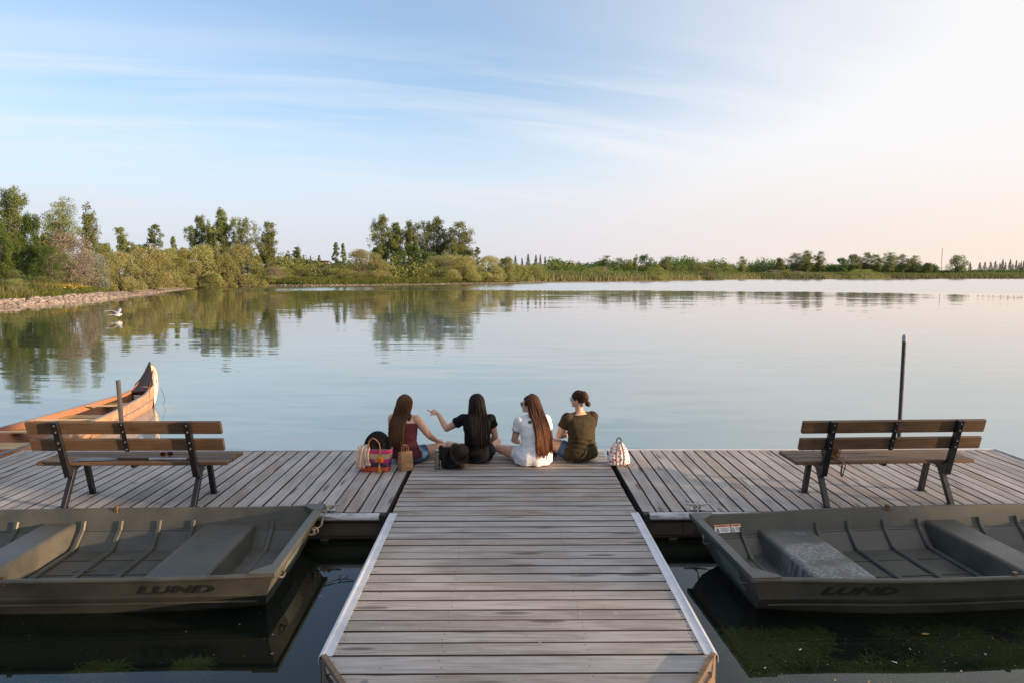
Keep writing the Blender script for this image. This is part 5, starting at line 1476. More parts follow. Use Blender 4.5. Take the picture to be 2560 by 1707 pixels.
for yy in (-0.022, 0.026):
    bm = bmesh.new(); tube(bm, spline([(-0.035, yy, h*0.90), (-0.034, yy, h+0.035), (-0.018, yy, h+0.078), (0.018, yy, h+0.078), (0.034, yy, h+0.035), (0.035, yy, h*0.90)], 5), 0.003, 6)
    from_bm('handle', bm, mat_plain('twisted_paper_cord', (0.48, 0.27, 0.13), 0.8), PB)
# ---- steel flask
FL = empty('flask', (-0.838, 8.085, DZ+0.003), 0, 'tall slim metal flask standing beside the black bag', 'flask')
M_BRUSH = mat_plain('brushed_steel', (0.40, 0.34, 0.28), 0.28, 0.9, 0.15, 30)
bm = bmesh.new(); tube(bm, [(0, 0, 0), (0, 0, 0.004), (0, 0, 0.188), (0, 0, 0.190)], [0.030, 0.032, 0.032, 0.030], 24); from_bm('flask_body', bm, M_BRUSH, FL)
bm = bmesh.new(); tube(bm, [(0, 0, 0.1905), (0, 0, 0.192), (0, 0, 0.232), (0, 0, 0.236)], [0.030, 0.0315, 0.0315, 0.028], 24); from_bm('cap', bm, M_BRUSH, FL)
# ---- black bag with a hat on it
M_NYLON = mat_cloth('black_bag_cloth', (0.012, 0.011, 0.012), (0.024, 0.021, 0.020), bump=0.5)
BB = empty('handbag', (-0.655, 8.13, DZ+0.003), R(6), 'slouching black bag with a brown leather corner under the fedora', 'bag')
Bd = Body()
Bd.loft([(0, 0, 0.006, 0.125, 0.062), (0, 0, 0.03, 0.142, 0.082), (0.0, 0, 0.10, 0.145, 0.084), (-0.01, 0.0, 0.17, 0.140, 0.072), (-0.02, 0.0, 0.225, 0.125, 0.050), (-0.03, 0, 0.255, 0.10, 0.030)], 30, 0.75)
Bd.limb([(-0.145, 0.0, 0.13), (-0.155, -0.01, 0.20), (-0.14, 0.0, 0.265)], [0.030, 0.026, 0.022])
Bd.build('bag_body', M_NYLON, BB, 0.008, 2, lambda p: 0.010*mnoise.noise(Vector((p.x*13, p.y*13, p.z*11+4))))
bm = bmesh.new(); tube(bm, spline([(-0.12, -0.075, 0.02), (-0.10, -0.088, 0.12), (-0.06, -0.085, 0.22), (0.0, -0.05, 0.27)], 5), 0.010, 8, True, (1.5, 0.5)); from_bm('strap', bm, M_NYLON, BB)
bm = bmesh.new(); r_ = bmesh.ops.create_uvsphere(bm, u_segments=20, v_segments=12, radius=1.0, matrix=Matrix.Translation((0.108, -0.035, 0.058)) @ Matrix.Diagonal((0.050, 0.056, 0.060, 1)))
for v in bm.verts: v.co.z = max(0.002, v.co.z)
from_bm('leather_corner', bm, mat_plain('brown_leather', (0.16, 0.075, 0.030), 0.35, 0, 0.3, 10, 0.2), BB, smooth=True)
hat('hat', (-0.575, 8.055, DZ+0.195), Matrix.Rotation(R(14), 4, 'Z') @ Matrix.Rotation(R(38), 4, 'Y') @ Matrix.Rotation(R(38), 4, 'X'), 'dark felt fedora with a creased crown leaning on the black bag', 0.120, 0.140,
    mat_cloth('dark_brown_felt', (0.020, 0.014, 0.012), (0.036, 0.026, 0.021), bump=0.15))
# ---- floral backpack
def mat_floral():
    t = NT('white_cloth_with_red_flowers'); v = t.obj(); w = t.noise(v, 30, 3, 0.6)
    vo = t.n('ShaderNodeTexVoronoi'); t.l.new(v, vo.inputs['Vector']); vo.inputs['Scale'].default_value = 27.0; vo.inputs['Randomness'].default_value = 0.75
    s = t.n('ShaderNodeSeparateColor'); t.l.new(vo.outputs['Color'], s.inputs[0])
    d = t.math('ADD', vo.outputs['Distance'], t.math('MULTIPLY', t.math('SUBTRACT', w.outputs[0], 0.5), 0.5))
    f = t.ramp(d, 0.40, 0.34)
    red = t.mix(s.outputs[0], (0.55, 0.035, 0.055), (0.70, 0.16, 0.20))
    red = t.mix(t.ramp(d, 0.20, 0.12), red, (0.10, 0.01, 0.02))
    leaf = t.ramp(s.outputs[1], 0.80, 0.82)
    red = t.mix(leaf, red, (0.10, 0.16, 0.16))
    c = t.mix(f, (0.74, 0.70, 0.72), red)
    t.bsdf(c, 0.7, 0, t.bump(w.outputs[0], 0.2, 0.01), 0.25); return t.m
BP = empty('backpack', (1.385, 8.24, DZ+0.003), R(10), 'small white backpack printed with red flowers, grey straps towards the camera', 'backpack')
Bd = Body()
Bd.loft([(0, 0.0, 0.004, 0.125, 0.060), (0, 0.0, 0.025, 0.142, 0.078), (0, 0, 0.09, 0.140, 0.082), (0.0, 0.005, 0.16, 0.118, 0.074), (-0.003, 0.01, 0.225, 0.088, 0.058), (-0.006, 0.012, 0.27, 0.058, 0.040), (-0.008, 0.015, 0.292, 0.034, 0.022)], 30, 0.8)
Bd.build('bag_body', mat_floral(), BP, 0.008, 2, lambda p: 0.006*mnoise.noise(Vector((p.x*16, p.y*16, p.z*13))))
M_GSTRAP = mat_plain('grey_webbing', (0.10, 0.10, 0.105), 0.8, 0, 0.15, 60)
for x0, x1 in ((-0.030, -0.060), (0.018, 0.030)):
    bm = bmesh.new(); tube(bm, spline([(x0-0.006, -0.010, 0.295), (x0, -0.045, 0.265), (x1*0.75+x0*0.25, -0.080, 0.20), (x1*1.1, -0.098, 0.12), (x1*1.0, -0.098, 0.05), (x1*0.9, -0.082, 0.012)], 5), 0.009, 8, True, (1.35, 0.45)); from_bm('shoulder_strap', bm, M_GSTRAP, BP)
bm = bmesh.new(); tube(bm, spline([(-0.038, -0.012, 0.285), (-0.030, -0.010, 0.325), (-0.004, -0.008, 0.342), (0.020, -0.010, 0.325), (0.024, -0.012, 0.285)], 5), 0.0055, 6, True, (1.4, 0.5)); from_bm('top_loop', bm, M_RUBBER, BP)
bm = bmesh.new(); tube(bm, spline([(0.03, -0.085, 0.012), (0.07, -0.12, 0.006), (0.125, -0.11, 0.006), (0.165, -0.06, 0.008), (0.135, -0.02, 0.02)], 6), 0.007, 6, True, (1.5, 0.5)); from_bm('loose_strap', bm, mat_plain('dusty_webbing', (0.17, 0.15, 0.12), 0.85), BP)
# ---- paddle and sunglasses on the left bench
SZ = DZ+0.451
PD = empty('paddle', (-3.85, 6.865, SZ), R(-1.2), 'paddle with dark blade and silver shaft lying on the left bench', 'paddle')
bm = bmesh.new()
N = 16; rows = []
for i in range(N+1):
    f = i/N; xx = -0.56 + 0.46*f; w = 0.062*math.sin(min(1, (1-f)*1.35+0.0)*PI/2)**0.8*(1 if f > 0.06 else 0.75) + 0.010*f
    cc = 0.006*math.sin(f*PI)
    rows.append([bm.verts.new((xx, -w, 0.004+cc)), bm.verts.new((xx, 0, 0.010+cc*0.4)), bm.verts.new((xx, w, 0.004+cc)), bm.verts.new((xx, 0, 0.003+cc*0.4))])
for i in range(N):
    for j in range(4): bm.faces.new((rows[i][j], rows[i][(j+1) % 4], rows[i+1][(j+1) % 4], rows[i+1][j]))
bm.faces.new(rows[0][::-1]); bm.faces.new(rows[-1]); bmesh.ops.recalc_face_normals(bm, faces=bm.faces)
from_bm('blade', bm, mat_plain('dark_plastic_blade', (0.035, 0.035, 0.038), 0.35), PD)
bm = bmesh.new(); tube(bm, [(-0.13, 0, 0.014), (0.20, 0, 0.014)], 0.0135, 12); from_bm('black_sleeve', bm, M_RUBBER, PD)
bm = bmesh.new(); tube(bm, [(0.20, 0, 0.0145), (0.585, 0, 0.0145)], 0.0122, 12); from_bm('shaft', bm, mat_plain('silver_shaft', (0.55, 0.56, 0.60), 0.3, 0.8), PD)
bm = bmesh.new(); tube(bm, [(0.585, 0, 0.0155), (0.63, 0, 0.0155)], 0.015, 12); tube(bm, [(0.635, -0.045, 0.0165), (0.635, 0.045, 0.0165)], 0.014, 10); from_bm('grip', bm, mat_plain('brown_grip', (0.10, 0.06, 0.04), 0.6), PD)
SG = empty('sunglasses', (-3.555, 7.02, SZ), R(12), 'brown tortoiseshell sunglasses lying open on the left bench seat', 'sunglasses')
M_TORT = mat_plain('tortoiseshell', (0.16, 0.055, 0.03), 0.2, 0, 0.5, 60)
bm = bmesh.new()
for s in (-1, 1):
    tube(bm, [(s*0.035+0.029*math.cos(a), 0.0, 0.024+0.021*math.sin(a)) for a in np.linspace(0, 2*PI, 17)], 0.0035, 6)
    tube(bm, [(s*0.066, 0, 0.034), (s*0.068, 0.07, 0.030), (s*0.060, 0.13, 0.006)], 0.0028, 6)
tube(bm, [(-0.008, 0, 0.030), (0.008, 0, 0.030)], 0.003, 6)
from_bm('frame', bm, M_TORT, SG)
for s in (-1, 1):
    bm = bmesh.new(); bm.faces.new([bm.verts.new((s*0.035+0.028*math.cos(a), 0.0, 0.024+0.020*math.sin(a))) for a in np.linspace(0, 2*PI, 17)[:-1]]); from_bm('lens', bm, mat_plain('dark_lens', (0.03, 0.015, 0.012), 0.08), SG)
# ---- leather bag on the right bench
LB = empty('shoulder_bag', (3.375, 6.93, SZ), R(2.2), 'small brown leather shoulder bag on the right bench, its strap hanging down', 'bag')
Bd = Body(); Bd.loft([(0, 0, 0.004, 0.075, 0.05), (0, 0, 0.02, 0.095, 0.062), (0.0, 0, 0.06, 0.098, 0.060), (-0.01, 0, 0.10, 0.085, 0.045), (-0.01, 0, 0.13, 0.06, 0.025)], 26, 0.85)
Bd.limb([(-0.07, 0.02, 0.10), (-0.02, 0.02, 0.165), (0.05, 0.02, 0.16)], [0.014, 0.020, 0.016])
M_BRLEATHER = mat_plain('reddish_brown_leather', (0.15, 0.055, 0.028), 0.38, 0, 0.35, 12, 0.25)
Bd.build('bag_body', M_BRLEATHER, LB, 0.007, 2, lambda p: 0.007*mnoise.noise(Vector((p.x*20, p.y*20, p.z*18))))
bm = bmesh.new(); tube(bm, spline([(0.06, 0.0, 0.12), (0.12, -0.06, 0.03), (0.08, -0.133, 0.012), (0.03, -0.176, -0.03), (0.025, -0.170, -0.12), (0.045, -0.158, -0.16), (0.055, -0.166, -0.10), (0.06, -0.172, -0.03), (0.0, -0.13, 0.012), (-0.07, -0.04, 0.05)], 6), 0.006, 6, True, (1.6, 0.5)); from_bm('strap', bm, M_BRLEATHER, LB)
# ---- gull skimming the water
GU = empty('gull', (-23.3, 41.0, 0.22), 0, 'white gull with a dark head flying low over the water on the left', 'bird'); GU.scale = (1.3, 1.3, 1.3)
M_GULL = mat_plain('white_feathers', (0.78, 0.76, 0.76), 0.8, 0, 0.06); M_GULLG = mat_plain('grey_feathers', (0.36, 0.37, 0.44), 0.8, 0, 0.1); M_GULLB = mat_plain('black_feathers', (0.015, 0.014, 0.014), 0.6)
Bd = Body(); Bd.limb([(-0.16, 0, 0.02), (-0.05, 0, 0.0), (0.08, 0, 0.0), (0.17, 0, 0.025), (0.24, 0, 0.04)], [0.03, 0.07, 0.075, 0.05, 0.035]); Bd.build('body', M_GULL, GU, 0.012, 2)
bm = bmesh.new()
def wing(s, up):
    P = [((0.06, s*0.04, 0.04), (-0.10, s*0.04, 0.035)), ((0.10, s*0.20, 0.04+up*0.16), (-0.12, s*0.20, 0.03+up*0.15)), ((0.02, s*0.36, 0.04+up*0.26), (-0.16, s*0.38, 0.03+up*0.25)), ((-0.12, s*0.52, 0.04+up*0.26), (-0.20, s*0.52, 0.03+up*0.26)), ((-0.24, s*0.62, 0.04+up*0.22), (-0.25, s*0.61, 0.04+up*0.22))]
    v = [[bm.verts.new(a), bm.verts.new((Vector(a)+Vector(b))/2+Vector((0, 0, 0.015))), bm.verts.new(b)] for a, b in P]
    for i in range(4):
        for j in range(2): bm.faces.new((v[i][j], v[i][j+1], v[i+1][j+1], v[i+1][j]))
wing(-1, 0.7); o = from_bm('wing', bm, M_GULLG, GU, smooth=True); o.modifiers.new('t', 'SOLIDIFY').thickness = 0.008
bm = bmesh.new(); wing(1, 0.9); o = from_bm('wing', bm, M_GULLG, GU, smooth=True); o.modifiers.new('t', 'SOLIDIFY').thickness = 0.008
bm = bmesh.new(); v = [bm.verts.new(p) for p in ((-0.14, -0.03, 0.03), (-0.14, 0.03, 0.03), (-0.40, 0.07, 0.0), (-0.41, -0.07, 0.0))]; bm.faces.new(v); o = from_bm('tail', bm, M_GULL, GU); o.modifiers.new('t', 'SOLIDIFY').thickness = 0.012
bm = bmesh.new(); bmesh.ops.create_uvsphere(bm, u_segments=14, v_segments=10, radius=1, matrix=Matrix.Translation((0.275, 0, 0.045)) @ Matrix.Diagonal((0.048, 0.036, 0.036, 1))); h_ = from_bm('head', bm, M_GULLB, GU, smooth=True)
bm = bmesh.new(); tube(bm, [(0.315, 0, 0.04), (0.365, 0, 0.028)], [0.010, 0.003], 6); from_bm('beak', bm, mat_plain('dark_beak', (0.12, 0.03, 0.02), 0.5), h_)
# ------------------------------------------------------------------ vegetation
NR = np.random.RandomState(21)
FPX = 24.0/36*2560
_P, _Yw = R(5.54), R(0.47)
def ray(xd, yd):
    """direction through a point of the photograph given on a 2352-wide grid (used to measure where things stand)"""
    x, y = xd*1.0884, yd*1.0884
    d = np.array([x-1280, FPX, 853.5-y])
    c, s = math.cos(_P), math.sin(_P); d = np.array([d[0], d[1]*c+d[2]*s, -d[1]*s+d[2]*c])
    c, s = math.cos(_Yw), math.sin(_Yw); return np.array([d[0]*c+d[1]*s, -d[0]*s+d[1]*c, d[2]])
def at(xd, yd, Y):
    r = ray(xd, yd); k = Y/r[1]; return r[0]*k, 2.60+r[2]*k

def leaf_quads(C, size, aspect=0.62, droop=None):
    """random little leaf faces at points C"""
    n = len(C); a = NR.normal(size=(n, 3)); a /= np.linalg.norm(a, axis=1)[:, None]
    if droop is not None: a = a*0.55 + np.array(droop); a /= np.linalg.norm(a, axis=1)[:, None]
    b = NR.normal(size=(n, 3)); b -= a*(a*b).sum(1)[:, None]; b /= np.linalg.norm(b, axis=1)[:, None]
    s = (size*NR.uniform(0.6, 1.35, n))[:, None]; a = a*s*0.5; b = b*s*0.5*aspect
    V = np.stack([C-a, C+b, C+a, C-b], 1).reshape(-1, 3)
    return V
def crown_mesh(name, C, size, mat, aspect=0.62, droop=None):
    V = leaf_quads(C, size, aspect, droop); n = len(C)
    return mesh_np(name, V, np.arange(4*n).reshape(-1, 4), mat)
def clumps(cent, rad, n, flat=1.0, shell=0.0):
    """n points gathered round clump centres; shell pushes them outward"""
    k = NR.choice(len(cent), n, p=rad**2/(rad**2).sum())
    d = NR.normal(size=(n, 3)); ln = np.linalg.norm(d, axis=1)[:, None]
    rr_ = NR.uniform(0, 1, (n, 1))**(1/3.0)
    if shell: rr_ = shell + (1-shell)*rr_
    d = d/ln*rr_; d[:, 2] *= flat
    return cent[k] + d*rad[k][:, None]
def limbs_mesh(name, segs, mat):
    bm = bmesh.new()
    for pts, rs in segs: tube(bm, pts, rs, 5, False)
    me = bpy.data.meshes.new(name); bm.to_mesh(me); bm.free(); me.materials.append(mat); return me
M_BARK = mat_plain('grey_brown_bark', (0.12, 0.10, 0.08), 0.9, 0, 0.35, 3)
M_BARKD = mat_plain('dark_bark', (0.060, 0.048, 0.040), 0.9, 0, 0.35, 3)
L_COT = mat_leaf('cottonwood_leaves', (0.080, 0.118, 0.042), (0.195, 0.225, 0.085), (0.16, 0.20, 0.08))
L_DARK = mat_leaf('dark_green_leaves', (0.043, 0.090, 0.031), (0.101, 0.163, 0.046), (0.078, 0.139, 0.046))
L_BRIGHT = mat_leaf('fresh_green_leaves', (0.060, 0.110, 0.030), (0.140, 0.200, 0.060))
L_WIL = mat_leaf('golden_willow_leaves', (0.150, 0.165, 0.065), (0.310, 0.305, 0.135), (0.22, 0.235, 0.090))
L_WILG = mat_leaf('green_willow_leaves', (0.120, 0.150, 0.050), (0.240, 0.265, 0.095), (0.17, 0.21, 0.07))
L_SIL = mat_leaf('silver_grey_leaves', (0.165, 0.145, 0.115), (0.30, 0.255, 0.205), (0.20, 0.20, 0.17))
L_BLUE = mat_leaf('blue_grey_leaves', (0.139, 0.171, 0.147), (0.248, 0.279, 0.240))
L_SPR = mat_leaf('spruce_needles', (0.028, 0.053, 0.031), (0.070, 0.101, 0.056), trans=0.15)
L_SHR = mat_leaf('shrub_leaves', (0.080, 0.120, 0.042), (0.180, 0.215, 0.080), (0.19, 0.165, 0.09))
L_YEL = mat_leaf('yellow_leaves', (0.26, 0.20, 0.05), (0.38, 0.28, 0.08))
L_REED = mat_leaf('dry_reeds', (0.110, 0.140, 0.055), (0.215, 0.215, 0.110), (0.24, 0.17, 0.115))

def k_cottonwood(seed, n=7000, size=0.024, lean=0.0, spread=1.0, gap=0.5, base=0.12, mat=None):
    """unit height tree, crown half width 1 in x,y (scaled later)"""
    q = random.Random(seed); global NR; NR = np.random.RandomState(seed)
    cent, rad, segs = [], [], []
    tops = [Vector((lean+q.uniform(-0.25, 0.25), q.uniform(-0.25, 0.25), 1.0))] + [Vector((q.uniform(-0.75, 0.75), q.uniform(-0.7, 0.7), q.uniform(0.72, 0.95))) for _ in range(q.randint(2, 4))]
    for ti, tp in enumerate(tops):
        z0 = 0.0 if ti == 0 else q.uniform(0.08, 0.25)
        path = [Vector((0, 0, z0*0.0)) if ti == 0 else Vector((tp.x*0.1, tp.y*0.1, z0)), Vector((tp.x*0.45, tp.y*0.45, 0.4)), Vector((tp.x*0.85, tp.y*0.85, 0.72*tp.z)), tp]
        P = spline(path, 5); segs.append((P, [0.10*(1-0.92*i/(len(P)-1))*(1.0 if ti == 0 else 0.6) for i in range(len(P))]))
        for i in range(3, len(P)):
            f = i/(len(P)-1)
            if P[i].z < base: continue
            env = (0.30+0.70*math.sin(min(1, (P[i].z-base*0.6)/0.75)*PI*0.62)) * (1-0.45*max(0, P[i].z-0.6)/0.4)
            for b in range(q.randint(2, 4)):
                a = q.uniform(0, 2*PI); r_ = env*q.uniform(0.25, 0.95)*spread*0.8
                e = P[i] + Vector((math.cos(a)*r_, math.sin(a)*r_, q.uniform(0.0, 0.10)))
                e.x = max(-1.1, min(1.1, e.x)); e.y = max(-1.1, min(1.1, e.y)); e.z = min(e.z, 1.0)
                segs.append(([P[i], P[i].lerp(e, 0.5)+Vector((0, 0, -0.01)), e], [0.022, 0.014, 0.006]))
                for c in range(3):
                    m = P[i].lerp(e, q.uniform(0.45, 1.05)) + Vector((q.uniform(-0.12, 0.12), q.uniform(-0.12, 0.12), q.uniform(-0.03, 0.045)))
                    if q.random() < gap*0.35: continue
                    cent.append(m); rad.append(q.uniform(0.10, 0.24))
        cent.append(tp-Vector((0, 0, 0.02))); rad.append(0.12)
    cent = np.array([tuple(c) for c in cent]); rad = np.array(rad)
    C = clumps(cent, rad, n, 1.0); # z radius is in crown-width units, shrink it
    k = NR.choice(len(cent), n, p=rad**2/(rad**2).sum()); d = NR.normal(size=(n, 3)); d /= np.linalg.norm(d, axis=1)[:, None]; d *= NR.uniform(0, 1, (n, 1))**0.4
    C = cent[k] + d*rad[k][:, None]*np.array([1, 1, 0.24])
    # twigs sticking out give an uneven outline
    return C, segs, size, mat or L_COT
def k_willow(seed, n=11000, size=0.026, mat=None, lobes=26):
    q = random.Random(seed); global NR; NR = np.random.RandomState(seed)
    cent, rad, segs = [], [], []
    for i in range(lobes):
        a = q.uniform(0, 2*PI); h = q.uniform(0.12, 0.80); r_ = math.sqrt(max(0, 1-(h/0.98)**2.4))*q.uniform(0.45, 0.80)
        cent.append((math.cos(a)*r_, math.sin(a)*r_, h)); rad.append(q.uniform(0.20, 0.36))
    for i in range(lobes//2):
        a = q.uniform(0, 2*PI); r_ = q.uniform(0.55, 0.82); cent.append((math.cos(a)*r_, math.sin(a)*r_, q.uniform(0.04, 0.20))); rad.append(q.uniform(0.20, 0.32))
    for i in range(6): cent.append((q.uniform(-0.35, 0.35), q.uniform(-0.35, 0.35), q.uniform(0.70, 0.86))); rad.append(q.uniform(0.16, 0.28))
    cent = np.array(cent); rad = np.array(rad)
    k = NR.choice(len(cent), n, p=rad**2/(rad**2).sum()); d = NR.normal(size=(n, 3)); d /= np.linalg.norm(d, axis=1)[:, None]
    d[:, 2] = np.where(NR.uniform(size=n) < 0.75, np.abs(d[:, 2]), d[:, 2]); d *= (0.62+0.44*NR.uniform(0, 1, (n, 1)))
    C = cent[k] + d*rad[k][:, None]*np.array([1, 1, 0.62])
    C[:, 2] = np.maximum(C[:, 2], 0.01+0.05*NR.uniform(size=n))
    for i in range(14):
        c = cent[q.randrange(len(cent))]; segs.append(([Vector((q.uniform(-0.1, 0.1), q.uniform(-0.1, 0.1), 0)), Vector((c[0]*0.4, c[1]*0.4, c[2]*0.5)), Vector(tuple(c))], [0.05, 0.03, 0.01]))
    return C, segs, size, mat or L_WIL
def k_spruce(seed, n=2600, size=0.030):
    q = random.Random(seed); global NR; NR = np.random.RandomState(seed)
    pts = []; segs = [([Vector((0, 0, 0)), Vector((0, 0, 0.97))], [0.09, 0.015])]
    lv = 22
    for i in range(lv):
        z = 0.12+0.86*i/(lv-1); w = (1-z)**0.85*(0.8+0.35*q.random())*1.05+0.04
        for b in range(9):
            a = q.uniform(0, 2*PI); L = w*q.uniform(0.65, 1.1); m = int(n/(lv*9)*1.9*(0.35+w))+3
            f = NR.uniform(0.1, 1, m)**0.7
            x = math.cos(a)*L*f + NR.normal(size=m)*0.06*w; y = math.sin(a)*L*f + NR.normal(size=m)*0.06*w
            pts.append(np.stack([x, y, z - 0.055*f*w + 0.02*f*f + NR.normal(size=m)*0.006], 1))
    return np.concatenate(pts), segs, size, L_SPR
def k_cone(seed, n=4200, size=0.030, mat=None, p=0.75):
    """narrow young poplar"""
    q = random.Random(seed); global NR; NR = np.random.RandomState(seed)
    cent, rad = [], []; segs = [([Vector((0, 0, 0)), Vector((0.05, 0, 0.5)), Vector((0, 0, 0.98))], [0.11, 0.06, 0.012])]
    for i in range(75):
        z = q.uniform(0.10, 0.97); w = min(1, (1.02-z)**p*1.25)*(0.75+0.25*min(1, z/0.25)); a = q.uniform(0, 2*PI); r_ = w*q.uniform(0.2, 0.88)
        cent.append((math.cos(a)*r_, math.sin(a)*r_, z)); rad.append(q.uniform(0.12, 0.30)*(0.4+0.6*w))
        segs.append(([Vector((0, 0, z-0.06)), Vector((math.cos(a)*r_, math.sin(a)*r_, z))], [0.02, 0.006]))
    cent = np.array(cent); rad = np.array(rad)
    k = NR.choice(len(cent), n, p=rad**2/(rad**2).sum()); d = NR.normal(size=(n, 3)); d /= np.linalg.norm(d, axis=1)[:, None]; d *= NR.uniform(0, 1, (n, 1))**0.4
    return cent[k] + d*rad[k][:, None]*np.array([1, 1, 0.22]), segs, size, mat or L_COT
def k_broad(seed, n=8000, size=0.026, mat=None):
    q = random.Random(seed); global NR; NR = np.random.RandomState(seed)
    cent, rad = [], []; segs = []
    for i in range(46):
        a = q.uniform(0, 2*PI); z = q.uniform(0.22, 0.93); w = math.sin(min(1, max(0, (z-0.08)/0.9))*PI)**0.55; r_ = w*q.uniform(0.2, 0.82)
        cent.append((math.cos(a)*r_, math.sin(a)*r_, z)); rad.append(q.uniform(0.12, 0.28))
        if i % 2 == 0: segs.append(([Vector((0, 0, 0.12)), Vector((math.cos(a)*r_*0.5, math.sin(a)*r_*0.5, z*0.6+0.1)), Vector((math.cos(a)*r_, math.sin(a)*r_, z))], [0.045, 0.025, 0.008]))
    segs.append(([Vector((0, 0, 0)), Vector((0.02, 0, 0.5))], [0.10, 0.05]))
    cent = np.array(cent); rad = np.array(rad)
    k = NR.choice(len(cent), n, p=rad**2/(rad**2).sum()); d = NR.normal(size=(n, 3)); d /= np.linalg.norm(d, axis=1)[:, None]; d *= (0.5+0.52*NR.uniform(0, 1, (n, 1)))
    return cent[k] + d*rad[k][:, None]*np.array([1, 1, 0.5]), segs, size, mat or L_DARK

PROTO = {}
def proto(key):
    if key in PROTO: return PROTO[key]
    kind, var = key.rsplit('.', 1); v = int(var)
    if kind == 'cotton': C, S, s, m = k_cottonwood(100+v, 11500, 0.020)
    elif kind == 'cottonnear': C, S, s, m = k_cottonwood(140+v, 17000, 0.014, gap=0.9)
    elif kind == 'sparse': C, S, s, m = k_cottonwood(170+v, 6000, 0.018, gap=1.5)
    elif kind == 'darknear': C, S, s, m = k_broad(180+v, 17000, 0.015, L_BRIGHT if v % 2 else L_DARK)
    elif kind == 'willow': C, S, s, m = k_willow(200+v, 19000, 0.024)
    elif kind == 'willowg': C, S, s, m = k_willow(220+v, 15000, 0.026, L_WILG)
    elif kind == 'silver': C, S, s, m = k_willow(240+v, 9000, 0.024, L_SIL, 34)
    elif kind == 'blue': C, S, s, m = k_willow(250+v, 8000, 0.026, L_BLUE, 22)
    elif kind == 'shrub': C, S, s, m = k_willow(260+v, 6000, 0.036, L_SHR, 18)
    elif kind == 'spruce': C, S, s, m = k_spruce(300+v)
    elif kind == 'poplar': C, S, s, m = k_cone(320+v, 4500, 0.026)
    elif kind == 'yellow': C, S, s, m = k_cone(340+v, 1600, 0.05, L_YEL, 0.5)
    elif kind == 'broad': C, S, s, m = k_broad(360+v, 7000, 0.030)
    elif kind == 'broadc': C, S, s, m = k_broad(380+v, 7000, 0.030, L_COT)
    PROTO[key] = (C, S, s, m); return PROTO[key]
MESHES = {}
def tree(key, x, y, w, h, label, cat='tree', group=None, name=None, z=None, rz=None):
    """w half width, h height in metres; leaves keep their real size because each width/height class gets its own mesh"""
    asp = w/h; q = round(math.log(asp)*5)/5
    mk = (key, q)
    if mk not in MESHES:
        C, S, s, m = proto(key); a = math.exp(q)
        C2 = C*np.array([a, a, 1.0])
        cm = crown_mesh('crown', C2, s, m)
        S2 = [([Vector((p.x*a, p.y*a, p.z)) for p in pts], [r_*a*0.55 if isinstance(r_, float) else r_ for r_ in rs]) for pts, rs in S]
        tm = limbs_mesh('trunk', S2, M_BARKD if key.startswith(('spruce', 'willow')) else M_BARK)
        MESHES[mk] = (cm, tm, a)
    cm, tm, a = MESHES[mk]
    zz = lz1(x, y)-0.05 if z is None else z
    nm = name or {'spruce': 'spruce_tree', 'willow': 'willow_bush', 'willowg': 'willow_bush', 'shrub': 'shrub', 'silver': 'silver_bush', 'blue': 'silver_bush', 'poplar': 'poplar_tree', 'yellow': 'small_tree'}.get(key.split('.')[0], 'broadleaf_tree' if 'broad' in key or 'dark' in key else 'cottonwood_tree')
    r_ = empty(nm, (x, y, zz), RD.uniform(0, 6.28) if rz is None else rz, label, cat, group)
    r_.scale = (w/a, w/a, h)
    r_.scale = (w/a, w/a, h)
    for n_, me_ in (('crown', cm), ('trunk', tm)):
        o = bpy.data.objects.new(n_, me_); COL.objects.link(o); o.parent = r_
    return r_
def T(key, xd, yt, wd, Y, label, cat='tree', base=None, **k):
    """tree measured in the photograph: centre x, top y, full width (2352 grid) at distance Y"""
    X, ztop = at(xd, yt, Y); w = wd*1.0884*Y/FPX/2
    z0 = lz1(X, Y)-0.05 if base is None else base
    wk = {'wi': 1.32, 'si': 1.25, 'bl': 1.25, 'sh': 1.3, 'co': 1.28, 'sp': 1.2, 'po': 1.5, 'br': 1.2, 'da': 1.15}.get(key[:2], 1.1) if not key.startswith('spruce') else 1.75
    return tree(key, X, Y, w*wk, (ztop-z0), label, cat, z=z0, **k)
G1 = 'trees on the left bank'; G2 = 'cottonwoods at the end of the left bank'; G3 = 'trees along the far shore'; G4 = 'willows on the left bank'; G5 = 'spruces in a row'
T('cottonnear.0', 12, 441, 72, 84, 'tallest leafy tree at the far left edge, its crown partly cut by the frame', group=G1)
T('darknear.0', 68, 488, 62, 80, 'dense green tree between the leftmost tall tree and the open-crowned one', group=G1)
T('cottonnear.1', 132, 464, 84, 92, 'open-crowned tall tree rising behind the pinkish silver bush', group=G1)
T('sparse.0', 199, 478, 46, 96, 'thin sparse tree leaning at the right end of the leftmost tall group', group=G1)
T('darknear.1', -4, 508, 70, 72, 'low bright green tree at the very left edge of the photo', group=G1)
T('darknear.0', 110, 560, 80, 78, 'dark green tree low behind the pinkish silver bush', group=G1)
T('silver.0', 152, 527, 100, 82, 'pinkish silver bush in front of the open-crowned tree', 'bush', group=G4)
T('blue.0', 210, 578, 66, 86, 'blue-grey bush between the pinkish silver bush and the first willow', 'bush', group=G4)
T('willow.0', 276, 576, 88, 90, 'rounded willow standing forward near the stones on the left', 'bush', group=G4)
T('willow.1', 334, 556, 112, 104, 'large smooth olive willow dome right of the forward willow', 'bush', group=G4)
T('willowg.0', 230, 566, 70, 112, 'hazy olive bush behind the blue-grey bush', 'bush', group=G4)
T('cotton.0', 280, 529, 36, 130, 'small tree top rising behind the forward willow', group=G1)
T('poplar.0', 354, 511, 54, 140, 'pointed dark tree behind the large willow dome', group=G1)
T('poplar.1', 396, 539, 24, 138, 'little pointed tree top right of the pointed dark tree', group=G1)
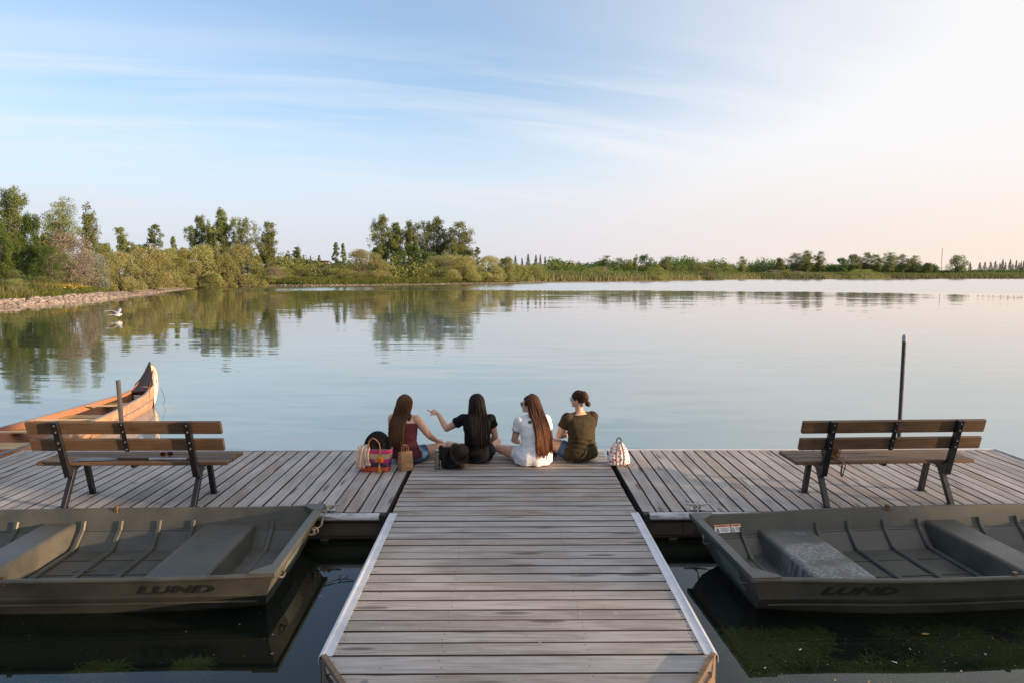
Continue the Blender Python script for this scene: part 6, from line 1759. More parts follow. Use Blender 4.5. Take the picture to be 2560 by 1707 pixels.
T('willowg.1', 404, 586, 58, 122, 'green willow between the large dome and the golden pair', 'bush', group=G4)
T('willow.2', 452, 560, 88, 138, 'golden willow left of the pair under the poplar row', 'bush', group=G4)
T('willow.0', 549, 558, 104, 150, 'golden willow at the right of the pair beside the dark cottonwood', 'bush', group=G4)
T('willow.1', 505, 572, 60, 143, 'small golden willow squeezed between the golden pair', 'bush', group=G4)
T('shrub.0', 480, 628, 42, 134, 'low light green shrub at the foot of the golden willows', 'bush', group=G4)
T('cotton.1', 455, 504, 40, 176, 'first tree of the row of five behind the golden willows', group=G2)
T('broadc.0', 486, 517, 30, 174, 'darker short tree, second of the row behind the golden willows', group=G2)
T('cotton.2', 512, 489, 44, 178, 'tallest tree of the row behind the golden willows', group=G2)
T('sparse.1', 541, 507, 34, 180, 'thin tree right of the tallest one behind the golden willows', group=G2)
T('sparse.2', 566, 507, 42, 176, 'airy tree ending the row behind the golden willows', group=G2)
T('cotton.0', 612, 517, 50, 168, 'dark cottonwood standing alone right of the golden willows', group=G2)
T('sparse.0', 661, 580, 16, 205, 'tiny slender tree right of the lone dark cottonwood', group=G2)
T('cotton.2', 681, 571, 26, 205, 'small leaning tree right of the tiny slender one', group=G2)
for xd, yt, lb in ((698, 589, 'left spruce of two tiny ones in the gap before the twin poplars'), (713, 588, 'right spruce of two tiny ones in the gap before the twin poplars')):
    T('spruce.0', xd, yt, 10, 250, lb, group=G5)
T('poplar.2', 733, 586, 15, 240, 'tiny round-topped tree just left of the twin poplars', group=G2)
T('poplar.0', 771, 554, 21, 200, 'left one of the slim twin poplars', group=G2)
T('poplar.1', 787, 556, 18, 200, 'right one of the slim twin poplars', group=G2)
T('willow.2', 838, 572, 92, 178, 'brownish willow below and left of the tall cottonwood group', 'bush', group=G4)
T('cotton.1', 880, 501, 48, 210, 'tallest cottonwood, left front stem of the central tall group', group=G2)
T('cotton.0', 908, 518, 40, 212, 'cottonwood leaning on the right of the tallest one in the central group', group=G2)
T('cotton.2', 945, 515, 40, 212, 'narrow cottonwood left of the middle gap of the central group', group=G2)
T('sparse.1', 973, 515, 36, 214, 'open cottonwood in the middle of the central group', group=G2)
T('cotton.1', 1005, 506, 54, 216, 'flat-topped cottonwood right of the middle of the central group', group=G2)
T('cotton.0', 1054, 516, 66, 214, 'broad cottonwood ending the central group on the right', group=G2)
T('broad.0', 925, 572, 60, 205, 'dark green undergrowth tree under the central cottonwoods', group=G2)
T('broad.1', 985, 578, 56, 204, 'second dark undergrowth tree under the central cottonwoods', group=G2)
T('yellow.0', 936, 606, 16, 190, 'little pale yellow tree in front of the central cottonwoods')
T('willow.0', 1010, 584, 84, 194, 'left half of the big golden willow dome below the central group', 'bush', group=G4)
T('willow.1', 1060, 581, 72, 196, 'right half of the big golden willow dome below the central group', 'bush', group=G4)
T('willowg.0', 1000, 612, 86, 190, 'green bush spilling in front of the big golden willow dome', 'bush', group=G4)
T('willow.2', 1118, 587, 66, 208, 'golden brown willow right of the big dome', 'bush', group=G4)
T('willow.0', 1160, 590, 40, 218, 'tall narrow golden willow at the end of the golden row', 'bush', group=G4)
T('willow.1', 1143, 612, 30, 214, 'small golden willow between the two last golden ones', 'bush', group=G4)
T('poplar.2', 1096, 567, 26, 230, 'pointed tree top between the big dome and the golden brown willow', group=G2)
T('willowg.1', 1222, 608, 60, 243, 'green bush under the row of five spruces', 'bush', group=G4)
for i, (xd, yt) in enumerate(((1184, 588), (1199, 593), (1213, 584), (1231, 586), (1241, 586), (1252, 590))):
    T('spruce.%d' % (i % 2), xd, yt, (12, 10, 13, 12, 10, 11)[i], 310, ('leftmost spruce of the dark row of six left of the photo centre', 'smallest spruce of the dark row of six', 'tallest spruce of the dark row of six', 'fourth spruce from the left in the dark row of six', 'fifth spruce from the left in the dark row of six', 'rightmost spruce of the dark row of six')[i], group=G5)
for i, (k_, xd, yt, wd, Y, lb) in enumerate([('broadc.0', 868, 566, 40, 206, 'green tree between the brownish willow and the tallest cottonwood'), ('broad.0', 955, 560, 46, 209, 'dark green tree low in the gap of the central group'), ('broadc.1', 1040, 560, 60, 209, 'green tree below the flat-topped cottonwood'),
      ('broadc.0', 1078, 572, 44, 208, 'green tree at the right foot of the central group'), ('willowg.1', 382, 566, 60, 128, 'olive willow top right of the pointed dark tree'), ('willow.2', 428, 568, 50, 134, 'pale golden willow just left of the golden pair'),
      ('broadc.1', 590, 590, 44, 160, 'low tree between the golden pair and the lone dark cottonwood'), ('broadc.0', 640, 600, 56, 172, 'rounded low tree right of the lone dark cottonwood'), ('silver.0', 632, 612, 40, 162, 'greyish bush at the foot of the lone dark cottonwood'),
      ('willowg.0', 706, 606, 66, 178, 'wide olive bush under the two tiny spruces'), ('willowg.1', 760, 604, 60, 182, 'olive bush behind the feet of the twin poplars'), ('broad.1', 312, 560, 60, 126, 'dark tree mass behind the large willow dome'), ('broadc.1', 240, 560, 60, 118, 'soft green tree behind the blue-grey bush'),
      ('willowg.0', 1190, 606, 56, 238, 'olive bush left of the bush under the spruces'), ('broadc.0', 100, 540, 60, 88, 'green tree filling the gap below the open-crowned tree'), ('broad.1', 40, 545, 70, 84, 'dark tree mass between the two leftmost trees')]):
    T(k_, xd, yt, wd, Y, lb, 'tree' if 'broad' in k_ else 'bush', group='filling trees of the left bank')
# low shrubs along the middle shore
lows = [(640, 610, 60, 165), (690, 612, 60, 168), (735, 614, 64, 172), (780, 616, 56, 170), (815, 628, 40, 168), (890, 632, 44, 176), (625, 632, 40, 158), (660, 640, 30, 158), (865, 625, 44, 182), (965, 640, 40, 188), (1180, 625, 36, 222), (1085, 630, 40, 200)]
lbl = ['olive shrub right of the lone dark cottonwood', 'bushy olive shrub under the tiny spruces', 'round olive shrub left of the twin poplars', 'olive shrub at the foot of the twin poplars', 'low shrub at the left foot of the brownish willow', 'low shrub under the tallest central cottonwood', 'pale shrub at the foot of the lone dark cottonwood', 'small shrub near the sandy strip left of centre', 'shrub at the right foot of the brownish willow', 'small shrub under the little yellow tree', 'shrub left of the bush under the spruces', 'low shrub between the big dome and the golden brown willow']
for i, (xd, yt, wd, Y) in enumerate(lows): T(('shrub.%d' if i % 3 else 'willowg.%d') % (i % 2), xd, yt, wd, Y, lbl[i], 'bush', group='shrubs on the middle shore')
# far shore
far = [('cotton.0', 1390, 590, 30, 330, 'open-topped tree, first to stand above the far wood'), ('cotton.1', 1420, 595, 30, 335, 'rounded tree right of the first open-topped one on the far shore'),
       ('sparse.1', 1447, 598, 14, 335, 'thin tree left of the slim pale one on the far shore'),
       ('sparse.0', 1461, 588, 14, 330, 'slim pale tree touching the big dark tree on the far shore'), ('broad.0', 1486, 584, 46, 322, 'big dark round tree standing out in the middle of the far shore'),
       ('cotton.2', 1528, 592, 30, 345, 'tree just right of the thin lattice tower on the far shore'), ('sparse.2', 1592, 592, 24, 370, 'small lone treetop above the far wood right of the tower'),
       ('cotton.0', 1704, 592, 24, 410, 'lone treetop above the far wood further right'), ('broadc.0', 1789, 592, 30, 450, 'tree at the left end of the tall far grove'),
       ('cotton.1', 1826, 584, 44, 455, 'broad tree left of the grove summit'), ('cotton.2', 1858, 579, 36, 455, 'tallest tree of the far grove'), ('cotton.0', 1886, 581, 30, 458, 'tree on the right shoulder of the grove summit'),
       ('broad.1', 1934, 592, 34, 462, 'lower dark tree between the two halves of the far grove'), ('broadc.1', 1962, 585, 40, 470, 'left tree of the long right half of the far grove'), ('cotton.1', 1990, 583, 30, 472, 'second tree of the right half of the far grove'),
       ('cotton.0', 2014, 588, 30, 470, 'third tree of the right half of the far grove'), ('cotton.2', 2044, 583, 40, 472, 'middle tree of the right half of the far grove'), ('cotton.1', 2074, 587, 34, 474, 'airy tree right of the middle of the right half'),
       ('cotton.0', 2104, 590, 36, 476, 'last tall tree of the far grove before it steps down'), ('broadc.0', 2132, 603, 26, 476, 'low tree closing the far grove on the right'), ('broad.0', 2146, 616, 20, 478, 'small dark bush beside the end of the far grove'),
       ('broadc.1', 2200, 587, 56, 480, 'lone broad spreading tree right of the far grove')]
for k_, xd, yt, wd, Y, lb in far: T(k_, xd, yt, wd, Y, lb, group=G3)
fs = [(2229, 603, 'spruce right beside the lone broad spreading tree'), (2251, 603, 'first of two pale spruces after the gap'), (2263, 602, 'second of two pale spruces after the gap'), (2276, 602, 'spruce starting the long rightmost row'),
      (2287, 600, 'second spruce of the long rightmost row'), (2297, 605, 'short third spruce of the long rightmost row'), (2304, 596, 'very tall slim spruce, first spire of the rightmost row'), (2310, 603, 'shorter spruce tucked behind the first spire'),
      (2321, 596, 'second slim spire of the rightmost row'), (2327, 606, 'short spruce just right of the second spire'), (2335, 598, 'third slim spire of the rightmost row'), (2341, 604, 'spruce third from the right edge of the photo'),
      (2346, 601, 'spruce second from the right edge of the photo'), (2352, 599, 'spruce at the right edge of the photo')]
for i, (xd, yt, lb) in enumerate(fs): T('spruce.%d' % (i % 2), xd, yt, (9, 11, 11, 11, 12, 9, 9, 7, 9, 6, 8, 7, 7, 8)[i], 520, lb, group=G5)
fb = [('willowg.0', 1368, 613, 50, 282, 'green bush in front of the reeds left of the big dark tree'), ('silver.0', 1389, 612, 18, 284, 'small silvery bush beside the green one on the far shore'), ('willowg.1', 1505, 612, 50, 300, 'green bush below the big dark round tree'),
      ('shrub.0', 1636, 615, 46, 345, 'wide shrub in the reeds of the far shore'), ('silver.0', 1625, 612, 22, 350, 'pale silvery bush topping the wide shrub in the reeds'), ('silver.0', 1780, 619, 30, 420, 'grey bush at the foot of the tall far grove'),
      ('willowg.0', 1806, 618, 26, 420, 'yellow-green bush between two silvery ones'), ('silver.0', 1833, 622, 28, 420, 'silvery round bush right of the yellow-green one'), ('willowg.1', 1985, 617, 66, 428, 'wide olive bush before the right half of the grove'), ('blue.0', 1652, 630, 14, 360, 'tiny blue-grey bush at the waterline')]
for k_, xd, yt, wd, Y, lb in fb: T(k_, xd, yt, wd, Y, lb, 'bush', group='bushes at the far waterline')

# far-off wood read as one mass: leaf faces gathered in many small crowns behind the far reeds
def mass(name, poly, n_cr, hgt, wid, leaves, size, mat, label, seed, depth=30):
    global NR; NR = np.random.RandomState(seed); out = []
    poly = np.array(poly, float); seg = np.hypot(*np.diff(poly, axis=0).T); cum = np.concatenate([[0], np.cumsum(seg)])
    for i in range(n_cr):
        s = NR.uniform(0, cum[-1]); j = min(np.searchsorted(cum, s)-1, len(seg)-1); j = max(j, 0); f = (s-cum[j])/seg[j]
        px_, py_ = poly[j]*(1-f)+poly[j+1]*f; py_ += NR.uniform(0, depth); px_ *= py_/(poly[j][1]*(1-f)+poly[j+1][1]*f)
        h = hgt(px_, py_)*NR.uniform(0.72, 1.12); w = wid*NR.uniform(0.6, 1.3)
        z0 = lz1(px_, py_)
        m = leaves; d = NR.normal(size=(m, 3)); d /= np.linalg.norm(d, axis=1)[:, None]; d *= (0.55+0.45*NR.uniform(size=(m, 1)))
        if NR.uniform() < 0.5: d[:, 0:2] *= (1-0.55*np.clip(d[:, 2:3], 0, 1))
        C = np.array([px_, py_, z0+h*0.52]) + d*np.array([w, w, h*0.5]) + NR.normal(size=(m, 3))*0.25
        out.append(C)
    C = np.concatenate(out); o = link(name, crown_mesh(name, C, size, mat)); tag(o, label, 'wood', kind='stuff'); return o
def shore_pts(lst, off):
    res = []
    for xd, Y in lst: X, _ = at(xd, 640, Y+off); res.append((X, Y+off))
    return res
LN = [(1262, 262), (1330, 275), (1450, 290), (1560, 330), (1700, 400), (1790, 425)]
mass('distant_wood', shore_pts(LN, 48), 330, lambda x, y: (0.62+0.38*math.sin(x*0.11)*math.sin(x*0.043+1))*1.5*y/60 + 2.5, 3.4, 120, 0.85, L_DARK, 'continuous dark wood behind the reeds of the far shore', 51)
mass('distant_wood', shore_pts(LN, 44), 130, lambda x, y: y/62+2.0, 3.0, 110, 0.75, L_COT, 'lighter green front edge of the far wood', 52, 10)
mass('distant_wood', shore_pts([(1780, 430), (1900, 440), (2150, 462)], 25), 190, lambda x, y: 8.5, 4.5, 120, 1.1, L_DARK, 'dark undergrowth beneath the tall far grove', 53, 25)
mass('distant_wood', shore_pts([(2120, 462), (2250, 480), (2500, 480)], 12), 210, lambda x, y: 4.2, 4.2, 80, 1.0, L_DARK, 'low dark scrub running to the right edge of the photo', 54, 25)
mass('distant_wood', [(-30, 225), (10, 262), (60, 330)], 120, lambda x, y: 5.0, 3.5, 110, 0.8, L_DARK, 'dark scrub behind the green bushes at the photo centre', 55, 20)
mass('distant_wood', [(-60, 168), (-42, 172), (-25, 186), (-5, 212), (12, 248)], 260, lambda x, y: 3.9+1.4*math.sin(x*0.21)+0.9*math.sin(x*0.57+1), 3.0, 120, 0.55, L_WILG, 'olive scrub filling the gaps between the willows of the middle shore', 58, 8)
mass('distant_wood', [(-95, 175), (-60, 178), (-42, 182), (-10, 215)], 230, lambda x, y: 5.8+1.5*math.sin(x*0.17), 3.2, 130, 0.6, L_SHR, 'tangled scrub behind the willows of the left bank', 56, 14)
mass('distant_wood', [(-88, 82), (-78, 105), (-84, 130), (-96, 160)], 150, lambda x, y: 4.6, 2.6, 170, 0.36, L_DARK, 'dark scrub deep behind the left bank', 57, 8)

def blades(name, pts, h, w, mat, label, lean=0.25, stuff=True, parent=None):
    """grass or reed blades as narrow triangles"""
    n = len(pts); a = NR.uniform(0, 2*PI, n); hh = h*NR.uniform(0.5, 1.25, n); ww = w*NR.uniform(0.6, 1.3, n)
    dx, dy = np.cos(a)*ww/2, np.sin(a)*ww/2; lx, ly = NR.normal(size=n)*lean*hh, NR.normal(size=n)*lean*hh
    V = np.stack([np.stack([pts[:, 0]-dx, pts[:, 1]-dy, pts[:, 2]-0.05], 1), np.stack([pts[:, 0]+dx, pts[:, 1]+dy, pts[:, 2]-0.05], 1), np.stack([pts[:, 0]+lx, pts[:, 1]+ly, pts[:, 2]+hh], 1)], 1).reshape(-1, 3)
    o = link(name, mesh_np(name, V, np.arange(3*n).reshape(-1, 3), mat)); tag(o, label, 'grass', kind='stuff'); return o
def scatter(poly, n, d0, d1, seed):
    """points inland of a stretch of shoreline, d0..d1 metres from the water"""
    rs = np.random.RandomState(seed); poly = np.array(poly, float); seg = np.hypot(*np.diff(poly, axis=0).T); cum = np.concatenate([[0], np.cumsum(seg)])
    s = rs.uniform(0, cum[-1], n*3); j = np.clip(np.searchsorted(cum, s)-1, 0, len(seg)-1); f = ((s-cum[j])/seg[j])[:, None]
    p = poly[j]*(1-f)+poly[j+1]*f; p = p + rs.uniform(-d1*1.1, d1*1.1, p.shape)
    d = lake_sd(p[:, 0], p[:, 1]); k = (d > d0) & (d < d1); p = p[k][:n]
    return np.column_stack([p, land_z(p[:, 0], p[:, 1])])
NR = np.random.RandomState(77)
NEARB = [(-40, 42), (-41, 56), (-43.4, 71), (-49, 92), (-55.5, 114.7), (-62.5, 138)]
g = scatter(NEARB, 42000, 1.9, 16, 1)
M_GRASS = mat_leaf('bank_grass', (0.060, 0.090, 0.022), (0.135, 0.150, 0.045), (0.15, 0.13, 0.06), 0.3)
blades('bank_grass', g, 0.50, 0.10, M_GRASS, 'rough green grass covering the left bank above the stones')
g = scatter(NEARB, 9000, 2.4, 14, 2); keep = (np.sin(g[:, 0]*0.6)*np.sin(g[:, 1]*0.35+1) > 0.25)
blades('bank_weeds', g[keep], 0.95, 0.12, mat_leaf('bank_weeds', (0.075, 0.10, 0.04), (0.16, 0.15, 0.075), (0.22, 0.14, 0.09), 0.3), 'taller greyish weeds in clumps on the left bank')
g = scatter(NEARB, 16000, 3.0, 16, 3); keep = (np.sin(g[:, 0]*0.45+2)*np.sin(g[:, 1]*0.22) > 0.62); g = g[keep]; g[:, 2] += 0.45+0.15*NR.uniform(size=len(g))
o = link('yellow_flowers', crown_mesh('yellow_flowers', g, 0.16, mat_plain('goldenrod_yellow', (0.55, 0.36, 0.03), 0.8))); tag(o, 'patches of yellow wildflowers on the left bank', 'flowers', kind='stuff')
for i, (xd, yt, wd, Y, lb) in enumerate([(30, 640, 60, 66, 'low weedy mound at the left edge above the stones'), (95, 634, 75, 72, 'feathery green mound on the left bank'), (165, 640, 80, 80, 'wide low green mound beside the forward willow'), (235, 648, 50, 92, 'small grassy tuft at the foot of the blue-grey bush'), (20, 618, 60, 72, 'weedy hump under the leftmost trees')]):
    T('shrub.%d' % (i % 2), xd, yt, wd, Y, lb, 'bush', group='low mounds on the left bank')
MIDB = [(-62.4, 153), (-52, 154), (-44.9, 153), (-32.8, 165), (-18.6, 179), (-7.9, 196), (13.4, 242)]
g = scatter(MIDB, 26000, 1.6, 10, 4)
blades('shore_grass', g, 0.8, 0.22, M_GRASS, 'grass and weeds behind the sandy strip of the middle shore')
FARB = [(13.4, 242), (27.3, 257), (50, 275), (80, 317), (154, 412), (194, 414), (259, 456), (347, 460), (420, 468)]
g = scatter(FARB, 60000, 1.0, 24, 5)
hs = 2.3
blades('reeds', g, 2.1, 0.5, L_REED, 'tall dry and green reeds along the far shore', 0.12)
g = scatter(FARB, 34000, 3.0, 30, 6)
blades('reeds', g, 2.7, 0.8, L_SHR, 'green weeds among the far reeds', 0.15)

# ------------------------------------------------------------------ shore stones
M_STONE = NT('shore_stone')
def _st():
    t = M_STONE; v = t.obj(); n = t.noise(v, 3, 5, 0.6); i = t.isl(); r = t.rnd()
    c = t.mix(t.math('MULTIPLY_ADD', i, 0.5, t.math('MULTIPLY', r, 0.5)), (0.085, 0.070, 0.062), (0.33, 0.28, 0.245))
    c = t.mix(t.ramp(n.outputs[0], 0.4, 0.7, 0, 0.5), c, (0.16, 0.13, 0.11))
    t.bsdf(c, 0.85, 0, t.bump(n.outputs[0], 0.4, 0.05), 0.3); return t.m
M_STONE = _st()
def stone_mesh(seed, r=1.0):
    q = random.Random(seed); bm = bmesh.new(); bmesh.ops.create_icosphere(bm, subdivisions=1, radius=r)
    ks = (q.uniform(0.8, 1.4), q.uniform(0.7, 1.0), q.uniform(0.5, 0.8))
    for v in bm.verts: v.co = Vector((v.co.x*ks[0], v.co.y*ks[1], v.co.z*ks[2]))*q.uniform(0.75, 1.15)
    return bm
SM = []
for i in range(8):
    bm = stone_mesh(i); me = bpy.data.meshes.new('stone'); bm.to_mesh(me); bm.free(); me.materials.append(M_STONE); SM.append(me)
RIP = [(-40, 45), (-41, 56), (-43.4, 71), (-49, 92), (-55.5, 114.7), (-62.5, 138)]
st_root = empty('stone_bank', (-41, 56, 0), 0, 'bank of pale broken stones along the waterline on the left', 'stone bank')
pp = scatter(RIP[1:4], 4200, -0.35, 1.5, 9)
k_ = np.argsort(np.hypot(pp[:, 0], pp[:, 1])); pp = pp[k_]
q = random.Random(4)
picked = []
for p in pp:
    if len(picked) >= 300: break
    if all((p[0]-a[0])**2+(p[1]-a[1])**2 > 0.13 for a in picked): picked.append(p)
for p in picked:
    o = bpy.data.objects.new('stone', SM[q.randrange(8)]); COL.objects.link(o); o.parent = st_root
    s = 0.14+0.27*q.random()**2; o.scale = (s, s, s); o.location = (p[0]+41, p[1]-56, p[2]+0.08); o.rotation_euler = (q.uniform(-0.4, 0.4), q.uniform(-0.4, 0.4), q.uniform(0, 6.28))
allv, allf, nv = [], [], 0
base = [(np.array([v.co[:] for v in m.vertices]), np.array([p.vertices[:] for p in m.polygons])) for m in SM]
far_p = scatter(RIP, 3600, -0.4, 1.5, 12)
far_p = far_p[np.hypot(far_p[:, 0], far_p[:, 1]) > (np.hypot(*np.array(picked)[-1][:2])-3)]
mid_p = scatter(MIDB, 1100, -0.3, 1.2, 13)
nearp = scatter([(-36, 8), (-39, 25), (-40, 42), (-41, 56)], 900, -0.4, 2.0, 14)
for P_, sm in ((far_p, 0.26), (mid_p, 0.20), (nearp, 0.26)):
    for p in P_:
        v, f = base[q.randrange(8)]; a = q.uniform(0, 6.28); c, s = math.cos(a), math.sin(a); k = sm*q.uniform(0.6, 1.35)
        Rm = np.array([[c, -s, 0], [s, c, 0], [0, 0, 1]]); allv.append(v@Rm.T*k + [p[0]+41, p[1]-56, p[2]+0.06]); allf.append(f+nv); nv += len(v)
o = link('small_stones', mesh_np('small_stones', np.concatenate(allv), np.concatenate(allf), M_STONE), None, st_root); tag(o, kind='stuff')

# ------------------------------------------------------------------ masts, hut roof
mast = empty('radio_mast', (at(2161, 632, 1100)[0], 1100, 0.5), 0, 'hair-thin tall radio mast on the horizon left of the lone broad tree', 'mast')
_, zt = at(2161, 572, 1100); bm = bmesh.new(); tube(bm, [(0, 0, 0), (0, 0, zt)], 0.38, 6); from_bm('mast_pole', bm, M_BARKD, mast)
X_, zt = at(1538, 591, 360); tw = empty('lattice_tower', (X_, 360, 1.5), 0, 'thin lattice tower with a small head above the far wood', 'tower')
bm = bmesh.new()
for dx, dy in ((-0.5, -0.5), (0.5, -0.5), (0, 0.5)): beam(bm, (dx, dy, 0), (dx*0.4, dy*0.4, zt-1.5), 0.14, 0.14)
for i in range(12): z_ = i*(zt-2)/12; s_ = 1-0.6*i/12; beam(bm, (-0.5*s_, -0.5*s_, z_), (0.5*s_*0.95, -0.5*s_*0.95, z_+(zt-2)/12), 0.08, 0.08)
from_bm('lattice', bm, M_BARKD, tw)
bm = bmesh.new(); box(bm, -0.8, 0.8, -0.3, 0.3, zt-2.6, zt-1.6); from_bm('tower_head', bm, M_BARKD, tw)
X_, zt = at(726, 599, 262); hut = empty('hut', (X_, 262, lz1(X_, 262)), 0, 'low dark roof just showing over the shrubs left of the twin poplars', 'hut')
zr = zt-lz1(X_, 262)
bm = bmesh.new(); box(bm, -4.2, 4.2, -2, 2, 0, zr-0.5); from_bm('wall', bm, mat_plain('brown_wall', (0.12, 0.08, 0.06), 0.8), hut)
bm = bmesh.new(); box(bm, -4.8, 4.8, -2.6, 2.6, zr-0.5, zr-0.1, 0.05); from_bm('roof', bm, mat_plain('dark_roof', (0.05, 0.04, 0.035), 0.8), hut)

# ------------------------------------------------------------------ trees on the near shore, right of and behind the camera: they shade the dock
NS = [('sparse.1', 52, -7.6, 1.0, 9.6, 'thin tree nearest the water on the near shore right of the dock'), ('darknear.1', 44, -6.2, 1.35, 8.4, 'bright green tree on the near shore right of the dock'), ('cottonnear.0', 60, -16.9, 3.6, 11.5, 'tall open tree on the near shore right of the dock'),
      ('darknear.0', 36, -8.5, 2.8, 8.2, 'dense tree on the near shore beside the path'), ('cottonnear.1', 30, -7.7, 3.6, 10.5, 'tall leafy tree on the near shore behind the shrubs'), ('darknear.1', 66, -18.9, 3.8, 9.5, 'bright green tree far along the near shore'),
      ('darknear.0', 20, -13, 3.6, 9.5, 'dense tree behind the camera on the right'), ('cottonnear.0', 8, -15, 4.2, 12, 'tall open tree straight behind the dock'), ('darknear.1', -4, -14, 3.8, 9.5, 'bright green tree behind the dock on the left'),
      ('cottonnear.1', -14, -14.5, 4.2, 11.5, 'tall leafy tree behind the dock on the left'), ('darknear.0', -24, -12, 4.2, 10, 'dense tree on the near shore far left'), ('darknear.1', 14, -11.5, 3.4, 8.0, 'leafy tree behind the dock on the right'), ('darknear.0', 1, -13, 3.6, 8.5, 'dense tree close behind the gangway'), ('cottonnear.0', -9, -12.5, 3.6, 9.5, 'leafy tree behind the gangway on the left'), ('darknear.1', -19, -13, 3.8, 9.0, 'bright green tree on the near shore far left'), ('willowg.0', 28, -7.5, 2.4, 3.6, 'green shrub on the near shore by the path'), ('willowg.1', 13, -10, 2.6, 3.4, 'green shrub behind the gangway')]
for k_, x, y, w, h, lb in NS: tree(k_, x, y, w, h, lb, group='trees on the near shore')
# ------------------------------------------------------------------ weeds under the surface, floating leaves, litter
NR = np.random.RandomState(5)
def weeds(name, cx, cy, rx, ry, n, mat, label, z0=-0.16, z1=-0.006, L=0.10, w=0.0035, patch=True):
    """fine tangled strands lying just under the surface"""
    P = np.column_stack([cx+rx*NR.uniform(-1, 1, n), cy+ry*NR.uniform(-1, 1, n)])
    if patch:
        m = np.sin(P[:, 0]*5.1+1)*np.sin(P[:, 1]*6.3+0.4)+0.7*np.sin(P[:, 0]*11.7)*np.sin(P[:, 1]*13.1+2)+0.5*np.sin(P[:, 0]*2.3-P[:, 1]*3.1)
        k = NR.uniform(size=n) < np.clip((m+0.55)*0.9, 0, 1); P = P[k]
    else:
        k = (((P-[cx, cy])/[rx, ry])**2).sum(1) < NR.uniform(0.2, 1, n); P = P[k]
    n = len(P); a = NR.uniform(0, 2*PI, n); l = L*NR.uniform(0.4, 1.3, n); z = NR.uniform(0, 1, n)**0.7*(z1-z0)+z0
    d = np.column_stack([np.cos(a), np.sin(a)]); s = np.column_stack([-d[:, 1], d[:, 0]])*w
    bend = NR.normal(size=n)*0.4; d2 = np.column_stack([np.cos(a+bend), np.sin(a+bend)])
    A = P; B = P+d*l[:, None]*0.5; C = B+d2*l[:, None]*0.5
    zb = np.minimum(z+0.01, z1)
    V = np.stack([np.column_stack([A-s, z]), np.column_stack([A+s, z]), np.column_stack([B+s, zb]), np.column_stack([B-s, zb]), np.column_stack([C+s*0.4, z]), np.column_stack([C-s*0.4, z])], 1).reshape(-1, 3)
    b = np.arange(n)*6; F = np.concatenate([np.stack([b, b+1, b+2, b+3], 1), np.stack([b+3, b+2, b+4, b+5], 1)])
    o = link(name, mesh_np(name, V, F, mat)); tag(o, label, 'water weed', kind='stuff'); return o
M_WEED = mat_leaf('pond_weed', (0.07, 0.085, 0.018), (0.22, 0.22, 0.06), (0.20, 0.15, 0.05), 0.2)
weeds('water_weed', 2.85, 4.30, 1.25, 0.52, 52000, M_WEED, 'green pond weed spread under the water in front of the right boat')
weeds('water_weed', 3.45, 4.62, 0.7, 0.30, 9000, M_WEED, 'thinner pond weed close to the right boat')
for x, y, r, lb in ((-2.72, 4.34, 0.20, 'dark clump of weed under the water left of the walkway'), (-2.13, 4.40, 0.13, 'small round clump of weed nearest the walkway on the left'), (-3.02, 4.10, 0.20, 'yellowish weed at the lower left edge'), (-2.60, 4.08, 0.16, 'fine weed between the clumps at the lower left')):
    weeds('water_weed', x, y, r, r*0.62, 2600, M_WEED, lb, patch=False, L=0.07)
# lake bed close to the docks
def flat_leaf(loc, s, rz, mat, label, group, name='fallen_leaf', cat='leaf', tilt=0.1):
    bm = bmesh.new(); pts = [(-1, 0), (-0.55, 0.33), (0.1, 0.40), (0.7, 0.2), (1.15, 0.0), (0.7, -0.2), (0.1, -0.36), (-0.55, -0.3)]
    c = bm.verts.new((0, 0, 0.06*s)); v = [bm.verts.new((a*s, b*s, 0.0+0.10*s*abs(b))) for a, b in pts]
    for i in range(8): bm.faces.new((c, v[i], v[(i+1) % 8]))
    o = from_bm(name, bm, mat, None, loc, (RD.uniform(-tilt, tilt), RD.uniform(-tilt, tilt), rz)); return tag(o, label, cat, group)
M_LY = mat_plain('yellow_leaf', (0.40, 0.28, 0.08), 0.6, 0, 0.3, 60); M_LW = mat_plain('pale_leaf', (0.45, 0.43, 0.38), 0.6, 0, 0.25, 60); M_LB = mat_plain('brown_leaf', (0.16, 0.09, 0.045), 0.7, 0, 0.3, 60)
q = random.Random(31)
LFL = ['largest yellow leaf floating below the middle of the right boat', 'white leaf floating nearest the corner of the right boat', 'white leaf floating in the middle of the weed patch', 'yellow leaf at the lower left of the weed patch', 'yellow leaf near the bottom edge in the middle of the weed',
       'pale leaf floating close to the walkway on the right', 'pale leaf near the bottom edge below the right boat', 'pale leaf towards the right edge over the weed', 'pale leaf at the right of the weed patch centre', 'tiny pale leaf just above the white leaf in the weed', 'brown leaf floating furthest right under the boat side']
LFM = ['pale leaf on dark water just below the rope of the left boat', 'pale leaf between the dock panel and the left boat bow', 'pale leaf near the bow corner of the left boat', 'pale leaf below the bow lettering of the left boat', 'pale leaf furthest left below the left boat', 'pale leaf close to the walkway edge strip low on the left']
LFN = ['brown leaf scrap at the chamfered near left corner of the walkway', 'brown leaf scrap on the left edge of the walkway, middle of three', 'brown leaf scrap on the left edge of the walkway, nearest the camera of three', 'brown leaf scrap on the left edge of the walkway, furthest of three']
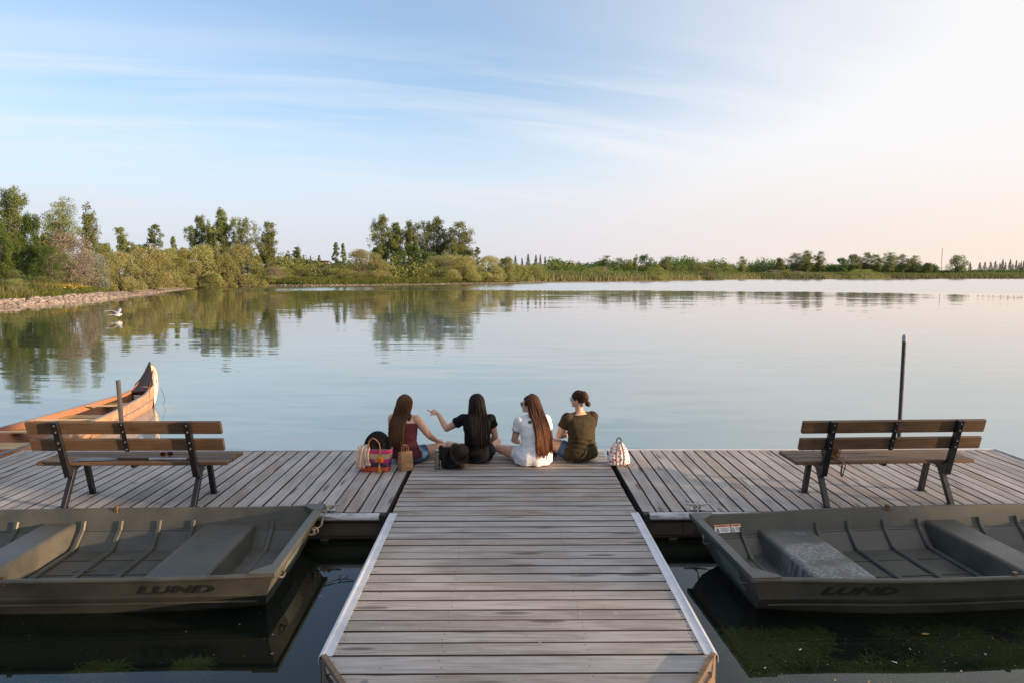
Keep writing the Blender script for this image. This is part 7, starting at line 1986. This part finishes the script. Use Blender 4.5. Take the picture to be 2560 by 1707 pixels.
for x, y, s, m in ((3.05, 4.72, 0.030, M_LY), (2.05, 4.52, 0.018, M_LW), (2.62, 4.36, 0.020, M_LW), (2.12, 4.16, 0.016, M_LY), (2.33, 4.14, 0.016, M_LY), (1.72, 4.30, 0.012, M_LW), (2.50, 4.05, 0.015, M_LW), (3.3, 4.45, 0.014, M_LW), (3.0, 4.25, 0.013, M_LW), (2.82, 4.52, 0.012, M_LW), (3.5, 4.66, 0.016, M_LB)):
    flat_leaf((x, y, 0.003), s, q.uniform(0, 6.28), m, LFL.pop(0), 'leaves floating by the right boat', tilt=0.03)
for x, y, s, m in ((-1.52, 5.35, 0.012, M_LW), (-1.45, 5.6, 0.013, M_LW), (-1.7, 4.75, 0.011, M_LW), (-2.0, 4.9, 0.010, M_LW), (-2.35, 4.8, 0.010, M_LW), (-1.62, 4.5, 0.012, M_LW)):
    flat_leaf((x, y, 0.003), s, q.uniform(0, 6.28), m, LFM.pop(0), 'leaves floating by the left boat', tilt=0.03)
sp = np.column_stack([NR.uniform(1.6, 4.2, 330), NR.uniform(3.7, 4.75, 330), np.full(330, 0.002)]); sp2 = np.column_stack([NR.uniform(-4, -1.3, 90), NR.uniform(3.8, 6.3, 90), np.full(90, 0.002)])
V = np.concatenate([sp, sp2]); n = len(V); a = NR.uniform(0, 2*PI, n); s = NR.uniform(0.001, 0.0036, n)
Q = np.stack([V+np.column_stack([np.cos(a+k*PI/2)*s*(1.6 if k % 2 else 0.8), np.sin(a+k*PI/2)*s*(1.6 if k % 2 else 0.8), np.zeros(n)]) for k in range(4)], 1).reshape(-1, 3)
o = link('floating_specks', mesh_np('floating_specks', Q, np.arange(4*n).reshape(-1, 4), M_LW)); tag(o, 'tiny pale specks drifting on the water round the boats', 'debris', kind='stuff')
bm = bmesh.new()
for pts in ([(-0.12, -0.10, 0.0), (-0.03, 0.0, 0.012), (0.06, 0.02, 0.01), (0.12, 0.01, 0.004)], [(-0.02, 0.0, 0.01), (0.0, 0.05, 0.02), (-0.02, 0.09, 0.015)], [(0.03, 0.01, 0.01), (0.06, 0.05, 0.02)]): tube(bm, spline(pts, 3), 0.004, 5)
o = from_bm('twig', bm, M_BARKD, None, (-1.43, 5.62, 0.002)); tag(o, 'branched twig floating between the left boat and the walkway', 'twig')
# litter on the boards
flat_leaf((0.21, 4.13, DZ+0.009), 0.014, 0.4, mat_plain('tan_pebble', (0.40, 0.30, 0.18), 0.7), 'small tan leaf on the wide board near the bottom of the photo', None)
for x, y, s in ((-0.75, 3.86, 0.010), (-0.93, 4.83, 0.012), (-0.86, 4.60, 0.014), (-0.98, 5.08, 0.010)):
    flat_leaf((x, y, DZ+0.009), s, q.uniform(0, 6), M_LB, LFN.pop(0), 'leaf scraps on the walkway')
P = []
for i in range(420):
    s_ = q.random()
    if s_ < 0.4: P.append((q.uniform(-1.1, 1.25), q.uniform(4.05, 8.8)))
    elif s_ < 0.7: P.append((q.uniform(-6.2, -1.3), q.uniform(6.6, 8.8)))
    else: P.append((q.uniform(1.4, 6.4), q.uniform(6.6, 8.8)))
V = np.array([(a, b, DZ+0.009) for a, b in P]); n = len(V); a = NR.uniform(0, 2*PI, n); s = NR.uniform(0.002, 0.007, n)
Q = np.stack([V+np.column_stack([np.cos(a+k*PI/2)*s*(2.0 if k % 2 else 0.5), np.sin(a+k*PI/2)*s*(2.0 if k % 2 else 0.5), (k % 2)*0.003+np.zeros(n)]) for k in range(4)], 1).reshape(-1, 3)
o = link('deck_litter', mesh_np('deck_litter', Q, np.arange(4*n).reshape(-1, 4), M_LB)); tag(o, 'scattered seeds and grass scraps on the dock boards', 'debris', kind='stuff')
for bx, by, n_, lb in ((-3.2, 5.7, 110, 'crumbs of dry leaf on the floor of the left boat'), (3.6, 5.65, 110, 'crumbs of dry leaf on the floor of the right boat')):
    V = np.column_stack([bx+NR.uniform(-0.9, 0.9, n_), by+NR.uniform(-0.42, 0.42, n_), np.full(n_, 0.047)]); a = NR.uniform(0, 2*PI, n_); s = NR.uniform(0.003, 0.010, n_)
    Q = np.stack([V+np.column_stack([np.cos(a+k*PI/2)*s*(1.6 if k % 2 else 0.7), np.sin(a+k*PI/2)*s*(1.6 if k % 2 else 0.7), (k % 2)*0.004+np.zeros(n_)]) for k in range(4)], 1).reshape(-1, 3)
    o = link('leaf_crumbs', mesh_np('leaf_crumbs', Q, np.arange(4*n_).reshape(-1, 4), M_LB)); tag(o, lb, 'debris', kind='stuff')
